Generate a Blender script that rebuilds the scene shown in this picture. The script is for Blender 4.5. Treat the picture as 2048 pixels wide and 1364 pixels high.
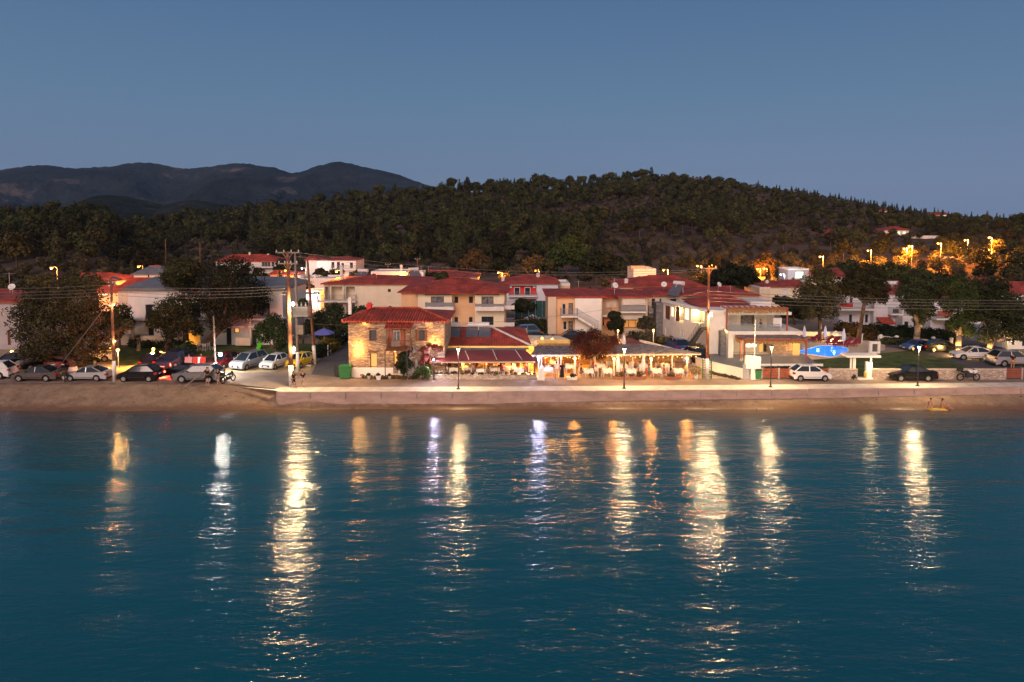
import bpy, bmesh, math, random
import numpy as np
from math import radians as R, sin, cos, pi, tan, sqrt
from mathutils import Vector, Matrix, noise as mnoise

for _o in list(bpy.data.objects):
    bpy.data.objects.remove(_o)
SC = bpy.context.scene
COL = SC.collection
random.seed(7)
rng = np.random.default_rng(11)

# ------------------------------------------------------------------ camera
F = 1365.0                 # focal length in photo pixels (24 mm on a 36 mm wide frame)
PITCH = R(4)
HC = 17.5                  # drone height over the water
CY = 440 + F * tan(PITCH)  # row of the optical axis
cam_data = bpy.data.cameras.new('camera')
cam = bpy.data.objects.new('camera', cam_data)
COL.objects.link(cam)
cam.location = (0, 0, HC)
cam.rotation_euler = (R(90) - PITCH, 0, 0)
cam_data.sensor_width = 36
cam_data.lens = 36 * F / 2048
cam_data.shift_y = -(682 - CY) / 2048
cam_data.clip_start = 0.5
cam_data.clip_end = 12000
SC.camera = cam

# ------------------------------------------------------------------ dusk sky
world = bpy.data.worlds.new('World')
SC.world = world
world.use_nodes = True
wt = world.node_tree
wt.nodes.clear()
wout = wt.nodes.new('ShaderNodeOutputWorld')
wbg = wt.nodes.new('ShaderNodeBackground')
sky = wt.nodes.new('ShaderNodeTexSky')
sky.sky_type = 'NISHITA'
sky.sun_disc = False
sky.sun_elevation = R(4)
sky.sun_rotation = R(180)
sky.air_density = 1.0
sky.dust_density = 1.0
wtc = wt.nodes.new('ShaderNodeTexCoord')
wsep = wt.nodes.new('ShaderNodeSeparateXYZ')
wt.links.new(wtc.outputs['Generated'], wsep.inputs[0])


def wramp(pts, src):
    r = wt.nodes.new('ShaderNodeValToRGB')
    while len(r.color_ramp.elements) > 1:
        r.color_ramp.elements.remove(r.color_ramp.elements[-1])
    r.color_ramp.elements[0].position = pts[0][0]
    r.color_ramp.elements[0].color = (*pts[0][1], 1)
    for p, c in pts[1:]:
        e = r.color_ramp.elements.new(p)
        e.color = (*c, 1)
    wt.links.new(src, r.inputs[0])
    return r.outputs[0]


# the eastern dusk sky (in front of the camera) and the afterglow behind it
front = wramp([(0.0, (.140, .200, .315)), (.06, (.138, .207, .330)), (.16, (.108, .196, .325)),
               (.30, (.073, .153, .290)), (.55, (.040, .100, .190)), (1.0, (.035, .075, .15))], wsep.outputs['Z'])
back = wramp([(0.0, (1.5, .90, .66)), (.10, (1.4, .88, .68)), (.30, (.70, .56, .54)),
              (.6, (.16, .19, .28)), (1.0, (.035, .075, .15))], wsep.outputs['Z'])
wmr = wt.nodes.new('ShaderNodeMapRange')
wmr.interpolation_type = 'SMOOTHSTEP'
wmr.inputs['From Min'].default_value = .1
wmr.inputs['From Max'].default_value = -.75
wt.links.new(wsep.outputs['Y'], wmr.inputs['Value'])
wmix = wt.nodes.new('ShaderNodeMix')
wmix.data_type = 'RGBA'
wt.links.new(wmr.outputs[0], wmix.inputs[0])
wt.links.new(front, wmix.inputs[6])
wt.links.new(back, wmix.inputs[7])
# a touch of the physical sky on top
wadd = wt.nodes.new('ShaderNodeMix')
wadd.data_type = 'RGBA'
wadd.blend_type = 'ADD'
wadd.inputs[0].default_value = .004
wt.links.new(wmix.outputs[2], wadd.inputs[6])
wt.links.new(sky.outputs[0], wadd.inputs[7])
wt.links.new(wadd.outputs[2], wbg.inputs[0])
wbg.inputs[1].default_value = 1.0
wt.links.new(wbg.outputs[0], wout.inputs[0])

# the afterglow of the sun just set behind the camera: wide and weak
sd = bpy.data.lights.new('sun', 'SUN')
sd.energy = 2.05
sd.angle = R(35)
sd.color = (1.0, .70, .60)
sun = bpy.data.objects.new('sun', sd)
COL.objects.link(sun)
sun.rotation_euler = (R(90 - 30), 0, R(-14))

SC.view_settings.view_transform = 'Standard'
SC.view_settings.look = 'None'
SC.view_settings.exposure = 0
SC.view_settings.gamma = 1
SC.cycles.use_denoising = True
SC.cycles.max_bounces = 5
SC.cycles.diffuse_bounces = 2
SC.cycles.glossy_bounces = 3
SC.cycles.transmission_bounces = 3
SC.cycles.transparent_max_bounces = 6
SC.cycles.volume_bounces = 0
SC.cycles.sample_clamp_indirect = 3
SC.cycles.caustics_reflective = False
SC.cycles.caustics_refractive = False
SC.cycles.use_light_tree = True


# ------------------------------------------------------------------ photo pixel -> place
def W(px, py, Y):
    b = (CY - py) / F
    dz = Y * (b * cos(PITCH) - sin(PITCH)) / (cos(PITCH) + b * sin(PITCH))
    d = Y * cos(PITCH) - dz * sin(PITCH)
    return Vector(((px - 1024) / F * d, Y, HC + dz))


def G(px, py, z=1.5):
    b = (CY - py) / F
    Y = (z - HC) * (cos(PITCH) + b * sin(PITCH)) / (b * cos(PITCH) - sin(PITCH))
    return W(px, py, Y)


def XW(px, Y, z=1.5):
    d = Y * cos(PITCH) - (z - HC) * sin(PITCH)
    return (px - 1024) / F * d


# ------------------------------------------------------------------ mesh helpers
class MB:
    def __init__(s):
        s.v = []
        s.f = []
        s.m = []

    def add(s, vs, fs, mi=0):
        o = len(s.v)
        s.v += [tuple(v) for v in vs]
        s.f += [tuple(i + o for i in f) for f in fs]
        s.m += [mi] * len(fs)
        return s

    def box(s, x0, x1, y0, y1, z0, z1, mi=0):
        if x0 > x1: x0, x1 = x1, x0
        if y0 > y1: y0, y1 = y1, y0
        if z0 > z1: z0, z1 = z1, z0
        return s.add([(x0, y0, z0), (x1, y0, z0), (x1, y1, z0), (x0, y1, z0), (x0, y0, z1), (x1, y0, z1), (x1, y1, z1), (x0, y1, z1)],
                     [(0, 3, 2, 1), (4, 5, 6, 7), (0, 1, 5, 4), (1, 2, 6, 5), (2, 3, 7, 6), (3, 0, 4, 7)], mi)

    def bar(s, a, b, w, h=None, mi=0, up=(0, 0, 1)):
        a = Vector(a); b = Vector(b); h = h or w
        d = (b - a).normalized()
        u = Vector(up)
        if abs(d.dot(u)) > .98: u = Vector((0, 1, 0))
        r = d.cross(u).normalized() * (w / 2)
        u = r.cross(d).normalized() * (h / 2)
        vs = [p + q for p in (a, b) for q in (-r - u, r - u, r + u, -r + u)]
        return s.add(vs, [(0, 1, 2, 3), (7, 6, 5, 4), (0, 4, 5, 1), (1, 5, 6, 2), (2, 6, 7, 3), (3, 7, 4, 0)], mi)

    def cyl(s, a, b, r0, r1=None, n=8, mi=0, caps=True):
        a = Vector(a); b = Vector(b)
        r1 = r0 if r1 is None else r1
        d = (b - a).normalized()
        u = Vector((0, 0, 1)) if abs(d.z) < .95 else Vector((1, 0, 0))
        x = d.cross(u).normalized(); y = d.cross(x).normalized()
        vs = []
        for p, r in ((a, r0), (b, r1)):
            for i in range(n):
                t = 2 * pi * i / n
                vs.append(p + (x * cos(t) + y * sin(t)) * r)
        fs = [(i, i + n, (i + 1) % n + n, (i + 1) % n) for i in range(n)]
        if caps:
            fs += [tuple(range(n)), tuple(reversed(range(n, 2 * n)))]
        return s.add(vs, fs, mi)

    def path(s, pts, r, n=6, mi=0):
        for i in range(len(pts) - 1):
            ra = r[i] if isinstance(r, (list, tuple)) else r
            rb = r[i + 1] if isinstance(r, (list, tuple)) else r
            s.cyl(pts[i], pts[i + 1], ra, rb, n, mi)
        return s

    def lathe(s, prof, c=(0, 0, 0), n=12, mi=0, sx=1, sy=1):
        vs = [(c[0] + r * cos(2 * pi * i / n) * sx, c[1] + r * sin(2 * pi * i / n) * sy, c[2] + z) for r, z in prof for i in range(n)]
        fs = []
        for k in range(len(prof) - 1):
            for i in range(n):
                j = (i + 1) % n
                fs.append((k * n + i, k * n + j, (k + 1) * n + j, (k + 1) * n + i))
        fs.append(tuple(reversed(range(n))))
        fs.append(tuple(range((len(prof) - 1) * n, len(prof) * n)))
        return s.add(vs, fs, mi)

    def ball(s, c, r, n=10, sx=1, sy=1, sz=1, mi=0):
        k = max(4, n // 2)
        prof = [(max(r * sin(pi * i / k), .001), -r * cos(pi * i / k) * sz) for i in range(k + 1)]
        return s.lathe(prof, c, n, mi, sx, sy)

    def quad(s, a, b, c, d, mi=0):
        return s.add([a, b, c, d], [(0, 1, 2, 3)], mi)

    def poly(s, pts, mi=0):
        return s.add(pts, [tuple(range(len(pts)))], mi)

    def prism(s, pts2, y0, y1, mi=0):
        """outline in x,z swept along y"""
        n = len(pts2)
        vs = [(x, y0, z) for x, z in pts2] + [(x, y1, z) for x, z in pts2]
        fs = [tuple(range(n)), tuple(reversed(range(n, 2 * n)))]
        fs += [(i, (i + 1) % n + 0, (i + 1) % n + n, i + n)[::-1] for i in range(n)]
        return s.add(vs, fs, mi)

    def build(s, name, mat=None, parent=None, smooth=False):
        me = bpy.data.meshes.new(name)
        me.from_pydata(s.v, [], s.f)
        mats = mat if isinstance(mat, (list, tuple)) else [mat]
        for m in mats:
            me.materials.append(m)
        if len(mats) > 1:
            me.polygons.foreach_set('material_index', s.m)
        bm = bmesh.new(); bm.from_mesh(me)
        bmesh.ops.recalc_face_normals(bm, faces=bm.faces)
        bm.to_mesh(me); bm.free()
        if smooth:
            me.polygons.foreach_set('use_smooth', [True] * len(me.polygons))
        ob = bpy.data.objects.new(name, me)
        COL.objects.link(ob)
        if parent is not None:
            ob.parent = parent
        return ob


def mesh_np(name, verts, quads, mat, parent=None, smooth=False, mi=None):
    me = bpy.data.meshes.new(name)
    nv, nf = len(verts), len(quads)
    k = quads.shape[1]
    me.vertices.add(nv); me.loops.add(nf * k); me.polygons.add(nf)
    me.vertices.foreach_set('co', np.asarray(verts, dtype=np.float32).ravel())
    me.loops.foreach_set('vertex_index', np.asarray(quads, dtype=np.int32).ravel())
    me.polygons.foreach_set('loop_start', np.arange(0, nf * k, k, dtype=np.int32))
    for m in (mat if isinstance(mat, (list, tuple)) else [mat]):
        me.materials.append(m)
    if mi is not None:
        me.polygons.foreach_set('material_index', mi.astype(np.int32))
    if smooth:
        me.polygons.foreach_set('use_smooth', np.ones(nf, dtype=bool))
    me.update(calc_edges=True)
    ob = bpy.data.objects.new(name, me)
    COL.objects.link(ob)
    if parent is not None:
        ob.parent = parent
    return ob


def thing(name, label, cat, loc=(0, 0, 0), rz=0, group=None):
    o = bpy.data.objects.new(name, None)
    COL.objects.link(o)
    o.location = loc
    o.rotation_euler = (0, 0, rz)
    o['label'] = label; o['category'] = cat
    if group: o['group'] = group
    return o


def tag(o, label, cat, group=None, kind=None):
    o['label'] = label; o['category'] = cat
    if group: o['group'] = group
    if kind: o['kind'] = kind
    return o


def struct(o, label=None):
    o['kind'] = 'structure'
    if label: o['label'] = label
    return o


KIDS = {}


def dup(o, loc=None, rz=None, label=None, group=None, parent=None, scale=None):
    c = o.copy()
    COL.objects.link(c)
    if parent is not None: c.parent = parent
    if loc is not None: c.location = loc
    if rz is not None: c.rotation_euler = (0, 0, rz)
    if scale is not None: c.scale = scale
    if label: c['label'] = label
    if group: c['group'] = group
    if o.name not in KIDS:
        KIDS[o.name] = list(o.children)
    for ch in KIDS[o.name]:
        dup(ch, parent=c)
    return c


# ------------------------------------------------------------------ materials
def nodes_of(m):
    m.use_nodes = True
    nt = m.node_tree
    return nt, nt.nodes['Principled BSDF']


def nn(nt, t, **kw):
    n = nt.nodes.new(t)
    for k, v in kw.items():
        setattr(n, k, v)
    return n


def mat(name, col, rough=.7, var=.12, scale=1.5, bump=0, bscale=12, metal=0, col2=None, spec=.4, detail=5):
    m = bpy.data.materials.new(name)
    nt, p = nodes_of(m)
    p.inputs['Roughness'].default_value = rough
    p.inputs['Metallic'].default_value = metal
    p.inputs['Specular IOR Level'].default_value = spec
    tc = nn(nt, 'ShaderNodeTexCoord')
    if var or col2:
        nz = nn(nt, 'ShaderNodeTexNoise')
        nz.inputs['Scale'].default_value = scale
        nz.inputs['Detail'].default_value = detail
        nz.inputs['Roughness'].default_value = .65
        nt.links.new(tc.outputs['Object'], nz.inputs['Vector'])
        rp = nn(nt, 'ShaderNodeValToRGB')
        a = col2 or tuple(c * (1 - var * 2) for c in col)
        b = col if col2 else tuple(min(1, c * (1 + var)) for c in col)
        rp.color_ramp.elements[0].position = .36; rp.color_ramp.elements[0].color = (*a, 1)
        rp.color_ramp.elements[1].position = .62; rp.color_ramp.elements[1].color = (*b, 1)
        nt.links.new(nz.outputs[0], rp.inputs[0])
        nt.links.new(rp.outputs[0], p.inputs['Base Color'])
    else:
        p.inputs['Base Color'].default_value = (*col, 1)
    if bump:
        nb = nn(nt, 'ShaderNodeTexNoise')
        nb.inputs['Scale'].default_value = bscale
        nb.inputs['Detail'].default_value = 4
        nt.links.new(tc.outputs['Object'], nb.inputs['Vector'])
        bp = nn(nt, 'ShaderNodeBump')
        bp.inputs['Strength'].default_value = bump
        bp.inputs['Distance'].default_value = .05
        nt.links.new(nb.outputs[0], bp.inputs['Height'])
        nt.links.new(bp.outputs[0], p.inputs['Normal'])
    return m


def emit(name, col, strength):
    m = bpy.data.materials.new(name)
    nt, p = nodes_of(m)
    p.inputs['Base Color'].default_value = (*[c * .35 for c in col], 1)
    p.inputs['Emission Color'].default_value = (*col, 1)
    p.inputs['Emission Strength'].default_value = strength
    return m


def roofmat(name, col, axis='X', scale=4.2):
    """clay tiles: raised rows running down the slope, per-patch colour"""
    m = bpy.data.materials.new(name)
    nt, p = nodes_of(m)
    p.inputs['Roughness'].default_value = .8
    tc = nn(nt, 'ShaderNodeTexCoord')
    br = nn(nt, 'ShaderNodeTexBrick')
    br.inputs['Scale'].default_value = 1
    br.inputs['Brick Width'].default_value = .28
    br.inputs['Row Height'].default_value = .38
    br.inputs['Mortar Size'].default_value = .02
    br.offset = 0
    br.inputs['Color1'].default_value = (*[c * .78 for c in col], 1)
    br.inputs['Color2'].default_value = (*[min(1, c * 1.22) for c in col], 1)
    br.inputs['Mortar'].default_value = (*[c * .45 for c in col], 1)
    nt.links.new(tc.outputs['Object'], br.inputs['Vector'])
    nz = nn(nt, 'ShaderNodeTexNoise'); nz.inputs['Scale'].default_value = .5; nz.inputs['Detail'].default_value = 6
    nt.links.new(tc.outputs['Object'], nz.inputs['Vector'])
    rp = nn(nt, 'ShaderNodeValToRGB')
    rp.color_ramp.elements[0].position = .35; rp.color_ramp.elements[0].color = (.50, .52, .55, 1)
    rp.color_ramp.elements[1].position = .7; rp.color_ramp.elements[1].color = (1.1, 1.05, 1, 1)
    nt.links.new(nz.outputs[0], rp.inputs[0])
    mx = nn(nt, 'ShaderNodeMix', data_type='RGBA', blend_type='MULTIPLY'); mx.inputs[0].default_value = 1
    nt.links.new(br.outputs[0], mx.inputs[6]); nt.links.new(rp.outputs[0], mx.inputs[7])
    nt.links.new(mx.outputs[2], p.inputs['Base Color'])
    wv = nn(nt, 'ShaderNodeTexWave', bands_direction=axis); wv.inputs['Scale'].default_value = scale / 2
    nt.links.new(tc.outputs['Object'], wv.inputs['Vector'])
    bp = nn(nt, 'ShaderNodeBump'); bp.inputs['Strength'].default_value = .6; bp.inputs['Distance'].default_value = .06
    nt.links.new(wv.outputs[0], bp.inputs['Height']); nt.links.new(bp.outputs[0], p.inputs['Normal'])
    return m


def stonemat(name, cols, mortar, sx=1.0, sz=3.0, scale=2.2, bump=.8):
    """rubble masonry: flattened cells with dark joints"""
    m = bpy.data.materials.new(name)
    nt, p = nodes_of(m)
    p.inputs['Roughness'].default_value = .9
    tc = nn(nt, 'ShaderNodeTexCoord')
    mp = nn(nt, 'ShaderNodeMapping'); mp.inputs['Scale'].default_value = (sx, sx, sz)
    nt.links.new(tc.outputs['Object'], mp.inputs[0])
    nz = nn(nt, 'ShaderNodeTexNoise'); nz.inputs['Scale'].default_value = 1.6
    nt.links.new(mp.outputs[0], nz.inputs['Vector'])
    ad = nn(nt, 'ShaderNodeMix', data_type='RGBA', blend_type='ADD'); ad.inputs[0].default_value = .35
    nt.links.new(mp.outputs[0], ad.inputs[6]); nt.links.new(nz.outputs[1], ad.inputs[7])
    v1 = nn(nt, 'ShaderNodeTexVoronoi'); v1.inputs['Scale'].default_value = scale
    v2 = nn(nt, 'ShaderNodeTexVoronoi', feature='DISTANCE_TO_EDGE'); v2.inputs['Scale'].default_value = scale
    nt.links.new(ad.outputs[2], v1.inputs['Vector']); nt.links.new(ad.outputs[2], v2.inputs['Vector'])
    sp = nn(nt, 'ShaderNodeSeparateColor'); nt.links.new(v1.outputs['Color'], sp.inputs[0])
    rp = nn(nt, 'ShaderNodeValToRGB')
    rp.color_ramp.interpolation = 'CONSTANT'
    rp.color_ramp.elements[0].position = 0; rp.color_ramp.elements[0].color = (*cols[0], 1)
    rp.color_ramp.elements[1].position = 1 / len(cols); rp.color_ramp.elements[1].color = (*cols[1], 1)
    for i, c in enumerate(cols[2:]):
        e = rp.color_ramp.elements.new((i + 2) / len(cols)); e.color = (*c, 1)
    nt.links.new(sp.outputs[0], rp.inputs[0])
    mr = nn(nt, 'ShaderNodeMapRange'); mr.inputs['From Min'].default_value = .0; mr.inputs['From Max'].default_value = .075
    nt.links.new(v2.outputs[0], mr.inputs[0])
    mx = nn(nt, 'ShaderNodeMix', data_type='RGBA')
    nt.links.new(mr.outputs[0], mx.inputs[0]); mx.inputs[6].default_value = (*mortar, 1)
    nt.links.new(rp.outputs[0], mx.inputs[7]); nt.links.new(mx.outputs[2], p.inputs['Base Color'])
    bp = nn(nt, 'ShaderNodeBump'); bp.inputs['Strength'].default_value = bump; bp.inputs['Distance'].default_value = .05
    nt.links.new(mr.outputs[0], bp.inputs['Height']); nt.links.new(bp.outputs[0], p.inputs['Normal'])
    return m


def leafmat(name, c_dark, c_light, scale=.9, rnd=True):
    m = bpy.data.materials.new(name)
    nt, p = nodes_of(m)
    p.inputs['Roughness'].default_value = .75
    p.inputs['Specular IOR Level'].default_value = .2
    tc = nn(nt, 'ShaderNodeTexCoord')
    nz = nn(nt, 'ShaderNodeTexNoise'); nz.inputs['Scale'].default_value = scale; nz.inputs['Detail'].default_value = 8
    nz.inputs['Roughness'].default_value = .75
    nt.links.new(tc.outputs['Object'], nz.inputs['Vector'])
    rp = nn(nt, 'ShaderNodeValToRGB')
    rp.color_ramp.elements[0].position = .38; rp.color_ramp.elements[0].color = (*c_dark, 1)
    rp.color_ramp.elements[1].position = .64; rp.color_ramp.elements[1].color = (*c_light, 1)
    nt.links.new(nz.outputs[0], rp.inputs[0])
    if rnd:
        oi = nn(nt, 'ShaderNodeObjectInfo')
        mr = nn(nt, 'ShaderNodeMapRange'); mr.inputs['To Min'].default_value = .45; mr.inputs['To Max'].default_value = 1.5
        nt.links.new(oi.outputs['Random'], mr.inputs[0])
        vm = nn(nt, 'ShaderNodeVectorMath', operation='SCALE')
        nt.links.new(rp.outputs[0], vm.inputs[0]); nt.links.new(mr.outputs[0], vm.inputs['Scale'])
        nt.links.new(vm.outputs[0], p.inputs['Base Color'])
    else:
        nt.links.new(rp.outputs[0], p.inputs['Base Color'])
    return m


M = {}
M['white'] = mat('white_plaster', (.74, .70, .66), .85, .05, .6, .15, 6)
M['white2'] = mat('bright_plaster', (.82, .78, .73), .85, .04, .5)
M['bluewhite'] = mat('cool_plaster', (.66, .66, .70), .85, .05, .5)
M['cream'] = mat('cream_plaster', (.74, .58, .42), .85, .05, .6)
M['paleyellow'] = mat('pale_yellow_plaster', (.80, .70, .52), .85, .04, .6)
M['peach'] = mat('peach_plaster', (.74, .46, .26), .85, .05, .5)
M['sand'] = mat('beige_plaster', (.62, .50, .38), .85, .06, .5)
M['grey'] = mat('grey_plaster', (.36, .34, .36), .85, .08, .5)
M['red'] = mat('red_plaster', (.65, .03, .03), .7, .05, .5)
M['stuccostripe'] = mat('clad_board', (.78, .73, .66), .7, .03, .5)
M['slab'] = mat('white_concrete', (.78, .74, .70), .8, .06, 1.2)
M['roof'] = roofmat('clay_tile', (.50, .075, .045))
M['roof_b'] = roofmat('dark_clay_tile', (.40, .065, .045))
M['roof_c'] = roofmat('bright_clay_tile', (.56, .080, .045))
M['roof_s'] = roofmat('old_clay_tile', (.52, .085, .05), scale=3.6)
M['redsheet'] = mat('red_awning_sheet', (.20, .04, .038), .55, .12, .5, .1, 3)
M['roof_grey'] = mat('grey_roof_sheet', (.17, .18, .20), .6, .12, 1)
M['concrete'] = mat('weathered_concrete', (.46, .38, .35), .9, .16, .9, .3, 6)
M['seawall'] = mat('stained_sea_wall', (.52, .37, .30), .92, .2, 1.4, .5, 5, col2=(.38, .265, .21), detail=10)
_nt = M['seawall'].node_tree
_mp = _nt.nodes.new('ShaderNodeMapping'); _mp.inputs['Scale'].default_value = (.45, 1, 1.3)
_nz = [n for n in _nt.nodes if n.type == 'TEX_NOISE'][0]
_nt.links.new([n for n in _nt.nodes if n.type == 'TEX_COORD'][0].outputs['Object'], _mp.inputs[0]); _nt.links.new(_mp.outputs[0], _nz.inputs['Vector'])
M['pave'] = mat('promenade_paving', (.62, .55, .48), .85, .1, 1.2, .15, 10)
M['asphalt'] = mat('worn_asphalt', (.25, .185, .15), .88, .16, .35, .25, 20)
M['asphalt_d'] = mat('dark_asphalt', (.10, .09, .095), .9, .14, .4, .25, 20)
M['wood'] = mat('brown_wood', (.16, .065, .035), .7, .2, 3, .2, 20)
M['wood_red'] = mat('stained_red_wood', (.33, .09, .045), .65, .15, 3)
M['wood_dark'] = mat('dark_wood', (.06, .025, .018), .6, .15, 3)
M['pole'] = mat('creosote_pole', (.23, .095, .05), .85, .25, 2.5, .3, 12)
M['pole_grey'] = mat('grey_timber', (.24, .19, .16), .85, .2, 2.5)
M['limewash'] = mat('lime_wash', (.70, .66, .62), .9, .12, 3)
M['metal'] = mat('galvanised_steel', (.45, .45, .46), .4, .08, 2, metal=.8)
M['metal_d'] = mat('dark_iron', (.05, .05, .055), .5, .1, 3, metal=.4)
M['metal_w'] = mat('white_painted_metal', (.72, .72, .72), .5, .04, 3)
M['glass'] = mat('window_glass', (.03, .035, .045), .08, 0, spec=.8)
M['glass2'] = mat('curtained_glass', (.20, .19, .20), .15, .3, 3, spec=.6)
M['rail'] = mat('balcony_railing', (.25, .25, .27), .5, .05, 3, metal=.3)
M['shutter_w'] = mat('white_shutter', (.70, .68, .68), .6, .03, 3)
M['frame_d'] = mat('anthracite_frame', (.05, .035, .035), .5, .05, 3)
M['frame_b'] = mat('brown_frame', (.14, .045, .03), .6, .1, 3)
M['canvas'] = mat('pale_canvas', (.66, .64, .66), .85, .05, 2)
M['canvas_c'] = mat('cream_awning_canvas', (.66, .58, .48), .85, .05, 1)
M['canvas_stripe'] = mat('dark_cassette_awning', (.10, .05, .08), .7, .05, 2)
M['lit'] = emit('lit_room', (1.0, .50, .13), .9)
M['lit_w'] = emit('lit_room_white', (1.0, .86, .52), 1.5)
M['lit_o'] = emit('lit_room_dim', (1.0, .42, .10), .55)
M['leaf'] = leafmat('broad_leaves', (.008, .012, .005), (.046, .056, .018))
M['pine'] = leafmat('pine_needles', (.006, .009, .003), (.074, .082, .022))
M['pine2'] = leafmat('dry_pine_needles', (.007, .008, .004), (.080, .068, .020))
M['olive'] = leafmat('olive_leaves', (.016, .018, .010), (.105, .092, .048))
M['cypress'] = leafmat('cypress_needles', (.007, .011, .005), (.065, .072, .025))
M['brightleaf'] = leafmat('bright_leaves', (.012, .020, .005), (.065, .095, .020))
M['autumn'] = leafmat('dry_leaves', (.04, .028, .010), (.16, .10, .03))
M['bougain'] = leafmat('red_blossom', (.026, .024, .010), (.20, .026, .018), 2.6)
M['hedge'] = leafmat('hedge_leaves', (.008, .014, .007), (.03, .05, .018))
M['yellowhedge'] = leafmat('yellow_hedge_leaves', (.10, .08, .01), (.30, .24, .03))
M['bark'] = mat('tree_bark', (.12, .07, .045), .95, .25, 3, .5, 10)
M['bark_l'] = mat('pale_bark', (.30, .22, .16), .95, .25, 3, .5, 10)
M['tyre'] = mat('tyre_rubber', (.012, .012, .012), .8, 0)
M['rim'] = mat('alloy_rim', (.42, .42, .42), .35, 0, metal=.7)
M['carglass'] = mat('car_glass', (.015, .018, .022), .04, 0, spec=1.0)
M['blackplastic'] = mat('black_plastic', (.02, .02, .02), .6, 0)
M['head'] = mat('headlamp_glass', (.75, .77, .8), .1, 0, spec=.9)
M['tail'] = mat('tail_lamp_glass', (.35, .01, .008), .15, 0, spec=.8)
M['plate'] = mat('number_plate', (.7, .7, .68), .5, 0)
M['tail_on'] = emit('brake_lamp_lit', (1.0, .05, .03), 30)
M['cloth'] = mat('white_table_cloth', (.78, .75, .70), .9, .05, 3)
M['chairw'] = mat('white_painted_wood', (.72, .66, .58), .7, .06, 4)
M['chairo'] = mat('orange_painted_wood', (.70, .16, .05), .7, .06, 4)
M['skin'] = mat('skin', (.46, .25, .17), .6, .03, 4)
M['hair'] = mat('dark_hair', (.02, .012, .01), .7, 0)
M['hair_b'] = mat('light_hair', (.25, .15, .07), .7, 0)
M['c_white'] = mat('white_cotton', (.72, .68, .68), .9, .03, 4)
M['c_black'] = mat('black_cotton', (.012, .012, .014), .9, 0)
M['c_grey'] = mat('grey_cotton', (.22, .21, .22), .9, .05, 4)
M['c_beige'] = mat('beige_cotton', (.50, .40, .30), .9, .04, 4)
M['c_red'] = mat('red_cotton', (.50, .035, .03), .9, .04, 4)
M['c_blue'] = mat('blue_cotton', (.05, .09, .22), .9, .04, 4)
M['c_orange'] = mat('orange_cotton', (.60, .22, .08), .9, .04, 4)
M['c_yellow'] = mat('yellow_cotton', (.65, .45, .12), .9, .04, 4)
M['bin_green'] = mat('green_plastic', (.03, .16, .05), .55, .08, 3)
M['terracotta'] = mat('terracotta', (.35, .14, .08), .85, .1, 4)
M['cable'] = mat('aluminium_cable', (.16, .14, .14), .6, 0)
M['straw'] = mat('reed_screen', (.40, .24, .11), .9, .3, 8, .6, 25)
M['thatch'] = mat('grey_reed_thatch', (.22, .18, .18), .95, .3, 2.2, .7, 14)
M['solar'] = mat('solar_collector', (.12, .12, .14), .25, .1, 2, spec=.9)
M['violet'] = mat('violet_blue_canvas', (.16, .17, .55), .8, .05, 2)
M['burgundy'] = mat('burgundy_cushion', (.28, .025, .05), .85, .06, 3)
M['stone'] = stonemat('rubble_stone', [(.42, .30, .22), (.29, .20, .145), (.52, .41, .31), (.34, .235, .18), (.23, .165, .13), (.46, .33, .23)], (.13, .08, .055), 1.1, 5.2, 2.1)
M['stone_l'] = stonemat('garden_wall_stone', [(.52, .42, .34), (.42, .33, .27), (.60, .52, .45), (.46, .36, .30)], (.17, .12, .09), 1.0, 3.2, 2.6, .6)
M['stone_g'] = stonemat('grey_stone_cladding', [(.16, .16, .17), (.22, .22, .23), (.28, .27, .28), (.19, .18, .2)], (.08, .08, .08), .8, 5, 2.2, .5)
# ================================================================== THE GROUND, THE SEA, THE HILLS
_P = np.array([  # photo column, ridge row of bare ground, ridge distance, foot distance
    (-900, 445, 320, 150), (-300, 450, 300, 145), (0, 456, 290, 140), (120, 452, 290, 140), (200, 450, 300, 150), (260, 452, 420, 185),
    (330, 447, 450, 225), (450, 437, 450, 240), (600, 423, 450, 250), (700, 408, 450, 255), (830, 393, 455, 255),
    (930, 384, 460, 255), (1100, 377, 470, 250), (1250, 367, 490, 245), (1300, 354, 510, 240), (1350, 350, 520, 235),
    (1450, 365, 520, 225), (1600, 385, 510, 205), (1750, 413, 490, 165), (1850, 427, 460, 150), (1950, 438, 400, 150),
    (2048, 440, 360, 150), (2400, 445, 350, 150), (3000, 445, 350, 150)], dtype=float)


def colpx(x, Y):
    return 1024 + F * x / max(Y, 1)


def tz(x, Y):
    px = colpx(x, Y)
    row = np.interp(px, _P[:, 0], _P[:, 1]); Yr = np.interp(px, _P[:, 0], _P[:, 2]); Yf = np.interp(px, _P[:, 0], _P[:, 3])
    zr = HC - (row - 440) / F * Yr
    t = (Y - Yf) / (Yr - Yf)
    if t <= 0:
        return 1.44
    if t <= 1:
        p = t ** 1.15
        n = mnoise.noise(Vector((x * .012, Y * .012, 0))) * 5 + mnoise.noise(Vector((x * .04, Y * .04, 3))) * 1.2
        return 1.44 + (zr - 1.44) * p + n * min(1, t * 3) * min(1, (1 - t) * 2.5)
    return max(zr - (t - 1) * (zr + 10) * .8, -3)


def on_terrain(px, py, h=0.0, y0=95, y1=520):
    """first place along the photo ray where the ground plus h meets it"""
    Y = y0
    while Y < y1:
        p = W(px, py, Y)
        if tz(p.x, Y) + h >= p.z: return p
        Y += 1.0
    return W(px, py, y1)


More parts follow.
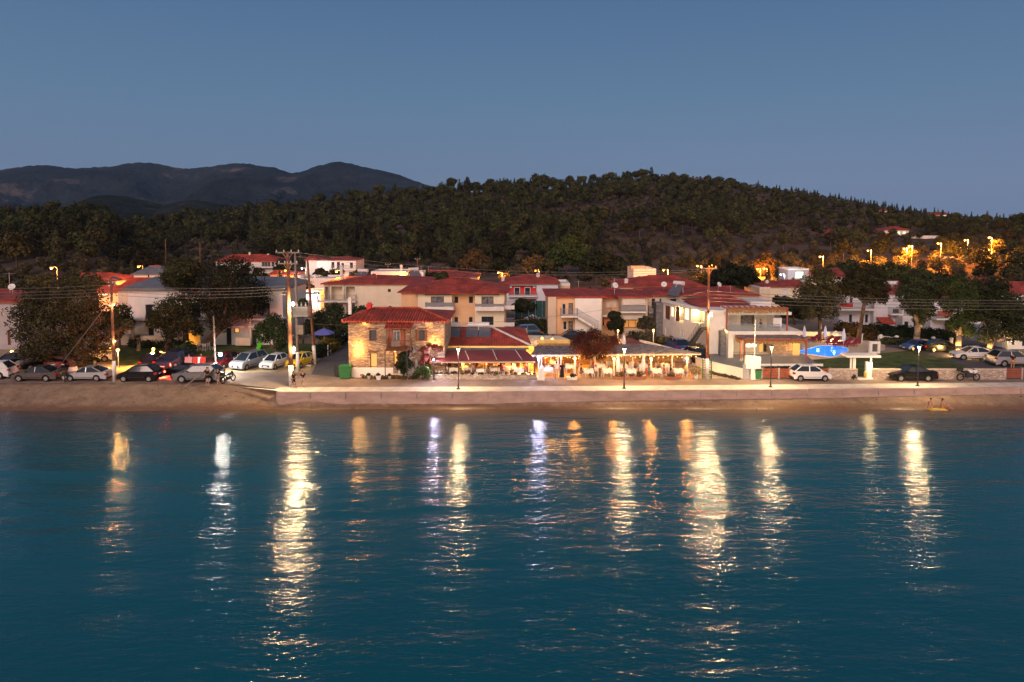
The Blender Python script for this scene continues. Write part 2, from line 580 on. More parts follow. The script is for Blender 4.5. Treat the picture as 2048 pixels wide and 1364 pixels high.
def ground_mat():
    m = bpy.data.materials.new('dry_ground')
    nt, p = nodes_of(m)
    p.inputs['Roughness'].default_value = .95
    tc = nn(nt, 'ShaderNodeTexCoord')
    n1 = nn(nt, 'ShaderNodeTexNoise'); n1.inputs['Scale'].default_value = .05; n1.inputs['Detail'].default_value = 9; n1.inputs['Roughness'].default_value = .7
    nt.links.new(tc.outputs['Object'], n1.inputs['Vector'])
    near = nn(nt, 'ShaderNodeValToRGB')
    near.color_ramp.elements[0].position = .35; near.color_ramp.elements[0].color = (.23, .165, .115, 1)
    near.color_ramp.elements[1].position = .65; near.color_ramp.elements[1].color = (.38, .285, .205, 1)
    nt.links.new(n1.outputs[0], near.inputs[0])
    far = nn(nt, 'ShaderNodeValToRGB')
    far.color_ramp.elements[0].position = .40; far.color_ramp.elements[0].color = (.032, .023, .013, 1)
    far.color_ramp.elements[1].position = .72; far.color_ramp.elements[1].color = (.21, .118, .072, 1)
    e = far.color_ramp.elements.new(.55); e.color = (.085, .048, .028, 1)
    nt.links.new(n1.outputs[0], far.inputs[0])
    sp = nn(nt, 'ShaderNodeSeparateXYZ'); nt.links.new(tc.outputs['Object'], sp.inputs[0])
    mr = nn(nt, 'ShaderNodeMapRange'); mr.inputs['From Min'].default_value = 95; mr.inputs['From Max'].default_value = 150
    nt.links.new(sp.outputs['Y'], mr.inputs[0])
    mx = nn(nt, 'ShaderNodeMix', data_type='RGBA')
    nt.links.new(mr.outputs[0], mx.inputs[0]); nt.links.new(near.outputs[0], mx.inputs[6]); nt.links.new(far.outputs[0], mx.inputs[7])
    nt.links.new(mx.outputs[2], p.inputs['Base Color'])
    n2 = nn(nt, 'ShaderNodeTexNoise'); n2.inputs['Scale'].default_value = 2.5; n2.inputs['Detail'].default_value = 6
    nt.links.new(tc.outputs['Object'], n2.inputs['Vector'])
    bp = nn(nt, 'ShaderNodeBump'); bp.inputs['Strength'].default_value = .5; bp.inputs['Distance'].default_value = .2
    nt.links.new(n2.outputs[0], bp.inputs['Height']); nt.links.new(bp.outputs[0], p.inputs['Normal'])
    return m


def edge_row(px):   # row of the promenade's seaward top edge
    return float(np.interp(px, [-400, 470, 548, 1024, 1500, 2048, 2500], [767, 772, 784, 782.5, 779, 774, 771]))


# ground sheet
cols = np.arange(-900, 3001, 25)
rows = list(np.linspace(0, 1, 12)) + [1.0]
ys = [66.2, 70, 80, 95, 110, 130] + list(range(145, 540, 8)) + [560, 600, 680, 800]
vs = []
for Y in ys:
    for c in cols:
        x = (c - 1024) / F * Y
        yy = max(Y, G(c, edge_row(c) - 1).y + .35) if Y < 70 else Y
        vs.append((x, yy, tz(x, Y) if Y > 70 else 1.44))
nc = len(cols)
qs = [(j * nc + i, j * nc + i + 1, (j + 1) * nc + i + 1, (j + 1) * nc + i) for j in range(len(ys) - 1) for i in range(nc - 1)]
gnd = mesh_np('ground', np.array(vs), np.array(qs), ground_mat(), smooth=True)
struct(gnd)


# beach
def beach_mat():
    m = bpy.data.materials.new('beach_sand')
    nt, p = nodes_of(m)
    tc = nn(nt, 'ShaderNodeTexCoord')
    n1 = nn(nt, 'ShaderNodeTexNoise'); n1.inputs['Scale'].default_value = .9; n1.inputs['Detail'].default_value = 9; n1.inputs['Roughness'].default_value = .75
    nt.links.new(tc.outputs['Object'], n1.inputs['Vector'])
    dry = nn(nt, 'ShaderNodeValToRGB')
    dry.color_ramp.elements[0].position = .3; dry.color_ramp.elements[0].color = (.16, .105, .07, 1)
    dry.color_ramp.elements[1].position = .7; dry.color_ramp.elements[1].color = (.34, .235, .155, 1)
    nt.links.new(n1.outputs[0], dry.inputs[0])
    sp = nn(nt, 'ShaderNodeSeparateXYZ'); nt.links.new(tc.outputs['Object'], sp.inputs[0])
    ns = nn(nt, 'ShaderNodeMath', operation='MULTIPLY_ADD'); nt.links.new(n1.outputs[0], ns.inputs[0]); ns.inputs[1].default_value = .5
    nt.links.new(sp.outputs['Z'], ns.inputs[2])
    mr = nn(nt, 'ShaderNodeMapRange'); mr.inputs['From Min'].default_value = .42; mr.inputs['From Max'].default_value = .66
    nt.links.new(ns.outputs[0], mr.inputs[0])
    mx = nn(nt, 'ShaderNodeMix', data_type='RGBA')
    nt.links.new(mr.outputs[0], mx.inputs[0]); mx.inputs[6].default_value = (.17, .095, .055, 1); nt.links.new(dry.outputs[0], mx.inputs[7])
    nt.links.new(mx.outputs[2], p.inputs['Base Color'])
    rr = nn(nt, 'ShaderNodeMapRange'); rr.inputs['From Min'].default_value = .0; rr.inputs['From Max'].default_value = .3
    rr.inputs['To Min'].default_value = .35; rr.inputs['To Max'].default_value = .95
    nt.links.new(sp.outputs['Z'], rr.inputs[0]); nt.links.new(rr.outputs[0], p.inputs['Roughness'])
    bp = nn(nt, 'ShaderNodeBump'); bp.inputs['Strength'].default_value = .9; bp.inputs['Distance'].default_value = .12
    n2 = nn(nt, 'ShaderNodeTexNoise'); n2.inputs['Scale'].default_value = 2.2; n2.inputs['Detail'].default_value = 7
    nt.links.new(tc.outputs['Object'], n2.inputs['Vector'])
    nt.links.new(n2.outputs[0], bp.inputs['Height']); nt.links.new(bp.outputs[0], p.inputs['Normal'])
    return m


def beach_z(px, Y):
    yw = G(px, float(np.interp(px, [300, 560, 900, 1300, 2048], [822, 818, 818.5, 818, 819.5])), 0).y + .06 * sin(px * .02) + .04 * sin(px * .047 + 1)
    left = float(np.interp(px, [530, 600], [1, 0]))
    ye = G(px, edge_row(px)).y
    zl = np.interp(Y, [yw - 8, yw, yw + 1.6, yw + 3.1, yw + 4.0], [-1.6, 0, .55, 1.15, 1.43])
    zw = W(px, float(np.interp(px, [548, 560, 595, 693, 790, 920, 1064, 1300, 1600, 1850, 2048], [786, 791, 795, 800.5, 804.5, 806, 801.5, 798, 795, 790, 785.5])), ye - .15).z
    zr = np.interp(Y, [yw - 8, yw, ye, ye + 6], [-1.6, 0, zw, zw])
    return zl * left + zr * (1 - left)


bc = np.arange(-1500, 3601, 12)
by = np.concatenate([[40, 52, 56, 59], np.arange(60.5, 69.6, .16)])
vs = []
for Y in by:
    for c in bc:
        x = (c - 1024) / F * 65
        px = colpx(x, Y)
        z = beach_z(px, Y)
        z += (mnoise.noise(Vector((x * .8, Y * 1.1, 0))) * .05 + mnoise.noise(Vector((x * 3, Y * 3, 5))) * .025) * (1 if Y > 61 else 0)
        left = px < 470
        if Y > 68.2 and left: z = min(z, 1.40)
        vs.append((x, Y, z))
nb = len(bc)
qs = [(j * nb + i, j * nb + i + 1, (j + 1) * nb + i + 1, (j + 1) * nb + i) for j in range(len(by) - 1) for i in range(nb - 1)]
struct(mesh_np('beach', np.array(vs), np.array(qs), beach_mat(), smooth=True))


# sea
def water_mat():
    m = bpy.data.materials.new('sea_water')
    nt, p = nodes_of(m)
    p.inputs['IOR'].default_value = 1.38
    p.inputs['Roughness'].default_value = .145
    p.inputs['Specular IOR Level'].default_value = .5
    tc = nn(nt, 'ShaderNodeTexCoord')
    sp = nn(nt, 'ShaderNodeSeparateXYZ'); nt.links.new(tc.outputs['Object'], sp.inputs[0])
    rp = nn(nt, 'ShaderNodeValToRGB')      # sand brown near the shore, deep further out; middle paled as painted sky sheen
    els = rp.color_ramp.elements
    els[0].position = 0; els[0].color = (.003, .085, .122, 1)
    els[1].position = 1; els[1].color = (.15, .095, .060, 1)
    for q, c in ((.55, (.010, .112, .148)), (.80, (.028, .105, .135)), (.93, (.055, .075, .085)), (.975, (.11, .08, .06))):
        e = els.new(q); e.color = (*c, 1)
    mr = nn(nt, 'ShaderNodeMapRange'); mr.inputs['From Min'].default_value = 20; mr.inputs['From Max'].default_value = 62.5
    nz0 = nn(nt, 'ShaderNodeTexNoise'); nz0.inputs['Scale'].default_value = .12; nz0.inputs['Detail'].default_value = 3
    nt.links.new(tc.outputs['Object'], nz0.inputs['Vector'])
    ma = nn(nt, 'ShaderNodeMath', operation='MULTIPLY_ADD'); ma.inputs[1].default_value = 3.0
    nt.links.new(nz0.outputs[0], ma.inputs[0]); 
    sb = nn(nt, 'ShaderNodeMath', operation='SUBTRACT'); nt.links.new(sp.outputs['Y'], sb.inputs[0]); sb.inputs[1].default_value = 1.5
    nt.links.new(sb.outputs[0], ma.inputs[2])
    nt.links.new(ma.outputs[0], mr.inputs[0]); nt.links.new(mr.outputs[0], rp.inputs[0])
    nt.links.new(rp.outputs[0], p.inputs['Base Color'])
    prev = None
    wm = nn(nt, 'ShaderNodeMapping'); wm.inputs['Scale'].default_value = (.018, .07, 1); nt.links.new(tc.outputs['Object'], wm.inputs[0])
    wn = nn(nt, 'ShaderNodeTexNoise'); wn.inputs['Scale'].default_value = 1; wn.inputs['Detail'].default_value = 3; nt.links.new(wm.outputs[0], wn.inputs['Vector'])
    wr = nn(nt, 'ShaderNodeMapRange'); wr.inputs['From Min'].default_value = .35; wr.inputs['From Max'].default_value = .65
    wr.inputs['To Min'].default_value = .42; wr.inputs['To Max'].default_value = 1.0; nt.links.new(wn.outputs[0], wr.inputs[0])
    for (sx, sy, dist, strength, det, rot) in ((.05, .19, .34, 1, 2, .12), (.33, .85, .18, 1, 3, .07), (1.3, 3.0, .066, 1, 3, -.05), (4.0, 8.5, .024, 1, 2, .0)):
        mp = nn(nt, 'ShaderNodeMapping'); mp.inputs['Scale'].default_value = (sx, sy, 1); mp.inputs['Rotation'].default_value = (0, 0, rot)
        nt.links.new(tc.outputs['Object'], mp.inputs[0])
        nz = nn(nt, 'ShaderNodeTexNoise'); nz.inputs['Scale'].default_value = 1; nz.inputs['Detail'].default_value = det; nz.inputs['Roughness'].default_value = .5
        nt.links.new(mp.outputs[0], nz.inputs['Vector'])
        bp = nn(nt, 'ShaderNodeBump'); bp.inputs['Strength'].default_value = strength; bp.inputs['Distance'].default_value = dist
        nt.links.new(nz.outputs[0], bp.inputs['Height'])
        if sx > .3: nt.links.new(wr.outputs[0], bp.inputs['Strength'])
        if prev: nt.links.new(prev.outputs[0], bp.inputs['Normal'])
        prev = bp
    nt.links.new(prev.outputs[0], p.inputs['Normal'])
    return m


mb = MB()
mb.quad((-1500, -600, 0), (1500, -600, 0), (1500, 68, 0), (-1500, 68, 0))
struct(mb.build('sea', water_mat()))

# ------------------------------------------------------------------ far mountains
def ridge_range(name, pts, Yr, Y0, Y1, material, c0, c1, step, amp, depthback):
    xs = [p[0] for p in pts]; rs = [p[1] for p in pts]
    cs = np.arange(c0, c1 + 1, step)
    yy = list(np.linspace(Y0, Yr, 80)) + list(np.linspace(Yr, Y1, 8))[1:]
    v = []
    for Y in yy:
        for c in cs:
            x = (c - 1024) / F * Yr * (1 + (Y / Yr - 1) * .75)
            row = np.interp(c, xs, rs)
            zr = HC - (row - 440) / F * Yr
            if Y <= Yr:
                t = (Y - Y0) / (Yr - Y0)
                q = 3000.0 / Yr
                n = mnoise.turbulence(Vector((x * .0011 * q, Y * .0008 * q, 1)), 7, True)
                z = (zr + 20) * (t ** .85) - 20 - max(n - .3, 0) * amp * sin(pi * t)
            else:
                t = (Y - Yr) / (Y1 - Yr)
                z = zr * (1 - t * t) - 40 * t
            z += (mnoise.noise(Vector((c * .35, Y * .02, 0))) + mnoise.noise(Vector((c * .09, Y * .01, 4))) + .6 * mnoise.noise(Vector((c * .8, Y * .05, 8)))) * zr * .013
            v.append((x, Y, z))
    n_ = len(cs)
    q = [(j * n_ + i, j * n_ + i + 1, (j + 1) * n_ + i + 1, (j + 1) * n_ + i) for j in range(len(yy) - 1) for i in range(n_ - 1)]
    return struct(mesh_np(name, np.array(v), np.array(q), material, smooth=True))


def mountain_mat(name, woods, rock, sc):
    m = bpy.data.materials.new(name)
    nt, p = nodes_of(m)
    p.inputs['Roughness'].default_value = 1
    p.inputs['Specular IOR Level'].default_value = 0
    tc = nn(nt, 'ShaderNodeTexCoord')
    n1 = nn(nt, 'ShaderNodeTexNoise'); n1.inputs['Scale'].default_value = sc; n1.inputs['Detail'].default_value = 12; n1.inputs['Roughness'].default_value = .68
    nt.links.new(tc.outputs['Object'], n1.inputs['Vector'])
    rp = nn(nt, 'ShaderNodeValToRGB'); e = rp.color_ramp.elements
    e[0].position = .38; e[0].color = (*[c * .6 for c in woods], 1)
    e[1].position = .66; e[1].color = (*rock, 1)
    k = e.new(.57); k.color = (*[c * 1.3 for c in woods], 1)
    nt.links.new(n1.outputs[0], rp.inputs[0]); nt.links.new(rp.outputs[0], p.inputs['Base Color'])
    n2 = nn(nt, 'ShaderNodeTexNoise'); n2.inputs['Scale'].default_value = sc * 9; n2.inputs['Detail'].default_value = 8
    nt.links.new(tc.outputs['Object'], n2.inputs['Vector'])
    bp = nn(nt, 'ShaderNodeBump'); bp.inputs['Strength'].default_value = .9; bp.inputs['Distance'].default_value = .06 / sc
    nt.links.new(n2.outputs[0], bp.inputs['Height']); nt.links.new(bp.outputs[0], p.inputs['Normal'])
    return m


ridge_range('mountains', [(-900, 400), (-300, 352), (0, 342), (60, 333), (100, 331), (150, 338), (190, 336), (230, 334), (262, 328), (285, 326), (320, 328),
                          (350, 335), (372, 338), (400, 337), (440, 332), (475, 327), (505, 329), (530, 334), (556, 336), (570, 343), (588, 347), (605, 345),
                          (630, 335), (650, 330), (672, 325), (690, 325), (712, 331), (740, 337), (765, 342), (800, 350), (830, 362), (900, 385), (1000, 405), (1200, 430)],
            3000, 1700, 4200, mountain_mat('mountain_scrub', (.020, .027, .030), (.13, .10, .095), .0045), -900, 1200, 4, 260, 1)
ridge_range('foothills', [(-300, 432), (60, 430), (110, 424), (154, 406), (190, 393), (215, 390), (255, 393), (290, 400), (330, 410), (365, 403), (395, 400), (440, 408), (500, 416), (600, 425), (800, 436)],
            1300, 700, 1800, mountain_mat('foothill_scrub', (.018, .022, .016), (.085, .065, .05), .015), -300, 800, 3, 24, 1)


# ================================================================== LEAVES AND TREES
def leaf_cloud(rg, lobes, n, size, squash=1.0, shell=.62, rnd=.65):
    """n leaf clumps spread through rounded lobes (centre, radius[, sz]) -> verts, quads"""
    c = np.array([l[0] for l in lobes], float); r = np.array([l[1] for l in lobes], float)
    sz = np.array([l[2] if len(l) > 2 else squash for l in lobes], float)
    k = rg.choice(len(lobes), n, p=r ** 2 / np.sum(r ** 2))
    d = rg.normal(size=(n, 3)); d /= np.linalg.norm(d, axis=1)[:, None]
    wob = 1 + .16 * np.sin(d[:, 0] * 5 + k * 1.7) * np.sin(d[:, 1] * 6 + k) + .14 * np.sin(d[:, 2] * 9 + k * 2.3 + d[:, 0] * 4)
    rad = r[k] * (shell + (1 - shell) * rg.random(n) ** .7) * wob
    p = c[k] + d * rad[:, None] * np.stack([np.ones(n), np.ones(n), sz[k]], 1)
    nrm = d * 1.0 + rg.normal(size=(n, 3)) * rnd; nrm[:, 2] += .25
    nrm /= np.linalg.norm(nrm, axis=1)[:, None]
    a = np.cross(nrm, rg.normal(size=(n, 3))); a /= np.linalg.norm(a, axis=1)[:, None]
    b = np.cross(nrm, a)
    s = size * (.55 + .9 * rg.random(n))[:, None]
    v = np.stack([p - a * s - b * s * .35, p + a * s * .2 - b * s * .6, p + a * s + b * s * .3, p - a * s * .25 + b * s * .6], 1).reshape(-1, 3)
    q = np.arange(n * 4).reshape(-1, 4)
    return v, q


def trunk_tpl(h, r, n=6, top=None, lean=0):
    v = []; q = []
    pts = [(0, 0, -.3), (lean * .3 * h, 0, h * .4), (lean * h, 0, h)]
    rr = [r, r * .75, r * .4]
    for p, a in zip(pts, rr):
        for i in range(n):
            v.append((p[0] + a * cos(2 * pi * i / n), p[1] + a * sin(2 * pi * i / n), p[2]))
    for k in range(2):
        for i in range(n):
            q.append((k * n + i, k * n + (i + 1) % n, (k + 1) * n + (i + 1) % n, (k + 1) * n + i))
    return np.array(v, float), np.array(q)


def tpl(kind, rg, nleaf, big=1.0):
    """one hillside tree, about 7-9 m tall -> verts, quads, material index (0 leaf, 1 bark)"""
    if kind == 'pine':
        h = rg.uniform(6.5, 10.5); w = rg.uniform(2.7, 4.2)
        lob = [((0, 0, h * .66), w * .92, .8)] + [((rg.uniform(-1, 1) * w * .62, rg.uniform(-1, 1) * w * .62, h * rg.uniform(.42, .88)), w * rg.uniform(.35, .55), .75) for _ in range(6)]
        sz = .62
    elif kind == 'cone':
        h = rg.uniform(7, 10); w = rg.uniform(1.3, 1.9)
        lob = [((0, 0, h * t), w * (1.12 - t) + .25, 1.2) for t in (.18, .3, .42, .54, .66, .78, .88, .96)]
        sz = .45
    else:  # olive
        h = rg.uniform(2.6, 3.8); w = h * .55
        lob = [((rg.uniform(-1, 1) * w * .4, rg.uniform(-1, 1) * w * .4, h * rg.uniform(.45, .7)), w * rg.uniform(.5, .8), .75) for _ in range(4)]
        sz = .42
    v, q = leaf_cloud(rg, lob, nleaf, sz * big, shell=.78, rnd=.38)
    tv, tq = trunk_tpl(h * .7, .22 if kind != 'olive' else .14)
    mi = np.concatenate([np.zeros(len(q)), np.ones(len(tq))])
    return np.concatenate([v, tv]), np.concatenate([q, tq + len(v)]), mi


TPL = {'pine': [tpl('pine', rng, 1500, .52) for _ in range(6)], 'cone': [tpl('cone', rng, 1000, .55) for _ in range(3)], 'olive': [tpl('olive', rng, 700, .52) for _ in range(5)]}
TPLF = {'pine': [tpl('pine', rng, 620, .8) for _ in range(7)], 'cone': [tpl('cone', rng, 420, .8) for _ in range(4)], 'olive': [tpl('olive', rng, 240, .85) for _ in range(5)]}
KLEAF = {'pine': ('pine', 'pine2'), 'cone': ('cypress', 'pine'), 'olive': ('olive', 'olive')}


def region_kind(px, t, rg):
    """what grows where on the hill: (kind or None, size)"""
    if px < 235:
        if t > .25: return ('pine' if rg.random() < .8 else 'cone'), 1.15
        return ('olive', 1.1) if rg.random() < .6 else (None, 1)
    if px < 340:
        return (('pine', .9) if rg.random() < .35 else ('olive', 1.1)) if rg.random() < .6 else (None, 1)
    if px < 520 and t < .28:
        return ('olive', 1.15) if rg.random() < .6 else (None, 1)
    if px < 1130 + 60 * sin(t * 9):
        return ('cone' if rg.random() < .3 else 'pine'), rg.uniform(.75, 1.15)
    if px < 1500:
        if t > .74 and px < 1290: return ('pine' if rg.random() < .75 else 'cone'), .95
        if t > .86: return (('olive', .45) if rg.random() < .8 else (None, 1))
        if t > .62: return (('pine', .95) if rg.random() < .65 else ('olive', .9))
        if t > .40 and px < 1330: return ('olive', .95) if rg.random() < .75 else (None, 1)
        if t > .34: return ('pine', .9) if rg.random() < .8 else ('cone', .9)
        if t > .16: return ('pine', .9) if rg.random() < .5 else ('olive', 1)
        return ('olive', 1.1) if rg.random() < .75 else (None, 1)
    if t > .8: return (('olive', .5) if rg.random() < .75 else ('cone', .5))
    if t > .5: return (('pine', .75) if rg.random() < .45 else ('olive', .9)) if rg.random() < .85 else (None, 1)
    return ('olive', 1.05) if rg.random() < .62 else (('pine', .8) if rg.random() < .25 else (None, 1))


rg = np.random.default_rng(5)
spots = []
cells = {}
for _ in range(24000):
    px = rg.uniform(-760, 2600)
    Yr = np.interp(px, _P[:, 0], _P[:, 2]); Yf = np.interp(px, _P[:, 0], _P[:, 3])
    t = rg.random() ** .9 * 1.03 - .01
    Y = Yf + t * (Yr - Yf)
    k, s = region_kind(px, t, rg)
    if k is None: continue
    x = (px - 1024) / F * Y
    gap = {'pine': 5.1, 'cone': 3.4, 'olive': 4.3}[k] * max(s, .55) * (.8 + .9 * abs(mnoise.noise(Vector((x * .03, Y * .03, 9)))) * 2)
    ci = (int(x // 5), int(Y // 5))
    ok = True
    for a in (-1, 0, 1):
        for b in (-1, 0, 1):
            for (xx, yy, gg) in cells.get((ci[0] + a, ci[1] + b), ()):
                if (xx - x) ** 2 + (yy - Y) ** 2 < ((gap + gg) / 2) ** 2: ok = False; break
    if not ok: continue
    # keep the lit road cut and the villas on the right free
    if 1720 < px < 1990 and 478 < 440 + F * (HC - tz(x, Y)) / Y < 512 and rg.random() < .8: continue
    cells.setdefault(ci, []).append((x, Y, gap))
    spots.append((k, x, Y, s))
spots.sort(key=lambda q: q[2] + (0 if -40 < colpx(q[1], q[2]) < 2090 else 1000))
GROUPS = {'pine': ('pine_tree', 'rounded pine growing in the wood on the hillside', 'tree', 'pines on the hillside'),
          'cone': ('conifer_tree', 'slender pointed conifer standing among the pines of the hill', 'tree', 'pointed conifers on the hillside'),
          'olive': ('olive_tree', 'small rounded olive tree on the dry slope above the village', 'olive tree', 'olive trees on the slopes')}
cnt = {'pine': 0, 'cone': 0, 'olive': 0}
LIM = {'pine': 300, 'cone': 220, 'olive': 300}
protos = {}
for k in TPL:
    for i, (v, q, mi) in enumerate(TPL[k]):
        m2 = [M[KLEAF[k][0 if i % 3 else 1]], M['bark']]
        me_o = mesh_np(GROUPS[k][0], v, q, m2, mi=mi)
        COL.objects.unlink(me_o)
        protos.setdefault(k, []).append(me_o)
rest = {'pine': [], 'cone': [], 'olive': []}
for (k, x, Y, s) in spots:
    z = tz(x, Y)
    if cnt[k] < LIM[k]:
        src = protos[k][rg.integers(len(protos[k]))]
        o = src.copy(); COL.objects.link(o)
        o.location = (x, Y, z); o.rotation_euler = (0, 0, rg.uniform(0, 6.28)); o.scale = (s * rg.uniform(.9, 1.1), s * rg.uniform(.9, 1.1), s * rg.uniform(.85, 1.15))
        tag(o, GROUPS[k][1], GROUPS[k][2], GROUPS[k][3])
        cnt[k] += 1
    else:
        rest[k].append((x, Y, z, s))
for k in rest:
    V = []; Q = []; MI = []; off = 0
    for (x, Y, z, s) in rest[k]:
        v, q, mi = TPLF[k][rg.integers(len(TPLF[k]))]
        a = rg.uniform(0, 6.28); ca, sa = cos(a) * s, sin(a) * s
        vv = np.stack([v[:, 0] * ca - v[:, 1] * sa + x, v[:, 0] * sa + v[:, 1] * ca + Y, v[:, 2] * s * rg.uniform(.85, 1.15) + z], 1)
        V.append(vv); Q.append(q + off); MI.append(mi); off += len(vv)
    if V:
        o = mesh_np({'pine': 'pine_woodland', 'cone': 'conifer_woodland', 'olive': 'hillside_scrub'}[k], np.concatenate(V), np.concatenate(Q),
                    [leafmat('far_' + k, *{'pine': ((.006, .008, .003), (.080, .084, .024)), 'cone': ((.007, .010, .005), (.065, .070, .024)), 'olive': ((.012, .012, .007), (.105, .085, .046))}[k], .22, False), M['bark']],
                    mi=np.concatenate(MI))
        tag(o, {'pine': 'dark pine wood covering the upper hill', 'cone': 'pointed conifers scattered through the upper wood', 'olive': 'low olive scrub covering the upper slopes'}[k], 'woodland', kind='stuff')
for i, (c, top, hh) in enumerate(((1303, 333, 9.5), (1262, 345, 5), (1246, 343, 6), (1232, 345, 5.5), (1208, 347, 4.5), (1180, 350, 5), (1160, 352, 4.5), (934, 352, 7), (1098, 352, 5), (1000, 356, 5), (1430, 356, 2.5), (1478, 362, 2.5), (1520, 367, 2.5))):
    Yr = float(np.interp(c, _P[:, 0], _P[:, 2])) - 4; p = W(c, top, Yr); src = protos['cone'][i % 3]; o = src.copy(); COL.objects.link(o)
    s_ = hh * 1.25 / src.bound_box[1][2] if src.bound_box[1][2] > 1 else 1
    o.location = (p.x, Yr, p.z - hh * 1.25); o.scale = (s_ * 1.25, s_ * 1.25, s_); o.name = 'skyline_conifer'
    tag(o, 'tallest lone conifer on the crest of the right hill' if i == 0 else 'small pointed conifer standing up on the hill skyline', 'tree', 'conifers on the skyline' if i else None)
print('hill trees', len(spots), cnt, {k: len(rest[k]) for k in rest})


def tree_px(name, label, base, Y, lobes, n, leaf, bark, size=.26, trunk_r=.25, cat='tree', top=None, group=None, z0=None, shell=.55, trunkpts=None, lime=False, seed=0):
    """a village tree: base column, distance, crown lobes given as (column, row, radius in photo pixels[, depth offset])"""
    rgt = np.random.default_rng(seed + int(base * 7))
    if Y < 110: n, size = int(n * 1.6), size * .64
    bx = XW(base, Y)
    z0 = (tz(bx, Y) if z0 is None else z0)
    t = thing(name, label, cat, (bx, Y, z0), 0, group)
    L = []
    for l in lobes:
        Yo = Y + (l[3] if len(l) > 3 else rgt.uniform(-1, 1) * l[2] * Y / F * .6)
        c = W(l[0], l[1], Yo)
        L.append(((c.x - bx, c.y - Y, c.z - z0), l[2] * Y / F, .85))
    v, q = leaf_cloud(rgt, L, n, size, shell=shell)
    mesh_np('crown', v, q, M[leaf], t)
    mb = MB()
    cen = np.mean([l[0] for l in L], axis=0)
    lowest = min(l[0][2] - l[1] * .6 for l in L)
    fork = Vector((cen[0] * .55, cen[1] * .4, max(lowest, .6)))
    mid = Vector((cen[0] * .2, 0, fork.z * .5))
    mb.path([(0, 0, -.3), mid, fork], [trunk_r * 1.15, trunk_r * .9, trunk_r * .75], 9)
    for l in L:
        c = Vector(l[0])
        m2 = fork.lerp(c, .5) + Vector((0, 0, -.15 * l[1]))
        mb.path([fork, m2, c], [trunk_r * .55, trunk_r * .35, trunk_r * .12], 6)
    tr = mb.build('trunk', M[bark], t, True)
    if lime:
        m2 = MB()
        m2.path([(0, 0, -.1), mid * .75], [trunk_r * 1.15 + .012, trunk_r * .99 + .012], 9)
        m2.build('lime_wash', M['limewash'], tr, True)
    return t
# ================================================================== SHEETS ON THE GROUND
def sheet(name, pts, z, material, wob=0):
    mb = MB()
    P = []
    for (px, py) in pts:
        g = G(px, py, z); P.append((g.x, g.y, z))
    mb.poly(P)
    return struct(mb.build(name, material))


GZ = 1.5
LAWN = mat('lawn_grass', (.085, .12, .025), .95, .25, .9, .6, 8, col2=(.03, .045, .012))
SANDLOT = mat('sandy_parking_ground', (.52, .40, .22), .95, .16, .5, .5, 5, col2=(.34, .24, .13))
edge = [(px, edge_row(px) + .0) for px in (560, 640, 760, 900, 1024, 1200, 1400, 1500, 1700, 1900, 2048, 2400)]
sheet('road', [(-500, 766), (440, 767), (480, 770)] + [(p, r - 6) for p, r in edge] + [(2400, 744), (1500, 755), (1405, 757), (700, 757), (640, 748), (430, 744), (-500, 744)], 1.470, M['asphalt'])
sheet('promenade', [(470, 772.5)] + [(548, 778)] + [(p, r - 9.5) for p, r in edge] + list(reversed([(p, r - 1.0) for p, r in edge])) + [(548, 781)], 1.486, M['pave'])
sheet('sandy_ground', [(-500, 743.5), (430, 743.5), (470, 744), (620, 745), (622, 732), (440, 731), (250, 731), (-500, 690)], 1.455, SANDLOT)
sheet('side_street', [(622, 749), (697, 757), (697, 740), (702, 700), (706, 680), (712, 655), (698, 655), (690, 678), (664, 700), (636, 722)], 1.478, M['asphalt_d'])
sheet('lawn', [(228, 731), (620, 730), (640, 712), (668, 688), (560, 686), (240, 688)], 1.466, LAWN)
sheet('access_lane', [(1372, 757), (1500, 757), (1440, 738), (1412, 720), (1405, 690), (1340, 690), (1365, 720)], 1.478, mat('gravel_lane', (.42, .33, .25), .95, .15, .8, .4, 8))
sheet('car_park', [(1780, 683), (1960, 690), (2300, 700), (2300, 752), (1990, 752), (1900, 722), (1820, 700), (1770, 693)], 1.480, M['asphalt_d'])
sheet('hotel_lawn', [(1516, 752), (2000, 752), (1935, 728), (1820, 701), (1700, 712), (1620, 716), (1520, 728)], 1.466, LAWN)


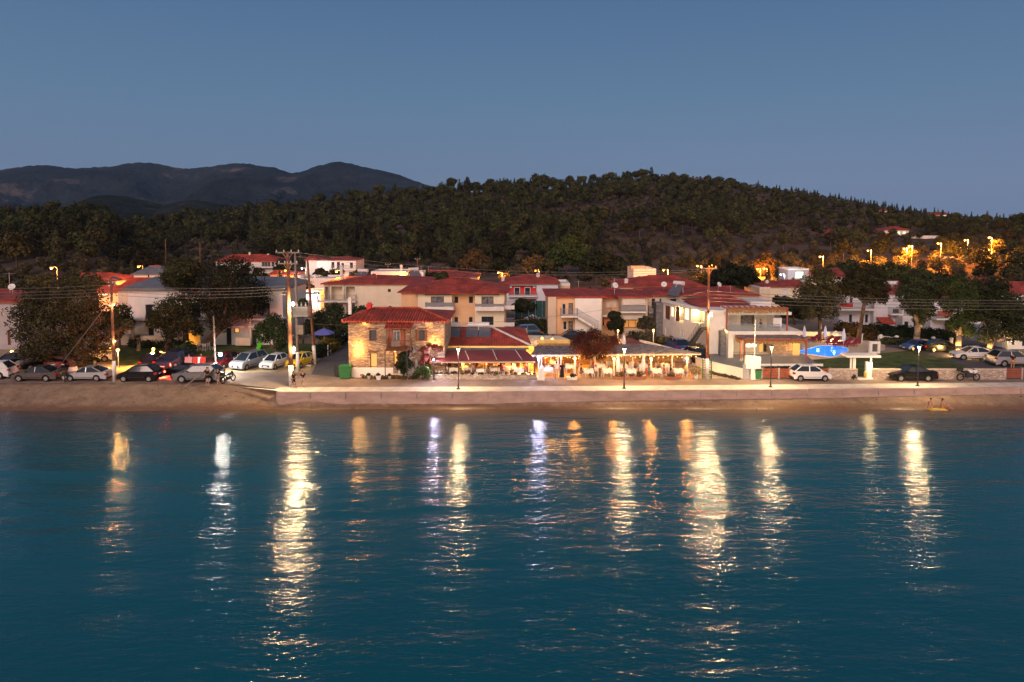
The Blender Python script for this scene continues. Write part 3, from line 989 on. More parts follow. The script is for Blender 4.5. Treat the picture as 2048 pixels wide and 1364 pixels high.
# ================================================================== HOUSES
def facade(par, p0, p1, z0, z1, ops, wallmb, glassy=None, recess=.14, defframe='frame_d'):
    """one wall from p0 to p1 (outside on the right-hand side of the way); openings (a0,a1,zb,zt,kind) get reveals, frames and panes"""
    p0 = Vector((p0[0], p0[1], 0)); p1 = Vector((p1[0], p1[1], 0))
    L = (p1 - p0).length
    d = (p1 - p0) / L
    n = Vector((d.y, -d.x, 0))

    def pt(a, z, o=0):
        q = p0 + d * a + n * o
        return (q.x, q.y, z)
    A = sorted({0, L} | {min(max(o[0], 0), L) for o in ops} | {min(max(o[1], 0), L) for o in ops})
    Z = sorted({z0, z1} | {o[2] for o in ops} | {o[3] for o in ops})
    for i in range(len(A) - 1):
        for j in range(len(Z) - 1):
            ca, cz = (A[i] + A[i + 1]) / 2, (Z[j] + Z[j + 1]) / 2
            if any(o[0] < ca < o[1] and o[2] < cz < o[3] for o in ops): continue
            wallmb.quad(pt(A[i], Z[j]), pt(A[i + 1], Z[j]), pt(A[i + 1], Z[j + 1]), pt(A[i], Z[j + 1]))
    for o in ops:
        a0, a1, zb, zt, kind = o[:5]
        rc = o[5] if len(o) > 5 else recess
        wallmb.quad(pt(a0, zb), pt(a1, zb), pt(a1, zb, -rc), pt(a0, zb, -rc))
        wallmb.quad(pt(a0, zt, -rc), pt(a1, zt, -rc), pt(a1, zt), pt(a0, zt))
        wallmb.quad(pt(a0, zb), pt(a0, zb, -rc), pt(a0, zt, -rc), pt(a0, zt))
        wallmb.quad(pt(a1, zb, -rc), pt(a1, zb), pt(a1, zt), pt(a1, zt, -rc))
        if kind == 'open':
            wallmb.quad(pt(a0, zb, -rc), pt(a1, zb, -rc), pt(a1, zt, -rc), pt(a0, zt, -rc))
            continue
        fm = {'dark': 'frame_d', 'white': 'metal_w', 'brown': 'frame_b', 'lit': 'frame_b', 'lit_w': 'metal_w', 'lit_o': 'frame_b', 'shut': 'shutter_w', 'door': 'frame_b', 'doorw': 'metal_w', 'wood': 'wood', 'curt': 'frame_d'}[kind]
        f = MB()
        t = .07
        for (aa, ab, za, zz) in ((a0, a0 + t, zb, zt), (a1 - t, a1, zb, zt), (a0 + t, a1 - t, zb, zb + t), (a0 + t, a1 - t, zt - t, zt)):
            q = [pt(aa, za, -rc + .06), pt(ab, za, -rc + .06), pt(ab, zz, -rc + .06), pt(aa, zz, -rc + .06), pt(aa, za, -rc), pt(ab, za, -rc), pt(ab, zz, -rc), pt(aa, zz, -rc)]
            f.add(q, [(0, 1, 2, 3), (0, 4, 5, 1), (1, 5, 6, 2), (2, 6, 7, 3), (3, 7, 4, 0)])
        wdt = a1 - a0
        nm = max(0, int(round(wdt / .95)) - 1) if kind not in ('shut', 'door', 'doorw', 'wood') else 0
        for k in range(nm):
            ac = a0 + wdt * (k + 1) / (nm + 1)
            q = [pt(ac - .035, zb + t, -rc + .06), pt(ac + .035, zb + t, -rc + .06), pt(ac + .035, zt - t, -rc + .06), pt(ac - .035, zt - t, -rc + .06), pt(ac - .035, zb + t, -rc), pt(ac + .035, zb + t, -rc), pt(ac + .035, zt - t, -rc), pt(ac - .035, zt - t, -rc)]
            f.add(q, [(0, 1, 2, 3), (0, 4, 5, 1), (1, 5, 6, 2), (2, 6, 7, 3), (3, 7, 4, 0)])
        isdoor = kind in ('door', 'doorw', 'wood')
        fo = f.build('door' if isdoor else ('shutter' if kind == 'shut' else 'window'), M[fm], par)
        g = MB(); g.quad(pt(a0 + t, zb + t, -rc + .015), pt(a1 - t, zb + t, -rc + .015), pt(a1 - t, zt - t, -rc + .015), pt(a0 + t, zt - t, -rc + .015))
        g.build('panel' if isdoor or kind == 'shut' else 'pane', M[{'dark': 'glass', 'white': 'glass', 'brown': 'glass', 'curt': 'glass2', 'lit': 'lit', 'lit_w': 'lit_w', 'lit_o': 'lit_o', 'shut': 'shutter_w', 'door': 'wood', 'doorw': 'shutter_w', 'wood': 'wood'}[kind]], fo)
    return d, n


def hip_roof(mb, x0, x1, y0, y1, ze, zr, rx0, rx1, th=.14, over=.45, ry=None):
    """hip or gable roof over a rectangle; the ridge runs from rx0 to rx1"""
    x0 -= over; x1 += over; y0 -= over; y1 += over
    ry = (y0 + y1) / 2 if ry is None else ry
    a, b, c, d = (x0, y0, ze), (x1, y0, ze), (x1, y1, ze), (x0, y1, ze)
    e, f = (rx0, ry, zr), (rx1, ry, zr)
    mb.quad(a, b, f, e); mb.quad(c, d, e, f)
    mb.add([b, c, f], [(0, 1, 2)]); mb.add([d, a, e], [(0, 1, 2)])
    # fascia and soffit
    a2, b2, c2, d2 = [(p[0], p[1], ze - th) for p in (a, b, c, d)]
    mb.quad(a, a2, b2, b); mb.quad(b, b2, c2, c); mb.quad(c, c2, d2, d); mb.quad(d, d2, a2, a)
    mb.quad(a2, d2, c2, b2)


def chimney(par, x, y, z0, z1, w=.5, m='white'):
    c = MB(); c.box(x - w / 2, x + w / 2, y - w / 2, y + w / 2, z0, z1)
    c.box(x - w / 2 - .08, x + w / 2 + .08, y - w / 2 - .08, y + w / 2 + .08, z1, z1 + .08)
    c.box(x - w / 2 + .05, x + w / 2 - .05, y - w / 2 + .05, y + w / 2 - .05, z1 + .08, z1 + .25)
    return c.build('chimney', M[m], par)


HOUSES = []


class House:
    """x to the right, y away from the sea, origin on the ground at the front left corner"""
    def __init__(s, label, pxl, pxr, Y, eave_row, depth, wall='white', cat='house', name='village_house', base=None, rz=0, group=None):
        s.Y = Y
        z = tz(XW(pxl, Y), Y) if base is None else base
        s.z = max(z, 1.44)
        s.x0 = XW(pxl, Y, s.z + 3)
        s.w = XW(pxr, Y, s.z + 3) - s.x0
        s.h = W(1024, eave_row, Y).z - s.z
        s.d = depth
        s.t = thing(name, label, cat, (s.x0, Y, s.z), rz, group)
        HOUSES.append((s.x0, s.x0 + s.w, Y, Y + depth))
        s.wm = wall; s.ops = []; s.ops_r = []; s.ops_l = []

    def lx(s, px, dy=0): return XW(px, s.Y + dy, s.z + 3) - s.x0
    def lz(s, py, dy=0): return W(1024, py, s.Y + dy).z - s.z

    def win(s, pxl, pyt, pxr, pyb, kind='dark', rc=.14):
        s.ops.append((s.lx(pxl), s.lx(pxr), max(s.lz(pyb), .02), min(s.lz(pyt), s.h - .05), kind, rc)); return s

    def walls(s):
        mb = MB()
        w, d, h = s.w, s.d, s.h
        facade(s.t, (0, 0), (w, 0), -2 if s.z > 2 else -.3, h, s.ops, mb) if not (s.z > 2) else facade(s.t, (0, 0), (w, 0), 0, h, s.ops, mb)
        b = -3 if s.z > 2 else -.3
        if s.z > 2: mb.quad((0, 0, b), (w, 0, b), (w, 0, 0), (0, 0, 0))
        facade(s.t, (w, 0), (w, d), b, h, s.ops_r, mb)
        facade(s.t, (w, d), (0, d), b, h, [], mb)
        facade(s.t, (0, d), (0, 0), b, h, s.ops_l, mb)
        mb.quad((0, 0, h), (w, 0, h), (w, d, h), (0, d, h))
        mb.build('wall', M[s.wm], s.t)
        return s

    def roof(s, ridge_row, rl, rr, m='roof', over=.45, th=.16, ry=None):
        ryy = s.d / 2 if ry is None else ry
        zr = W(1024, ridge_row, s.Y + ryy).z - s.z
        mb = MB()
        hip_roof(mb, 0, s.w, 0, s.d, s.h + .12, max(zr, s.h + .5), s.lx(rl, ryy), s.lx(rr, ryy), th, over, ryy)
        s.rf = mb.build('roof', M[m], s.t)
        cap = MB(); cap.cyl((s.lx(rl, ryy), ryy, max(zr, s.h + .5) + .03), (s.lx(rr, ryy) + .01, ryy, max(zr, s.h + .5) + .03), .11, n=6)
        cap.build('ridge_tiles', M['roof_b'], s.rf)
        s.zr = max(zr, s.h + .5)
        return s

    def flat(s, m='slab', par=.35, over=.0):
        mb = MB(); w, d, h = s.w, s.d, s.h
        mb.box(-over, w + over, -over, d + over, h + .002, h + .14)
        for (a, b, c, e) in ((-over, w + over, -over, -over + .15), (-over, w + over, d + over - .15, d + over), (-over, -over + .15, -over + .15, d + over - .15), (w + over - .15, w + over, -over + .15, d + over - .15)):
            mb.box(a, b, c, e, h + .14, h + .14 + par)
        s.rf = mb.build('roof', M[m], s.t); s.zr = h + .2
        return s

    def balcony(s, pxl, pxr, py_floor, proj=1.3, th=.22, rail='bars', railh=.95, parapet=0, m='slab'):
        z = s.lz(py_floor, -proj); a, b = s.lx(pxl, -proj), s.lx(pxr, -proj)
        mb = MB(); mb.box(a, b, -proj, -.002, z - th, z)
        if parapet:
            mb.box(a, b, -proj, -proj + .12, z, z + parapet); mb.box(a, a + .12, -proj + .12, -.002, z, z + parapet); mb.box(b - .12, b, -proj + .12, -.002, z, z + parapet)
        bo = mb.build('balcony', M[m], s.t)
        if rail:
            r = MB(); z1 = z + parapet; z2 = z1 + railh
            if rail == 'glass':
                r.box(a + .02, b - .02, -proj + .03, -proj + .06, z1 + .08, z2)
            n = max(2, int((b - a) / (.16 if rail == 'bars' else 1.2)))
            for i in range(n + 1):
                x = a + .04 + (b - a - .08) * i / n
                r.box(x - .015, x + .015, -proj + .02, -proj + .05, z1, z2)
            r.box(a, b, -proj + .01, -proj + .07, z2, z2 + .05)
            for x in (a + .03, b - .05):
                r.box(x, x + .03, -proj + .07, -.01, z2, z2 + .04)
                for k in range(int(proj / .2)):
                    r.box(x, x + .02, -proj + .2 + k * .2, -proj + .22 + k * .2, z1, z2)
            r.build('railing', M['rail'], bo)
        return bo

    def awning(s, pxl, pxr, pyt, pyb, proj=.9, m='canvas_c'):
        a, b = s.lx(pxl), s.lx(pxr)
        z1 = s.lz(pyt); z0 = s.lz(pyb, -proj)
        mb = MB()
        mb.quad((a, -.02, z1), (b, -.02, z1), (b, -proj, z0 + .15), (a, -proj, z0 + .15))
        mb.quad((a, -proj, z0 + .15), (b, -proj, z0 + .15), (b, -proj, z0), (a, -proj, z0))
        mb.quad((a, -.02, z1 - .03), (b, -.02, z1 - .03), (b, -proj + .02, z0 + .12), (a, -proj + .02, z0 + .12))
        mb.cyl((a, -.1, z1 + .02), (b, -.1, z1 + .02), .07, n=6)
        return mb.build('awning', M[m], s.t)

    def box(s, name, pxl, pyt, pxr, pyb, y0, y1, m, par=None):
        mb = MB(); mb.box(s.lx(pxl, y0), s.lx(pxr, y0), y0, y1, s.lz(pyb, y0), s.lz(pyt, y0))
        return mb.build(name, M[m], par or s.t)

    def chim(s, px, py_top, dy=None, w=.5, m='white'):
        dy = s.d / 2 if dy is None else dy
        return chimney(s.rf, s.lx(px, dy), dy, s.h, s.lz(py_top, dy), w, m)


# -------- left edge
h = House('grey rendered villa at the far left edge behind the parked cars', -70, 38, 84, 604, 12, 'grey')
h.win(4, 623, 8, 631, 'lit'); h.win(14, 660, 20, 690, 'door'); h.win(-30, 640, -18, 655, 'dark'); h.win(21, 664, 24, 672, 'white')
h.walls().roof(580, -60, 20, 'roof')
h = House('small lit porch house beside the big pine tree on the left', 38, 62, 92, 655, 7, 'cream')
h.win(42, 664, 56, 684, 'dark'); h.walls().flat()
h = House('white gabled house behind the roadside pine, left of the long villa', 160, 232, 150, 561, 10, 'white2')
h.win(176, 565, 182, 571); h.win(204, 564, 210, 571); h.walls().roof(546, 163, 226, 'roof')
h = House('low house with lit porch windows between pine and long villa', 196, 262, 120, 584, 8, 'cream')
h.win(231, 585, 246, 592, 'lit'); h.win(204, 587, 214, 594, 'lit_w'); h.walls().roof(572, 205, 250, 'roof')
h = House('white gable end rising behind the grey roofed villa', 268, 326, 146, 549, 9, 'white2')
h.win(296, 548, 299, 555); h.walls().roof(532, 300, 324, 'roof_grey')
h = House('house with long red roof and dormer behind the grey roofed villa', 236, 345, 112, 580, 8, 'cream')
h.walls().roof(556, 262, 335, 'roof_c')
h.box('dormer', 312, 561, 325, 569, 2.2, 3.4, 'white'); h.win  # dormer
# -------- long villa behind the stone pines
h = House('long white two storey villa with grey roof behind the stone pines', 258, 566, 87, 577, 10, 'white', name='villa', cat='villa')
h.win(292, 609, 305, 637, 'brown'); h.win(384, 606, 402, 636, 'brown'); h.win(465, 607, 484, 633, 'brown'); h.win(523, 606, 540, 633, 'dark')
h.win(296, 655, 307, 671, 'dark'); h.win(330, 654, 346, 690, 'door'); h.win(378, 656, 396, 690, 'lit_o'); h.win(468, 656, 478, 666, 'lit'); h.win(452, 656, 462, 690, 'dark'); h.win(497, 660, 512, 690, 'dark')
h.walls()
mb = MB(); hip_roof(mb, 0, h.w, 0, h.d, h.h + .1, h.h + 1.15, 1, h.w - 1, .3, .5); h.rf = mb.build('roof', M['roof_grey'], h.t)
h.balcony(258, 566, 637, 1.2, .25, None)
for a, b in ((264, 300), (392, 430), (446, 497), (505, 550)):
    h.awning(a, b, 640, 655, 1.5, 'canvas')
for px in (262, 352, 498, 560): h.box('pillar', px, 639, px + 4, 690, -1.15, -.85, 'sand')
h.box('terrace_wall', 470, 676, 500, 691, -2.2, -2.05, 'sand'); h.box('terrace_wall', 280, 672, 330, 690, -2.2, -2.05, 'sand')
h.box('yellow_screen', 377, 663, 400, 690, -2.6, -2.55, 'c_yellow')
h.box('outside_stair', 236, 670, 256, 690, -1.5, -.3, 'white')
# -------- upper left houses
h = House('white house with two chimneys on the slope above the stone pines', 432, 558, 205, 523, 10, 'white2')
h.win(494, 524, 502, 532, 'dark'); h.win(523, 524, 541, 533, 'white'); h.win(543, 524, 549, 533, 'dark'); h.win(508, 536, 518, 543, 'dark')
h.walls().roof(509, 465, 540, 'roof_c'); h.balcony(500, 556, 534, 1.5, .3, 'bars'); h.chim(500, 506); h.chim(537, 509)
h = House('low red roofed house below the slope house by the cross-armed pole', 540, 590, 170, 549, 8, 'cream')
h.win(562, 551, 570, 557, 'lit_w'); h.walls().roof(541, 548, 580, 'roof_c')
h = House('three storey white block with dark balconies on the slope', 634, 712, 178, 521, 10, 'white2', cat='apartment block', name='apartment_block')
h.win(663, 524, 669, 536, 'brown'); h.win(674, 524, 680, 536, 'brown'); h.win(683, 526, 688, 536, 'brown'); h.win(700, 525, 706, 536, 'dark'); h.win(684, 541, 690, 548, 'lit_o')
h.walls().roof(514, 670, 705, 'roof_b', .2); h.balcony(661, 712, 538, 1.4, .35, 'bars')
h = House('white block with plain side wall left of the three storey block', 612, 634, 182, 520, 9, 'white')
h.walls().roof(512, 618, 632, 'roof_c')
h = House('flat roofed white house with terrace railing behind the H-shaped pole', 596, 668, 150, 561, 9, 'white2')
h.win(606, 566, 612, 574, 'lit_w'); h.win(622, 570, 629, 577, 'brown'); h.win(648, 568, 654, 574); h.walls().flat(par=.4); h.chim(630, 551)
h = House('small white house under the leaning pole with a lit doorway', 596, 640, 122, 588, 7, 'white')
h.win(618, 572, 628, 582, 'brown'); h.win(600, 597, 604, 606, 'lit_w'); h.walls().flat(par=.2)
# -------- centre
h = House('large cream house with red hip roof and side balconies beside the stone tavern', 648, 850, 110, 568, 12, 'paleyellow')
h.win(776, 578, 782, 584); h.win(777, 612, 783, 618)
for (a, b) in ((650, 658), (663, 685), (692, 710)):
    h.win(a, 573, b, 600, 'open', 1.3); h.win(a, 606, b, 630, 'open', 1.3)
h.walls().roof(549, 745, 752, 'roof'); h.balcony(634, 711, 602, .9, .25, 'bars')
h.chim(684, 533, 2.5, .42); h.box('drainpipe', 657.5, 570, 659.5, 640, -.12, -.02, 'metal'); h.box('drainpipe', 688, 570, 690, 640, -.12, -.02, 'metal'); h.box('corner_pillar', 710, 570, 712.5, 640, -.06, -.003, 'slab')
h = House('cream two storey house with white balconies directly behind the tavern roof', 803, 1012, 98, 585, 11, 'peach')
H8 = h
h.walls_saved = None
# forward bays are paler: separate wall parts standing proud of the peach wall
h.win(909, 593, 916.5, 606, 'dark'); h.win(938, 593, 946, 606, 'dark'); h.win(909, 634, 916, 650, 'dark'); h.win(938, 634, 945, 650, 'dark')
h.walls().roof(557, 893, 940, 'roof', .5)
for (a, b, wl, wr, name) in ((836, 904, 862, 888, 'a'), (950, 1009, 963, 987, 'b')):
    bay = MB(); y0 = -.9
    o = [(h.lx(wl, y0) - h.lx(a, y0), h.lx(wr, y0) - h.lx(a, y0), h.lz(617, y0), h.lz(593, y0), 'curt'),
         (h.lx(wl, y0) - h.lx(a, y0), h.lx(wr, y0) - h.lx(a, y0), h.lz(650, y0), h.lz(633, y0), 'dark')]
    bo = thing('front_bay', '', '', (h.lx(a, y0), y0, 0)); bo.parent = h.t; del bo['label']; del bo['category']
    wdt = h.lx(b, y0) - h.lx(a, y0)
    facade(bo, (0, 0), (wdt, 0), 0, h.h, o, bay); facade(bo, (wdt, 0), (wdt, .89), 0, h.h, [], bay); facade(bo, (0, .89), (0, 0), 0, h.h, [], bay)
    bay.build('bay_wall', M['paleyellow'], bo)
    h.box('cassette_awning', a + 14 if a < 900 else a + 1, 585.5, b - 2 if a < 900 else b - 10, 590, y0 - .45, y0 - .003, 'canvas_stripe')
h.balcony(850, 907, 619, 2.1, .2, 'glass', .55, .38)
h.balcony(950, 1008, 619, 2.1, .2, 'glass', .35, .38)
h.balcony(1008, 1029, 616, 1.0, .2, 'bars', .6, .35); h.balcony(1008, 1029, 650, 1.0, .2, 'bars', .6, .35)
mb = MB()
zg = h.h + .13
mb.add([(h.lx(905), -1.55, zg), (h.lx(955), -1.55, zg), (h.lx(925), 1.8, zg + 1.0)], [(0, 1, 2)])
mb.add([(h.lx(830), -1.55, zg), (h.lx(1014), -1.55, zg), (h.lx(1014), -.4, zg + .35), (h.lx(830), -.4, zg + .35)], [(0, 1, 2, 3)])
mb.box(h.lx(830), h.lx(1014), -1.55, -.52, zg - .16, zg - .003)
mb.build('porch_roof', M['roof'], h.t)
h = House('white house with bright red balcony wall behind the cream house', 1003, 1116, 122, 567, 10, 'bluewhite')
h.win(1018, 571, 1073, 590, 'open', .8); h.win(1034, 598, 1073, 617, 'open', .8)
h.walls().roof(550, 1043, 1090, 'roof'); h.balcony(1017, 1074, 592, .7, .22, 'bars', .7)
for (a, b, c, d) in ((1018.5, 571.5, 1072.5, 589.5), (1034.5, 598.5, 1072.5, 616.5)): h.box('red_wall', a, b, c, d, .74, .79, 'red')
for a in (1028, 1049):
    f = h.box('window', a, 574, a + 12, 589.5, .66, .735, 'metal_w'); h.box('pane', a + 1.2, 575.5, a + 10.8, 589.5, .64, .659, 'glass', f)
h.box('air_conditioner', 1019, 572, 1024, 576, .5, .735, 'metal_w'); h.box('air_conditioner', 1066, 572, 1071, 576, .5, .735, 'metal_w')
h.chim(1076, 549, 4, .6); h.chim(1006, 557, 2, .5)
h = House('peach annex with bright orange lit wall right of the red balcony house', 1116, 1140, 124, 572, 8, 'peach')
h.walls().flat()
# -------- right of centre: the peach complex
h = House('peach block with white outside staircase behind the bougainvillea', 1098, 1205, 92, 594, 10, 'peach')
h.win(1124, 607, 1132, 632, 'white'); h.win(1137, 606, 1146, 632, 'curt'); h.win(1126, 642, 1134, 660, 'white'); h.win(1137, 642, 1146, 662, 'curt')
h.walls().roof(577, 1150, 1175, 'roof'); 
h.box('end_wall', 1096, 594, 1112, 668, -.5, -.003, 'sand')
h.box('white_wall', 1150, 597, 1203, 664, -.6, -.003, 'white2')
h.balcony(1122, 1156, 632, 1.9, .22, 'bars', .9)
st = MB(); x0, x1 = h.lx(1156, -1.6), h.lx(1197, -1.6); z0, z1 = h.lz(632, -1.6), h.lz(656, -1.6)
N = 12
for i in range(N):
    xa = x0 + (x1 - x0) * i / N; xb = x0 + (x1 - x0) * (i + 1) / N; zt = z0 + (z1 - z0) * (i + .5) / N
    st.box(xa, xb, -1.9, -.62, zt - .35, zt)
so = st.build('outside_stair', M['slab'], h.t)
rl = MB(); rl.bar((x0, -1.88, z0 + .9), (x1, -1.88, z1 + .9), .05)
for i in range(22):
    q = (i + .5) / 22; rl.box(x0 + (x1 - x0) * q - .015, x0 + (x1 - x0) * q + .015, -1.89, -1.87, z0 + (z1 - z0) * q, z0 + (z1 - z0) * q + .9)
rl.build('railing', M['rail'], so)
h = House('peach block with small balcony between staircase block and awning block', 1202, 1243, 94, 596, 9, 'peach')
h.win(1212, 602, 1220, 614, 'shut'); h.win(1226, 600, 1233, 614, 'shut'); h.win(1204, 636, 1222, 652, 'dark', .5)
h.walls().roof(577, 1212, 1236, 'roof', .6); h.balcony(1200, 1223, 630, 1.2, .25, 'bars', .9)
h.awning(1206, 1226, 636, 652, 1.4, 'c_orange')
h = House('block with big cream awning over a tiled balcony and lit shop below', 1243, 1295, 91, 594, 9, 'cream')
h.win(1246, 611, 1288, 621, 'open', 1.2); h.win(1246, 641, 1286, 657, 'lit_o', .8)
h.walls().roof(580, 1255, 1285, 'roof', .6)
h.awning(1244, 1289, 594, 610, .8); h.awning(1245, 1290, 627, 639, 1.0); h.balcony(1242, 1292, 623, 1.1, .2, 'glass', .75)
for i, m in enumerate(('canvas', 'c_white', 'c_yellow', 'violet')): h.box('balcony_board', 1248 + i * 10, 612, 1256 + i * 10, 620, -1.0, -.97, m)
h = House('wide cream house with two-crested red roof behind the peach blocks', 1240, 1408, 122, 573, 11, 'paleyellow')
h.win(1268, 576, 1271, 590, 'brown'); h.win(1330, 577, 1340, 588); h.win(1385, 577, 1393, 588)
h.walls().roof(551, 1295, 1350, 'roof_c', .5); h.chim(1252, 560, 1.5, .6)
h = House('cream block with red hip roof behind the long side wall of the hotel', 1296, 1375, 98, 591, 9, 'cream')
h.win(1303, 597, 1310, 617, 'brown'); h.win(1318, 597, 1324, 612, 'white'); h.win(1340, 598, 1352, 603, 'dark')
h.walls().roof(574, 1330, 1352, 'roof', .5); h.balcony(1298, 1312, 624, 1.0, .22, 'bars', .8)
h = House('low block with broad red roof behind the hotel terrace', 1376, 1512, 100, 591, 9, 'cream')
h.win(1440, 595, 1460, 602, 'lit_o'); h.walls().roof(573, 1432, 1462, 'roof', .5)
h = House('white flat roofed house with roof terrace above the wide cream house', 1267, 1312, 152, 543, 8, 'white2')
h.win(1275, 552, 1281, 558); h.walls().flat(par=.5); h.box('rooftop_kiosk', 1262, 532, 1290, 541, 2, 4, 'peach'); h.box('rooftop_tank', 1291, 535, 1303, 541, 2.5, 4, 'metal')
h = House('long red roofed house half hidden behind the cream houses', 836, 955, 148, 553, 9, 'sand')
h.walls().roof(541, 860, 915, 'roof_b')
h = House('white framed terrace house behind the large cream house', 742, 812, 150, 546, 8, 'white2')
for a in (748, 762, 776, 790): h.win(a, 550, a + 9, 560, 'lit_o' if a in (762, 790) else 'dark')
h.walls().flat(par=.2); h.chim(803, 532)
h = House('low red roofed house right of the white framed terrace house', 800, 842, 156, 553, 8, 'cream')
h.walls().roof(545, 806, 836, 'roof'); 
h = House('tiny white rooftop room with a slanted solar heater', 825, 847, 138, 547, 4, 'white2'); h.walls().flat(par=.2)
# -------- right side
h = House('cream house with red hip roof left of the tall pines on the right', 1530, 1602, 122, 573, 10, 'paleyellow')
h.win(1565, 579, 1575, 589, 'shut'); h.win(1586, 580, 1588, 586, 'dark')
h.walls().roof(560, 1560, 1600, 'roof'); h.chim(1533, 563, 3, .5)
h = House('cream side wing of the hip roofed house left of the tall pines', 1519, 1540, 121.2, 577, 8, 'cream'); h.walls().flat(par=.1)
h = House('white hotel wing with two storeys of balconies behind the loungers', 1678, 1748, 104, 586, 10, 'bluewhite', cat='hotel wing')
for a in (1699, 1731): h.win(a, 596, a + 6, 611, 'dark'); h.win(a, 629, a + 6, 646, 'dark')
h.win(1685, 601, 1688, 606, 'white'); h.walls().roof(566, 1690, 1735, 'roof_b', .5); h.balcony(1676, 1749, 618, 1.5, .25, 'bars')
h.box('red_towels', 1679, 606, 1706, 614, -1.56, -1.51, 'c_red'); h.balcony(1690, 1749, 647, 1.2, .2, None)
h = House('white hotel wing with plain wall and solar panel on its red roof', 1748, 1808, 103, 587, 10, 'bluewhite', cat='hotel wing')
h.win(1786, 618, 1798, 628, 'dark'); h.win(1803, 643, 1807, 658, 'dark'); h.walls().roof(562, 1756, 1796, 'roof_b', .5)
h.balcony(1783, 1806, 628, 1.0, .2, 'bars')
mb = MB(); ax, bx_ = h.lx(1764, -1.6), h.lx(1792, -1.6); za = h.lz(634)
mb.quad((ax, -1.9, za - .75), (bx_, -1.9, za - .75), (bx_, -.01, za), (ax, -.01, za)); mb.quad((ax, -1.9, za - .85), (bx_, -1.9, za - .85), (bx_, -1.9, za - .75), (ax, -1.9, za - .75)); mb.box(ax, bx_, -.2, -.01, za - .9, za - .75)
mb.build('porch_roof', M['roof_c'], h.t)
h = House('white hotel wing with arched corner between the eucalyptus trunks', 1862, 1925, 99, 598, 9, 'bluewhite', cat='hotel wing')
h.win(1876, 603, 1886, 612, 'brown'); h.win(1896, 649, 1905, 662, 'dark'); h.walls().roof(576, 1880, 1912, 'roof_b', .5); h.balcony(1874, 1926, 637, 1.3, .25, 'bars')
h.box('flower_boxes', 1876, 622, 1904, 632, -1.42, -1.33, 'wood_red')
h = House('low white annex with a lit yellow window among the hotel wings', 1806, 1862, 101, 636, 8, 'bluewhite', cat='hotel wing')
h.win(1842, 647, 1847, 660, 'lit'); h.win(1810, 643, 1818, 658, 'dark'); h.walls().flat(par=.15)
h = House('low white building with an outdoor lamp at the right edge', 2018, 2120, 84, 668, 8, 'bluewhite')
h.win(2026, 676, 2031, 690, 'dark'); h.win(2046, 680, 2054, 692, 'dark'); h.walls().flat(par=.2)
h = House('white house with red roof behind the far right trees', 1930, 1990, 150, 573, 9, 'white'); h.walls().roof(556, 1945, 1978, 'roof')
h = House('red tiled house at the far right edge below the palm', 1985, 2060, 130, 588, 9, 'white'); h.walls().roof(564, 2000, 2048, 'roof')
h = House('tan two storey house with dark windows on the rise at the right', 1915, 1972, 205, 520, 10, 'sand', base=3.4)
for a in (1926, 1933, 1946, 1954): h.win(a, 524, a + 4, 531); h.win(a, 535, a + 4, 541)
h.walls().flat(par=.25)
h = House('white flat house joined to the tan house on the rise', 1972, 1998, 207, 519, 10, 'white2', base=3.6); h.walls().flat(par=.2)
h = House('reddish low house left of the tan house on the rise', 1884, 1914, 207, 524, 8, 'red', base=3.4); h.win(1903, 526, 1910, 534); h.walls().roof(519, 1890, 1908, 'roof_b')
h = House('white gabled house behind the tall pines left of the orange lamps', 1652, 1690, 150, 553, 8, 'white2'); h.win(1674, 553, 1681, 559); h.walls().roof(537, 1660, 1676, 'roof_b')
p = on_terrain(1795, 471)
h = House('floodlit villa with red roof high on the right hillside', 1770, 1818, p.y, 460, 9, 'white2', cat='villa', base=p.z)
h.win(1795, 463, 1801, 469, 'lit_w'); h.win(1806, 463, 1812, 469, 'lit_w'); h.win(1776, 463, 1780, 468, 'lit'); h.walls().roof(453, 1780, 1808, 'roof')
p = on_terrain(1850, 478)
w_ = MB(); a = XW(1822, p.y, p.z); b = XW(1877, p.y, p.z); w_.box(0, b - a, 0, .4, -1.5, 6 * p.y / F); w_.box(-.1, b - a + .1, -.06, .46, 6 * p.y / F, 6 * p.y / F + .18)
o = w_.build('retaining_wall', M['white2']); o.location = (a, p.y, p.z); tag(o, 'long white retaining wall below the villa on the right hillside', 'wall')
p = on_terrain(1672, 475)
h = House('ruined tan house with red roof on the middle of the right slope', 1648, 1680, p.y, 470, 8, 'sand', base=p.z); h.walls().roof(459, 1656, 1676, 'roof')
p = on_terrain(1768, 424)
h = House('pale stone hut near the skyline of the right hill', 1758, 1784, p.y, 421, 8, 'sand', base=p.z); h.walls().roof(418, 1762, 1782, 'roof_b')
p = on_terrain(1882, 434)
h = House('skyline house with lit porch at the right end of the hill', 1868, 1896, p.y, 429, 8, 'peach', base=p.z); h.win(1885, 430, 1893, 434, 'lit_w'); h.walls().roof(424, 1873, 1890, 'roof_b')
# backlit sign building
h = House('grey shop building behind the red roofs with a bright green-white lit sign', 1577, 1618, 160, 540, 6, 'grey', cat='shop')
h.walls().flat(par=.2)
M['sign'] = emit('green_white_sign', (.55, 1, .62), 2.2)
h.box('lit_sign', 1592, 544, 1606, 556, -.2, -.05, 'sign')


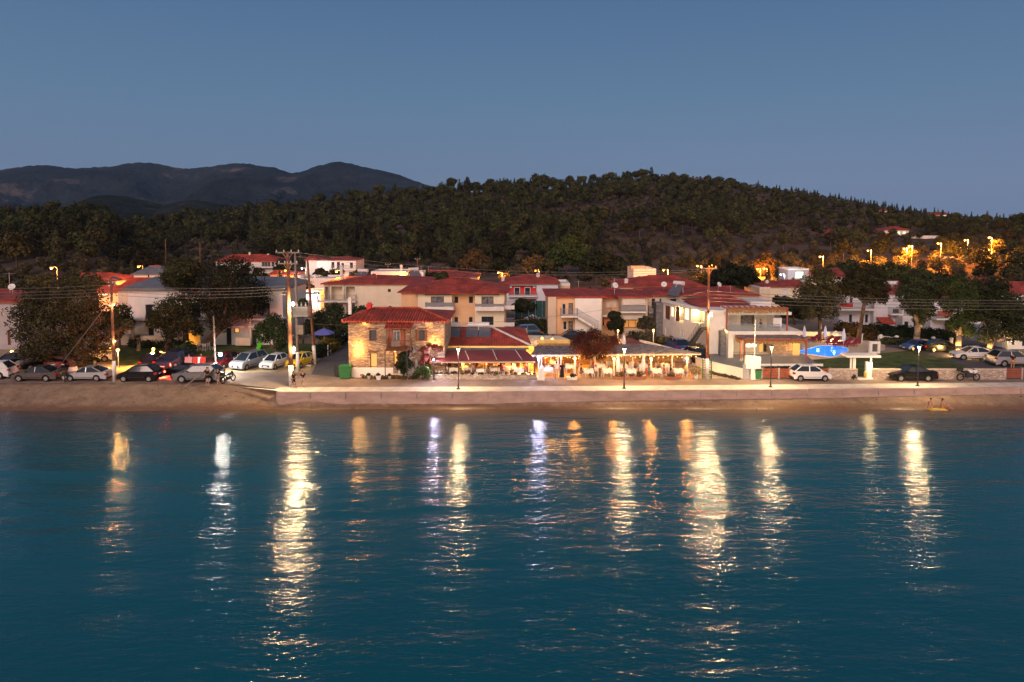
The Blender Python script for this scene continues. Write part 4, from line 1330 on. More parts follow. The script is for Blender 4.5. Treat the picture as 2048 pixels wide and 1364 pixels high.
def rooftop_dish(px, py, Y, r=.4, label='', rz=0):
    p = W(px, py, Y)
    t = thing('satellite_dish', label, 'satellite dish', (p.x, p.y, p.z), rz)
    a = MB(); prof = [(r * q, .25 * r * q * q) for q in (.02, .35, .7, 1)]
    vs = []
    a.lathe(prof, n=14); 
    d = a.build('dish', M['metal_w'], t); d.rotation_euler = (R(62), 0, 0)
    b = MB(); b.cyl((0, .05, 0), (0, .12, -1.0), .03, n=6); b.cyl((0, -.02, 0), (0, -.45, .15), .015, n=5); b.box(-.05, .05, -.5, -.42, .12, .2)
    b.build('mast', M['metal'], t)


rooftop_dish(1230, 571, 92.5, .42, 'satellite dish on the ridge between the peach blocks', .3)
rooftop_dish(1328, 569, 99, .42, 'satellite dish on the roof behind the hotel side wall', -.2)
rooftop_dish(1438, 569, 101, .38, 'satellite dish right of the road pole above the broad red roof', .5)
rooftop_dish(24, 574, 86, .42, 'satellite dish on the grey villa at the left edge', .2)


def antenna(px, py, Y, hgt, label):
    p = W(px, py, Y); t = thing('roof_antenna', label, 'antenna', (p.x, p.y, p.z))
    a = MB(); a.cyl((0, 0, -hgt), (0, 0, 0), .03, n=5); a.build('mast', M['metal'], t)
    b = MB(); b.cyl((-.7, 0, -.12), (.7, .1, -.12), .02, n=4)
    for i in range(7): b.cyl((-.6 + i * .2, -.35 + i * .03, -.12), (-.6 + i * .2, .35 - i * .03, -.12), .012, n=4)
    b.build('boom', M['metal'], t)


for px, py, Y, hh, lb in ((1076, 540, 124, 2.0, 'television antenna on the chimney of the red balcony house'), (1229, 556, 93, 2.4, 'television antenna beside the dish of the peach blocks'),
                          (1157, 561, 100, 3.6, 'tall antenna with crossbars behind the staircase block'), (1353, 570, 98.6, 1.8, 'short antenna on the crest behind the hotel'),
                          (1461, 571, 101, 1.6, 'thin antenna on the broad red roof behind the hotel'), (18, 545, 86, 2.6, 'thin antenna at the far left edge'), (842, 532, 150, 2.6, 'antenna beside the rooftop solar heater behind the cream house'), (857, 533, 152, 2.4, 'second antenna right of the rooftop solar heater'),
                          (753, 545, 113, 1.6, 'small antenna on the crest of the large cream house')):
    antenna(px, py, Y, hh, lb)


def solar_heater(px, py, Y, w, label, zrot=0, n=2, tilt=38):
    """storage tank over tilted collectors; px,py mark the tank centre"""
    p = W(px, py, Y)
    t = thing('solar_heater', label, 'solar water heater', (p.x, p.y, p.z), zrot)
    a = MB(); a.cyl((-w * .42, 0, 0), (w * .42, 0, 0), .29, n=14); a.build('tank', M['metal_w'], t, False)
    for k in range(n):
        c = MB(); x0 = -w / 2 + k * w / n + .04; x1 = x0 + w / n - .08
        L = 1.75; dy = -L * cos(R(tilt)); dz = -L * sin(R(tilt))
        vs = [(x0, -.3, -.35), (x1, -.3, -.35), (x1, -.3 + dy, -.35 + dz), (x0, -.3 + dy, -.35 + dz)]
        vs += [(x, y + .03, z - .08) for x, y, z in vs]
        c.add(vs, [(0, 1, 2, 3), (7, 6, 5, 4), (0, 4, 5, 1), (1, 5, 6, 2), (2, 6, 7, 3), (3, 7, 4, 0)])
        c.build('collector', M['solar'], t)
    f = MB()
    for x in (-w * .35, w * .35):
        f.cyl((x, 0, -.2), (x, .1, -1.4), .025, n=5); f.cyl((x, -.2, -.4), (x, .1, -1.4), .02, n=5)
    f.cyl((0, -.1, .05), (0, -.75, -.5), .035, n=5)
    f.build('frame', M['metal_w'], t)


solar_heater(827, 538, 138, 2.4, 'slanted solar heater on the tiny rooftop room', .5, 1, 50)
solar_heater(1358, 566, 97, 2.0, 'white solar heater leaning over the roof behind the hotel', -.9, 1, 50)
solar_heater(726, 541, 118, 2.2, 'pair of bright tilted solar tubes left of the crest of the cream house', -.3, 1, 45)
solar_heater(1780, 566, 106, 2.6, 'blue solar panel on the red roof of the plain walled wing', 0, 1, 30)
# ================================================================== LAMPS
LK = 2.6


def light(par, loc, energy, col, r=.12, spot=None):
    ld = bpy.data.lights.new('bulb_light', 'POINT')
    ld.energy = energy * LK; ld.color = col; ld.shadow_soft_size = r
    o = bpy.data.objects.new('bulb_light', ld); COL.objects.link(o)
    o.parent = par; o.location = loc
    return o


WARM = (1.0, .68, .33); AMBER = (1.0, .46, .10); SODIUM = (1.0, .30, .03); COOL = (.86, .92, 1.0); VIO = (.70, .66, 1.0)
E_WARM = emit('warm_bulb', (1, .78, .45), 7); E_AMBER = emit('amber_bulb', (1, .55, .13), 4); E_SOD = emit('sodium_bulb', (1, .33, .03), 3.2)
E_COOL = emit('cool_bulb', (.92, .96, 1), 20); E_VIO = emit('violet_bulb', (.74, .70, 1), 9); E_STRING = emit('string_bulb', (1, .62, .18), 4)


def wall_lamp(par, loc, energy=40, col=AMBER, em=None, n=(0, -1), name='wall_lamp'):
    mb = MB(); x, y, z = loc
    mb.box(x - .06, x + .06, y - .05, y + .05, z + .14, z + .20); mb.box(x - .05, x + .05, y + .03, y + .10, z - .1, z + .2)
    o = mb.build(name, M['metal_d'], par)
    b = MB(); b.ball((x, y - .03, z), .09, 8)
    b.build('bulb', em or E_AMBER, o, True)
    light(par, (x, y - .22, z), energy, col, .1)
    return o


# ================================================================== STONE HOUSE
h = House('two storey stone house with red tiled roof, wooden balcony and white plinth', 697, 889, 68.9, 642, 7.5, 'stone', name='stone_house', base=1.5)
SH = h
h.win(739, 660, 753.5, 681, 'brown', .2); h.win(838, 660, 850, 682, 'brown', .2)
h.win(777, 659, 811, 697, 'open', .25)
h.win(740, 706, 754, 735, 'lit', .22); h.win(787, 705, 795, 733, 'lit', .22); h.win(856, 712, 864, 730, 'lit_o', .2)
h.walls()
zr = W(1024, 617, h.Y + 3.75).z - h.z
ze = h.h + .05
mb = MB(); rx0, rx1 = h.lx(750, 3.75), h.lx(838, 3.75)
hip_roof(mb, 0, h.w, 0, h.d, ze, zr, rx0, rx1, .12, .5)
h.rf = mb.build('roof', M['roof_s'], h.t)
mb = MB()
x0, x1, y0, y1, ry = -.5, h.w + .5, -.5, h.d + .5, h.d / 2
x = x0 + .12
while x < x1:
    ym = ry
    if x < rx0: ym = y0 + (x - x0) / (rx0 - x0) * (ry - y0)
    if x > rx1: ym = y0 + (x1 - x) / (x1 - rx1) * (ry - y0)
    k = (zr - ze) / (ry - y0)
    mb.cyl((x, y0 - .04, ze + .01), (x, ym, ze + .01 + (ym - y0) * k), .075, n=6)
    x += .27
for a, b in (((x0, y0, ze), (rx0, ry, zr)), ((x1, y0, ze), (rx1, ry, zr)), ((rx0, ry, zr), (rx1, ry, zr))):
    mb.cyl((a[0], a[1], a[2] + .07), (b[0], b[1], b[2] + .07), .12, n=7)
mb.build('roof_tiles', M['roof_s'], h.rf)
mb = MB(); n = 24
for i in range(n):
    x = x0 + .2 + (x1 - x0 - .4) * i / (n - 1); mb.box(x - .05, x + .05, -.48, -.003, ze - .24, ze - .122)
mb.build('rafter_ends', M['wood'], h.rf)
chimney(h.rf, h.lx(740, 4), 4, h.h, h.lz(610, 4), .5, 'red')
chimney(h.rf, h.lx(701, 7.2), 7.2, h.h - .3, h.lz(599, 7.2), .35, 'white2')
pl = MB(); pl.box(h.lx(698), h.lx(786), -.06, -.004, -.05, h.lz(735)); pl.box(h.lx(796), h.lx(852), -.06, -.004, -.05, h.lz(735)); pl.build('white_plinth', M['white2'], h.t)
# inside of the balcony niche: double door with open red shutters
f = h.box('window', 786, 661, 801, 696, .16, .22, 'metal_w')
for a in (787.2, 794.2): h.box('pane', a, 663, a + 5.6, 694, .14, .155, 'glass2', f)
h.box('shutter', 778, 661, 785.5, 695, .10, .16, 'wood_red'); h.box('shutter', 801.5, 661, 810, 695, .10, .16, 'wood_red')
h.box('shutter', 832, 660, 838, 682, -.06, -.004, 'wood'); h.box('shutter', 850.5, 660, 855, 682, -.06, -.004, 'wood')
for (a, b, c) in ((736, 757, 704), (784, 798, 703), (736, 757, 658.5), (835, 853, 658.5)): h.box('lintel', a, c - 2.5, b, c, -.05, -.003, 'wood')
zf = h.lz(698, -1.2)
bo = h.box('balcony', 772, 697, 822, 699.5, -1.2, -.003, 'wood')
r = MB(); a, b = h.lx(773, -1.2), h.lx(821, -1.2)
for i in range(25):
    x = a + (b - a) * i / 24; r.box(x - .02, x + .02, -1.19, -1.15, zf, zf + .85)
r.box(a - .02, b + .02, -1.2, -1.14, zf + .85, zf + .91)
for x in (a, b): 
    for k in range(6): r.box(x - .02, x + .02, -1.0 + k * .17, -.96 + k * .17, zf, zf + .85)
    r.box(x - .03, x + .03, -1.14, -.01, zf + .85, zf + .9)
r.build('railing', M['wood'], bo)
for px in (773, 820): h.box('balcony_post', px, 657, px + 2, 697, -1.18, -1.08, 'wood')
zt = h.lz(656, -1.3)
br = MB(); a, b = h.lx(768, -1.35), h.lx(825, -1.35); zq = zt + .32
br.add([(a, -1.4, zt), (b, -1.4, zt), (b - .2, -.01, zq), (a + .2, -.01, zq), (a, -1.4, zt - .08), (b, -1.4, zt - .08), (b - .2, -.01, zq - .08), (a + .2, -.01, zq - .08)], [(0, 1, 2, 3), (7, 6, 5, 4), (0, 4, 5, 1), (1, 5, 6, 2), (2, 6, 7, 3), (3, 7, 4, 0)])
x = a + .1
while x < b: br.cyl((x, -1.42, zt + .02), (x, -.02, zq + .02), .06, n=5); x += .22
br.build('balcony_roof', M['roof_s'], h.t)
h.box('table_linen', 783, 683, 800, 693, -1.0, -.55, 'cloth')
wall_lamp(h.t, (h.lx(717.5), -.12, h.lz(690)), 60); wall_lamp(h.t, (h.lx(717.5), -.12, h.lz(706)), 60)
wall_lamp(h.t, (h.lx(870.5), -.12, h.lz(685)), 75)
wall_lamp(h.t, (h.lx(792), -.6, h.lz(700)), 30)
h.box('entrance_porch', 769, 700.5, 815, 702.5, -2.3, -.07, 'wood')
for px in (769, 813): h.box('porch_post', px, 702.6, px + 1.5, 757, -2.28, -2.20, 'metal_d')
for px, top in ((730, 640), (860, 641)):
    light(h.t, (h.lx(px), -.3, h.lz(top) - .25), 16, AMBER, .08)

# ================================================================== THE TAVERN
YT = 67.9
tv = thing('tavern', 'glazed tavern dining room under red roofs beside the stone house', 'tavern', (0, 0, 0))


def slab_poly(mb, pts, th, mi=0):
    t = [tuple(p) for p in pts]; b = [(p[0], p[1], p[2] - th) for p in t]; n = len(t)
    mb.add(t + b, [tuple(range(n)), tuple(reversed(range(n, 2 * n)))] + [(i, i + n, (i + 1) % n + n, (i + 1) % n) for i in range(n)], mi)


mb = MB()   # main tiled roof, hipped to the right
A = W(868, 692, 73.2); B = W(1064, 693, 73.2); Cc = W(984, 655, 79.5); D = W(880, 652, 79.5)
E_ = Vector((B.x - .5, 86, A.z)); F_ = Vector((A.x, 86, A.z))
mb.quad(A, B, Cc, D); mb.add([B, E_, Cc], [(0, 1, 2)]); mb.quad(E_, F_, D, Cc); mb.add([F_, A, D], [(0, 1, 2)])
rf = mb.build('roof', M['roof_c'], tv)
mb = MB(); mb.cyl(B + Vector((0, 0, .05)), Cc + Vector((0, 0, .05)), .13, n=6); mb.cyl(D + Vector((0, 0, .05)), Cc + Vector((0, 0, .05)), .13, n=6); mb.build('ridge_tiles', M['slab'], rf)
mb = MB(); mb.box(A.x + .3, B.x - .3, 73.6, 85.6, 1.4, A.z - .02); mb.build('wall', M['paleyellow'], tv)
mb = MB()   # long awning sheet roof over the glass front
A = W(860, 722, YT - .25); B = W(1075, 721, YT - .25); C2 = W(1050, 700, 71.6); D2 = W(874, 700, 71.6)
slab_poly(mb, [A, B, C2, D2], .07)
mb.build('awning_roof', M['redsheet'], tv)
mb = MB(); C3 = W(1062, 693, 73.15); D3 = W(872, 693, 73.15)
slab_poly(mb, [D2 + Vector((0, .01, 0)), C2 + Vector((0, .01, 0)), C3, D3], .07); mb.build('gutter_roof', M['roof_grey'], tv)
mb = MB()
for a, b in (((868, 704), (866, 720)), ((930, 702), (938, 720)), ((985, 700), (994, 720)), ((1030, 700), (1044, 720))):
    p, q = W(*a, 71.2), W(*b, YT); mb.cyl(p + Vector((0, 0, .05)), q + Vector((0, 0, .05)), .025, n=5)
mb.build('awning_ropes', M['slab'], tv)
fz = W(1024, 748.5, YT).z
mb = MB(); mb.bar((W(862, 722, YT).x, YT, A.z - .16), (W(1070, 722, YT).x, YT, A.z - .16), .08, .12); mb.build('eaves_beam', M['chairw'], tv)
fr = MB()
for px in (866, 890, 918, 946, 969.5, 996, 1022, 1055.5, 1068):
    x = W(px, 735, YT).x; wv = .10 if px in (946, 1055.5, 866) else .06; fr.box(x - wv / 2, x + wv / 2, YT + .02, YT + .10, fz, A.z - .1)
fr.box(W(866, 0, YT).x, W(1068, 0, YT).x, YT + .03, YT + .09, A.z - .30, A.z - .24)
fo = fr.build('window', M['frame_b'], tv)
xl, xr = W(864, 735, YT).x, W(1071, 735, YT).x
mb = MB(); mb.box(xl, xr, YT - .05, YT + .22, 1.95, fz); mb.build('parapet_cap', M['white'], tv)
mb = MB(); mb.box(xl - .3, xr + .1, YT - .12, YT + .2, 1.40, 1.95); mb.build('stone_base', M['stone_l'], tv)
IN = mat('interior_ochre_wall', (.88, .62, .20), .9, .08, 1.2)
mb = MB(); mb.quad((xl, 72.6, 1.5), (xr, 72.6, 1.5), (xr, 72.6, 4), (xl, 72.6, 4)); mb.quad((xl, YT + .2, 1.5), (xl, 72.6, 1.5), (xl, 72.6, 3.8), (xl, YT + .2, 3.3)); mb.build('inner_wall', IN, tv)
mb = MB(); mb.quad((xl, YT + .15, 1.52), (xr, YT + .15, 1.52), (xr, 72.6, 1.52), (xl, 72.6, 1.52)); mb.build('floor', M['sand'], tv)
for i, (a, b, c, d, m) in enumerate(((872, 885, 728, 738, 'wood'), (894, 902, 727, 740, 'wood_dark'), (915, 921, 727, 738, 'wood'), (950, 957, 726, 733, 'wood_dark'), (975, 986, 727, 736, 'wood'), (1003, 1010, 725, 737, 'wood_dark'), (1032, 1040, 725, 734, 'wood'), (1046, 1051, 727, 740, 'c_orange'))):
    p = W(a, c, 72.5); q = W(b, d, 72.5); mb = MB(); mb.box(p.x, q.x, 72.50, 72.57, q.z, p.z); mb.build('wall_picture', M[m], tv)
for px in (880, 925, 975, 1025, 1058):
    p = W(px, 724, 70.0)
    b = MB(); b.ball((p.x, p.y, p.z - .2), .11, 8); b.lathe([(.18, 0), (.06, .14)], (p.x, p.y, p.z - .18), 8)
    b.build('pendant_lamp', E_AMBER, tv); light(tv, (p.x, p.y, p.z - .45), 230, (1, .40, .05), .15)
# flowers and rosemary on the parapet
mb_v = []; mb_q = []
for i in range(26):
    x = xl + (xr - xl) * (i + .5) / 26 + rg.uniform(-.2, .2)
    v, q = leaf_cloud(rg, [((x, YT - .02, fz + .05), rg.uniform(.12, .28), .8)], 28, .07)
    mb_q.append(q + sum(len(a) for a in mb_v)); mb_v.append(v)
tag(mesh_np('window_box_plants', np.concatenate(mb_v), np.concatenate(mb_q), M['brightleaf']), 'low green plants trailing along the white tavern parapet', 'plants', kind='stuff')
solar_heater(898.5, 649, 78.0, 2.8, 'solar heater with twin grey panels on the tavern roof, nearer the stone house', 0, 2, 24)
solar_heater(957.5, 649, 78.0, 2.9, 'solar heater with twin grey panels on the tavern roof, farther from the stone house', 0, 2, 24)


def post_lamp(name, label, px, py_bulb, Y, energy, col, em, kind='post', z0=1.5, r=.12, group=None, postm='metal_w'):
    p = W(px, py_bulb, Y)
    t = thing(name, label, 'lamp', (p.x, Y, z0), 0, group)
    hh = p.z - z0
    mb = MB()
    if kind == 'post':
        mb.cyl((0, 0, 0), (0, 0, hh - .12), .055, .045, 8); mb.box(-.1, .1, -.1, .1, 0, .06)
        mb.build('post', M[postm], t)
        b = MB(); b.ball((0, 0, hh), r, 10); g = b.build('globe', em, t, True)
        c = MB(); c.lathe([(.10, -.14), (.12, -.09)], (0, 0, hh), 8); c.build('collar', M[postm], t)
        light(t, (0, -(r + .07), -.02 + hh), energy, col, r * .8)
    return t


PG = 'lamps on the front posts of the reed pergola'
post_lamp('post_lamp', 'lamp on white post just left of the red flowering tree', 1150, 717, 69.0, 130, (1, .36, .05), E_WARM, group=PG)
post_lamp('post_lamp', 'lamp on white post just right of the red flowering tree', 1228, 717, 69.0, 130, (1, .36, .05), E_WARM, group=PG)
post_lamp('post_lamp', 'lamp on white post between the two closed parasols and the lane', 1302, 717, 69.0, 130, (1, .36, .05), E_WARM, group=PG)
post_lamp('post_lamp', 'lamp on white post at the lane end of the pergola', 1374, 717, 69.0, 130, (1, .36, .05), E_WARM, group=PG)
post_lamp('post_lamp', 'bright bluish lamp on white post beside the menu stand', 1077, 714, 69.0, 210, VIO, E_VIO, r=.16)
post_lamp('post_lamp', 'small warm lamp under the pergola roof near the standing couple', 1122, 711.5, 70.2, 80, AMBER, E_WARM, r=.10)
o = post_lamp('post_lamp', 'small violet lamp at the left corner of the glazed dining room', 867.5, 719, 67.55, 190, VIO, E_VIO, r=.07, postm='metal_d')

# pergola
pg = thing('pergola', 'long low pergola with grey reed roof over the tavern tables', 'pergola', (0, 0, 0))
a, b, c, d = W(1062, 709, 69.9), W(1402, 706, 69.7), W(1292, 688, 75.5), W(1075, 690, 75.5)
mb = MB(); N = 26
for i in range(N):     # uneven reed mats
    q0, q1 = i / N, (i + 1.04) / N
    dz = rg.uniform(0, .06)
    P = [a.lerp(b, q0), a.lerp(b, q1), d.lerp(c, q1), d.lerp(c, q0)]
    P = [p + Vector((0, 0, dz)) for p in P]; P[0].y -= rg.uniform(0, .12)
    slab_poly(mb, P, .09)
mb.build('reed_roof', M['thatch'], pg)
mb = MB(); mb.bar(a + Vector((0, .1, -.16)), b + Vector((0, .1, -.16)), .09, .13); mb.bar(d + Vector((0, -.1, -.16)), c + Vector((0, -.1, -.16)), .09, .13)
for i in range(12):
    p, q = a.lerp(b, i / 11), d.lerp(c, i / 11); mb.bar(p + Vector((0, 0, -.14)), q + Vector((0, 0, -.14)), .07, .08)
mb.build('beams', M['chairw'], pg)
for px in (1083, 1116, 1150.5, 1190, 1228.5, 1265, 1302.5, 1344, 1374.5):
    for (Y, k) in ((69.75, 1), (73, .7)):
        x = W(px, 740, Y).x
        if Y > 70 and px in (1150.5, 1228.5, 1302.5): continue
        zt = a.z - .2 if Y < 70 else a.z - .1
        mb = MB(); mb.box(x - .05, x + .05, Y - .05, Y + .05, 1.5, zt); mb.build('pergola_post', M['chairw'], pg)
mb = MB()  # reed blind hanging at the back and right
for (px0, px1, Y, zt, zb) in ((1196, 1378, 70.9, a.z - .12, a.z - .85), (1080, 1190, 74.6, 3.9, 1.55)):
    x = W(px0, 0, Y).x; x1_ = W(px1, 0, Y).x
    while x < x1_:
        mb.box(x, x + .045, Y + rg.uniform(-.03, .03), Y + .06, zb - rg.uniform(0, .12), zt); x += .06
mb.build('reed_blind', M['straw'], pg)
mb = MB(); p, q = W(1072, 757, 68.3), W(1400, 757, 68.3)
mb.quad((p.x, 68.4, 1.512), (q.x, 68.4, 1.512), (q.x, 75.5, 1.512), (p.x, 75.5, 1.512))
struct(mb.build('terrace_paving', mat('terrace_flags', (.46, .27, .12), .9, .14, 1.5)))
back = MB(); back.quad((W(1076, 0, 77).x, 77, 1.5), (W(1230, 0, 77).x, 77, 1.5), (W(1230, 0, 77).x, 77, 3.9), (W(1076, 0, 77).x, 77, 3.9))
back.build('back_wall', IN, pg)
for px, py, Y in ((1100, 712, 72.5), (1165, 712, 73), (1205, 712, 73.5), (1255, 712, 73), (1330, 712, 72.5)):
    p = W(px, py, Y); b = MB(); b.ball((p.x, p.y, 3.25), .09, 8); b.build('pendant_lamp', E_AMBER, pg, True)
    light(pg, (p.x, p.y, 3.15), 125, (1, .37, .04), .12)
# string of bulbs over the reed roof
t = thing('string_lights', 'row of small golden bulbs strung over the reed roof by the red tree', 'string lights', (0, 0, 0))
mb = MB(); w_ = MB(); prev = None
for i in range(17):
    px = 1166 + 6.8 * i; p = W(px, 698 + rg.uniform(-1.5, 1.5), 74.2)
    mb.ball(p, .085 if rg.random() < .6 else .13, 7)
    if prev is not None: w_.cyl(prev, p, .01, n=4)
    prev = p
mb.build('bulb', E_STRING, t, True); w_.build('wire', M['blackplastic'], t)
light(t, W(1240, 697, 74) + Vector((0, 0, .1)), 26, AMBER, .2); light(t, W(1185, 697, 74) + Vector((0, 0, .1)), 30, AMBER, .2)
for nm, row, Yb, px0, px1, n_b, lb in (('string_lights', 713, 70.3, 1084, 1392, 34, 'row of golden bulbs hanging under the front edge of the reed roof'), ('string_lights', 716, 72.3, 1090, 1370, 26, 'second row of golden bulbs deeper under the reed roof'), ('string_lights', 726, 68.6, 872, 1064, 18, 'row of golden bulbs inside the windows of the glazed dining room')):
    t = thing(nm, lb, 'string lights', (0, 0, 0)); mb = MB(); w_ = MB(); prev = None
    for i in range(n_b):
        p = W(px0 + (px1 - px0) * i / (n_b - 1), row + rg.uniform(-1, 1) + 1.2 * sin(i * 1.3), Yb); mb.ball(p, .055, 6)
        if prev is not None: w_.cyl(prev, p, .008, n=4)
        prev = p
    mb.build('bulb', E_STRING, t, True); w_.build('wire', M['blackplastic'], t)
# sloping tent canopy behind with two lamps
t = thing('tent_canopy', 'sloping beige canopy with two bright lamps between tavern roof and flowering tree', 'canopy', (0, 0, 0))
mb = MB(); slab_poly(mb, [W(1062, 692, 78), W(1175, 692, 78), W(1120, 672, 84), W(1048, 670, 84)], .06); mb.build('fabric', M['canvas_c'], t)
for (px, py) in ((1084, 681), (1104, 683)):
    p = W(px, py, 80); b = MB(); b.ball(p + Vector((0, -.1, .25)), .17, 8); b.build('lamp', E_AMBER, t, True); light(t, p + Vector((0, -.1, .45)), 70, AMBER, .2)
mb = MB()
for px, Y in ((1066, 78.2), (1168, 78.2)): mb.cyl((W(px, 0, Y).x, Y, 1.5), (W(px, 0, Y).x, Y, W(px, 692, Y).z - .05), .05, n=6)
mb.build('post', M['metal'], t)
t = thing('tent_canopy', 'grey canvas canopy sagging behind the closed rooftop parasol', 'canopy', (0, 0, 0))
mb = MB(); slab_poly(mb, [W(1232, 692, 77.5), W(1300, 691, 77.5), W(1262, 676, 83), W(1222, 678, 83)], .06); mb.build('fabric', M['redsheet'], t)
mb = MB()
for px in (1236, 1294): mb.cyl((W(px, 0, 77.7).x, 77.7, 1.5), (W(px, 0, 77.7).x, 77.7, W(px, 692, 77.7).z - .05), .05, n=6)
mb.build('post', M['metal'], t)


# ================================================================== THE MODERN HOTEL
ht = thing('modern_hotel', 'modern white two storey building with grey stone piers, lit gallery and pergolas', 'hotel', (0, 0, 0))
z0 = 1.45; zt = 6.35
Bp = (XW(1326, 93, 5), 93); Cp = (XW(1412, 82.5, 5), 82.5); Cs = (XW(1416, 81.2, 5), 81.2); Dp = (XW(1449, 80.6, 5), 80.6); Ep = (XW(1548, 80.6, 5), 80.6); Eb = (XW(1540, 95, 5), 95)
wmb = MB()
L = (Vector(Cp) - Vector(Bp)).length
def fr_(px):  # distance along B-C whose column is px
    lo, hi = 0, 1
    for _ in range(30):
        m_ = (lo + hi) / 2; x = Bp[0] + (Cp[0] - Bp[0]) * m_; y = Bp[1] + (Cp[1] - Bp[1]) * m_
        if 1024 + F * x / (y * cos(PITCH) + .8) < px: lo = m_
        else: hi = m_
    return lo * L
gz = lambda py, Y: W(0, py, Y).z
facade(ht, Bp, Cp, z0, zt, [(fr_(1329), fr_(1340), gz(641, 91), gz(613, 91), 'open', 1.6), (fr_(1341.5), fr_(1347.5), gz(634, 90.5), gz(613.5, 90.5), 'lit_w'),
                            (fr_(1350), fr_(1367), gz(645, 88.5), gz(614, 88.5), 'open', 1.6), (fr_(1368.5), fr_(1378), gz(640, 87), gz(616, 87), 'lit_w'),
                            (fr_(1382), fr_(1409), gz(649, 84), gz(618, 84), 'open', 1.7),
                            (fr_(1331), fr_(1334), gz(672, 92), gz(656, 92), 'shut'), (fr_(1362), fr_(1364), gz(672, 88), gz(661, 88), 'shut'), (fr_(1367), fr_(1369), gz(672, 88), gz(661, 88), 'shut')], wmb)
facade(ht, Cp, Cs, z0, zt, [], wmb)
facade(ht, Cs, Dp, z0, zt + .02, [((1429 - 1416) / 33 * 1.9, (1432.5 - 1416) / 33 * 1.9, 2.0, gz(674, 81), 'doorw')], wmb)
Le = Ep[0] - Dp[0]
ex = lambda px: (px - 1449) / 99 * Le
zfl = gz(661, 80.6)
facade(ht, Dp, Ep, z0, zt, [(ex(1451), ex(1547), zfl + .05, gz(616, 80.6), 'open', 2.2), (ex(1466), ex(1545), z0 + .1, zfl - .45, 'open', 1.2)], wmb)
facade(ht, Ep, Eb, z0, zt, [(1.0, 3.0, 2, 3.4, 'lit')], wmb)
facade(ht, Eb, Bp, z0, zt, [], wmb)
ro = [(p[0], p[1], zt) for p in (Bp, Cp, Cs, Dp, Ep, Eb)]
wmb.poly(ro); wmb.build('wall', M['white'], ht)
pr = MB()  # roof parapet slabs
def plate(p, q, z_, hgt, th, out=.25):
    p = Vector((p[0], p[1], 0)); q = Vector((q[0], q[1], 0)); d = (q - p).normalized(); n = Vector((d.y, -d.x, 0))
    P = [p + n * out - d * .1, q + n * out + d * .1, q - n * th + d * .1, p - n * th - d * .1]
    v = [(a.x, a.y, z_) for a in P] + [(a.x, a.y, z_ + hgt) for a in P]
    pr.add(v, [(0, 3, 2, 1), (4, 5, 6, 7), (0, 1, 5, 4), (1, 2, 6, 5), (2, 3, 7, 6), (3, 0, 4, 7)])
plate(Bp, Cp, zt + .003, .28, .4); plate(Dp, (Ep[0] + 1.6, Ep[1]), zt + .006, .33, 3.0, .9)
plate((Cs[0], Cs[1]), (Dp[0], Dp[1]), zt + .009, .42, 3.0, .12)
rp_ = pr.build('roof', M['slab'], ht)
mb = MB()
hip_roof(mb, XW(1392, 87, 7), XW(1505, 87, 7), 85.5, 93.5, zt + .32, gz(592, 89.5), XW(1425, 89.5, 7), XW(1462, 89.5, 7), .1, .2)
mb.build('tiled_roof', M['roof'], ht)
mb = MB(); mb.box(XW(1500, 86, 7), XW(1541, 86, 7), 85.8, 90, zt + .1, zt + .85); mb.build('stair_head', M['white'], ht)
# lit gallery back walls and slots
for (pa, pb, m) in ((1330, 1339.5, 'wood'), (1350.5, 1358, 'wood')):
    a = fr_(pa) / L; b = fr_(pb) / L
    P = Vector(Bp).lerp(Vector(Cp), a); Q = Vector(Bp).lerp(Vector(Cp), b)
    dd = (Vector(Cp) - Vector(Bp)).normalized(); nn_ = Vector((dd.y, -dd.x)) * -.10
    mb = MB(); mb.add([(P.x + nn_.x, P.y + nn_.y, gz(641, 90)), (Q.x + nn_.x, Q.y + nn_.y, gz(641, 90)), (Q.x + nn_.x, Q.y + nn_.y, gz(613, 90)), (P.x + nn_.x, P.y + nn_.y, gz(613, 90))], [(0, 1, 2, 3)])
    mb.build('wood_screen', M['wood'], ht)
for px, Y, py in ((1359, 89.9, 622), (1394, 85.9, 625)):
    light(ht, (XW(px, Y, 5), Y, W(0, py, Y).z), 70, (1, .68, .22), .1)
# steel staircase up to the gallery
st = MB(); P0 = Vector((XW(1405, 81.0, 4), 81.2)); ztop = gz(652, 83)
xs0, xs1 = XW(1404, 81.2, 4), XW(1374, 80.6, 2)
N = 14
for i in range(N):
    q = i / (N - 1); x = xs0 + (xs1 - xs0) * q; z = ztop + (1.6 - ztop) * q
    st.box(x - .16, x + .16, 80.7, 81.9, z - .04, z + .01)
for yy in (80.7, 81.9): st.bar((xs0, yy, ztop - .1), (xs1, yy, 1.5), .05, .22)
st.box(xs0 + .1, XW(1413, 82, 4), 80.7, 82.3, ztop - .12, ztop)
so = st.build('steel_stair', M['metal_d'], ht)
rl = MB()
for yy in (80.7, 81.9):
    for hh in (.35, .65, .95): rl.bar((xs0, yy, ztop + hh), (xs1, yy, 1.5 + hh), .03)
    for i in range(8):
        q = i / 7; x = xs0 + (xs1 - xs0) * q; z = ztop + (1.5 - ztop) * q; rl.bar((x, yy, z), (x, yy, z + .95), .03)
for hh in (.3, .5, .7, .95): rl.bar((xs0, 80.7, ztop + hh), (XW(1412, 82, 4), 80.7, ztop + hh), .03)
rl.build('railing', M['metal_d'], so)
for (pa, pb, pt_, Y, y2, m) in ((1312, 1326, 606, 93.2, 95, 'stone_g'), (1441.5, 1456, 662.5, 79.6, 80.5, 'stone_g')):
    mb = MB(); mb.box(XW(pa, Y, 3), XW(pb, Y, 3), Y, y2, 1.45, gz(pt_, Y)); mb.build('stone_pier', M[m], ht)
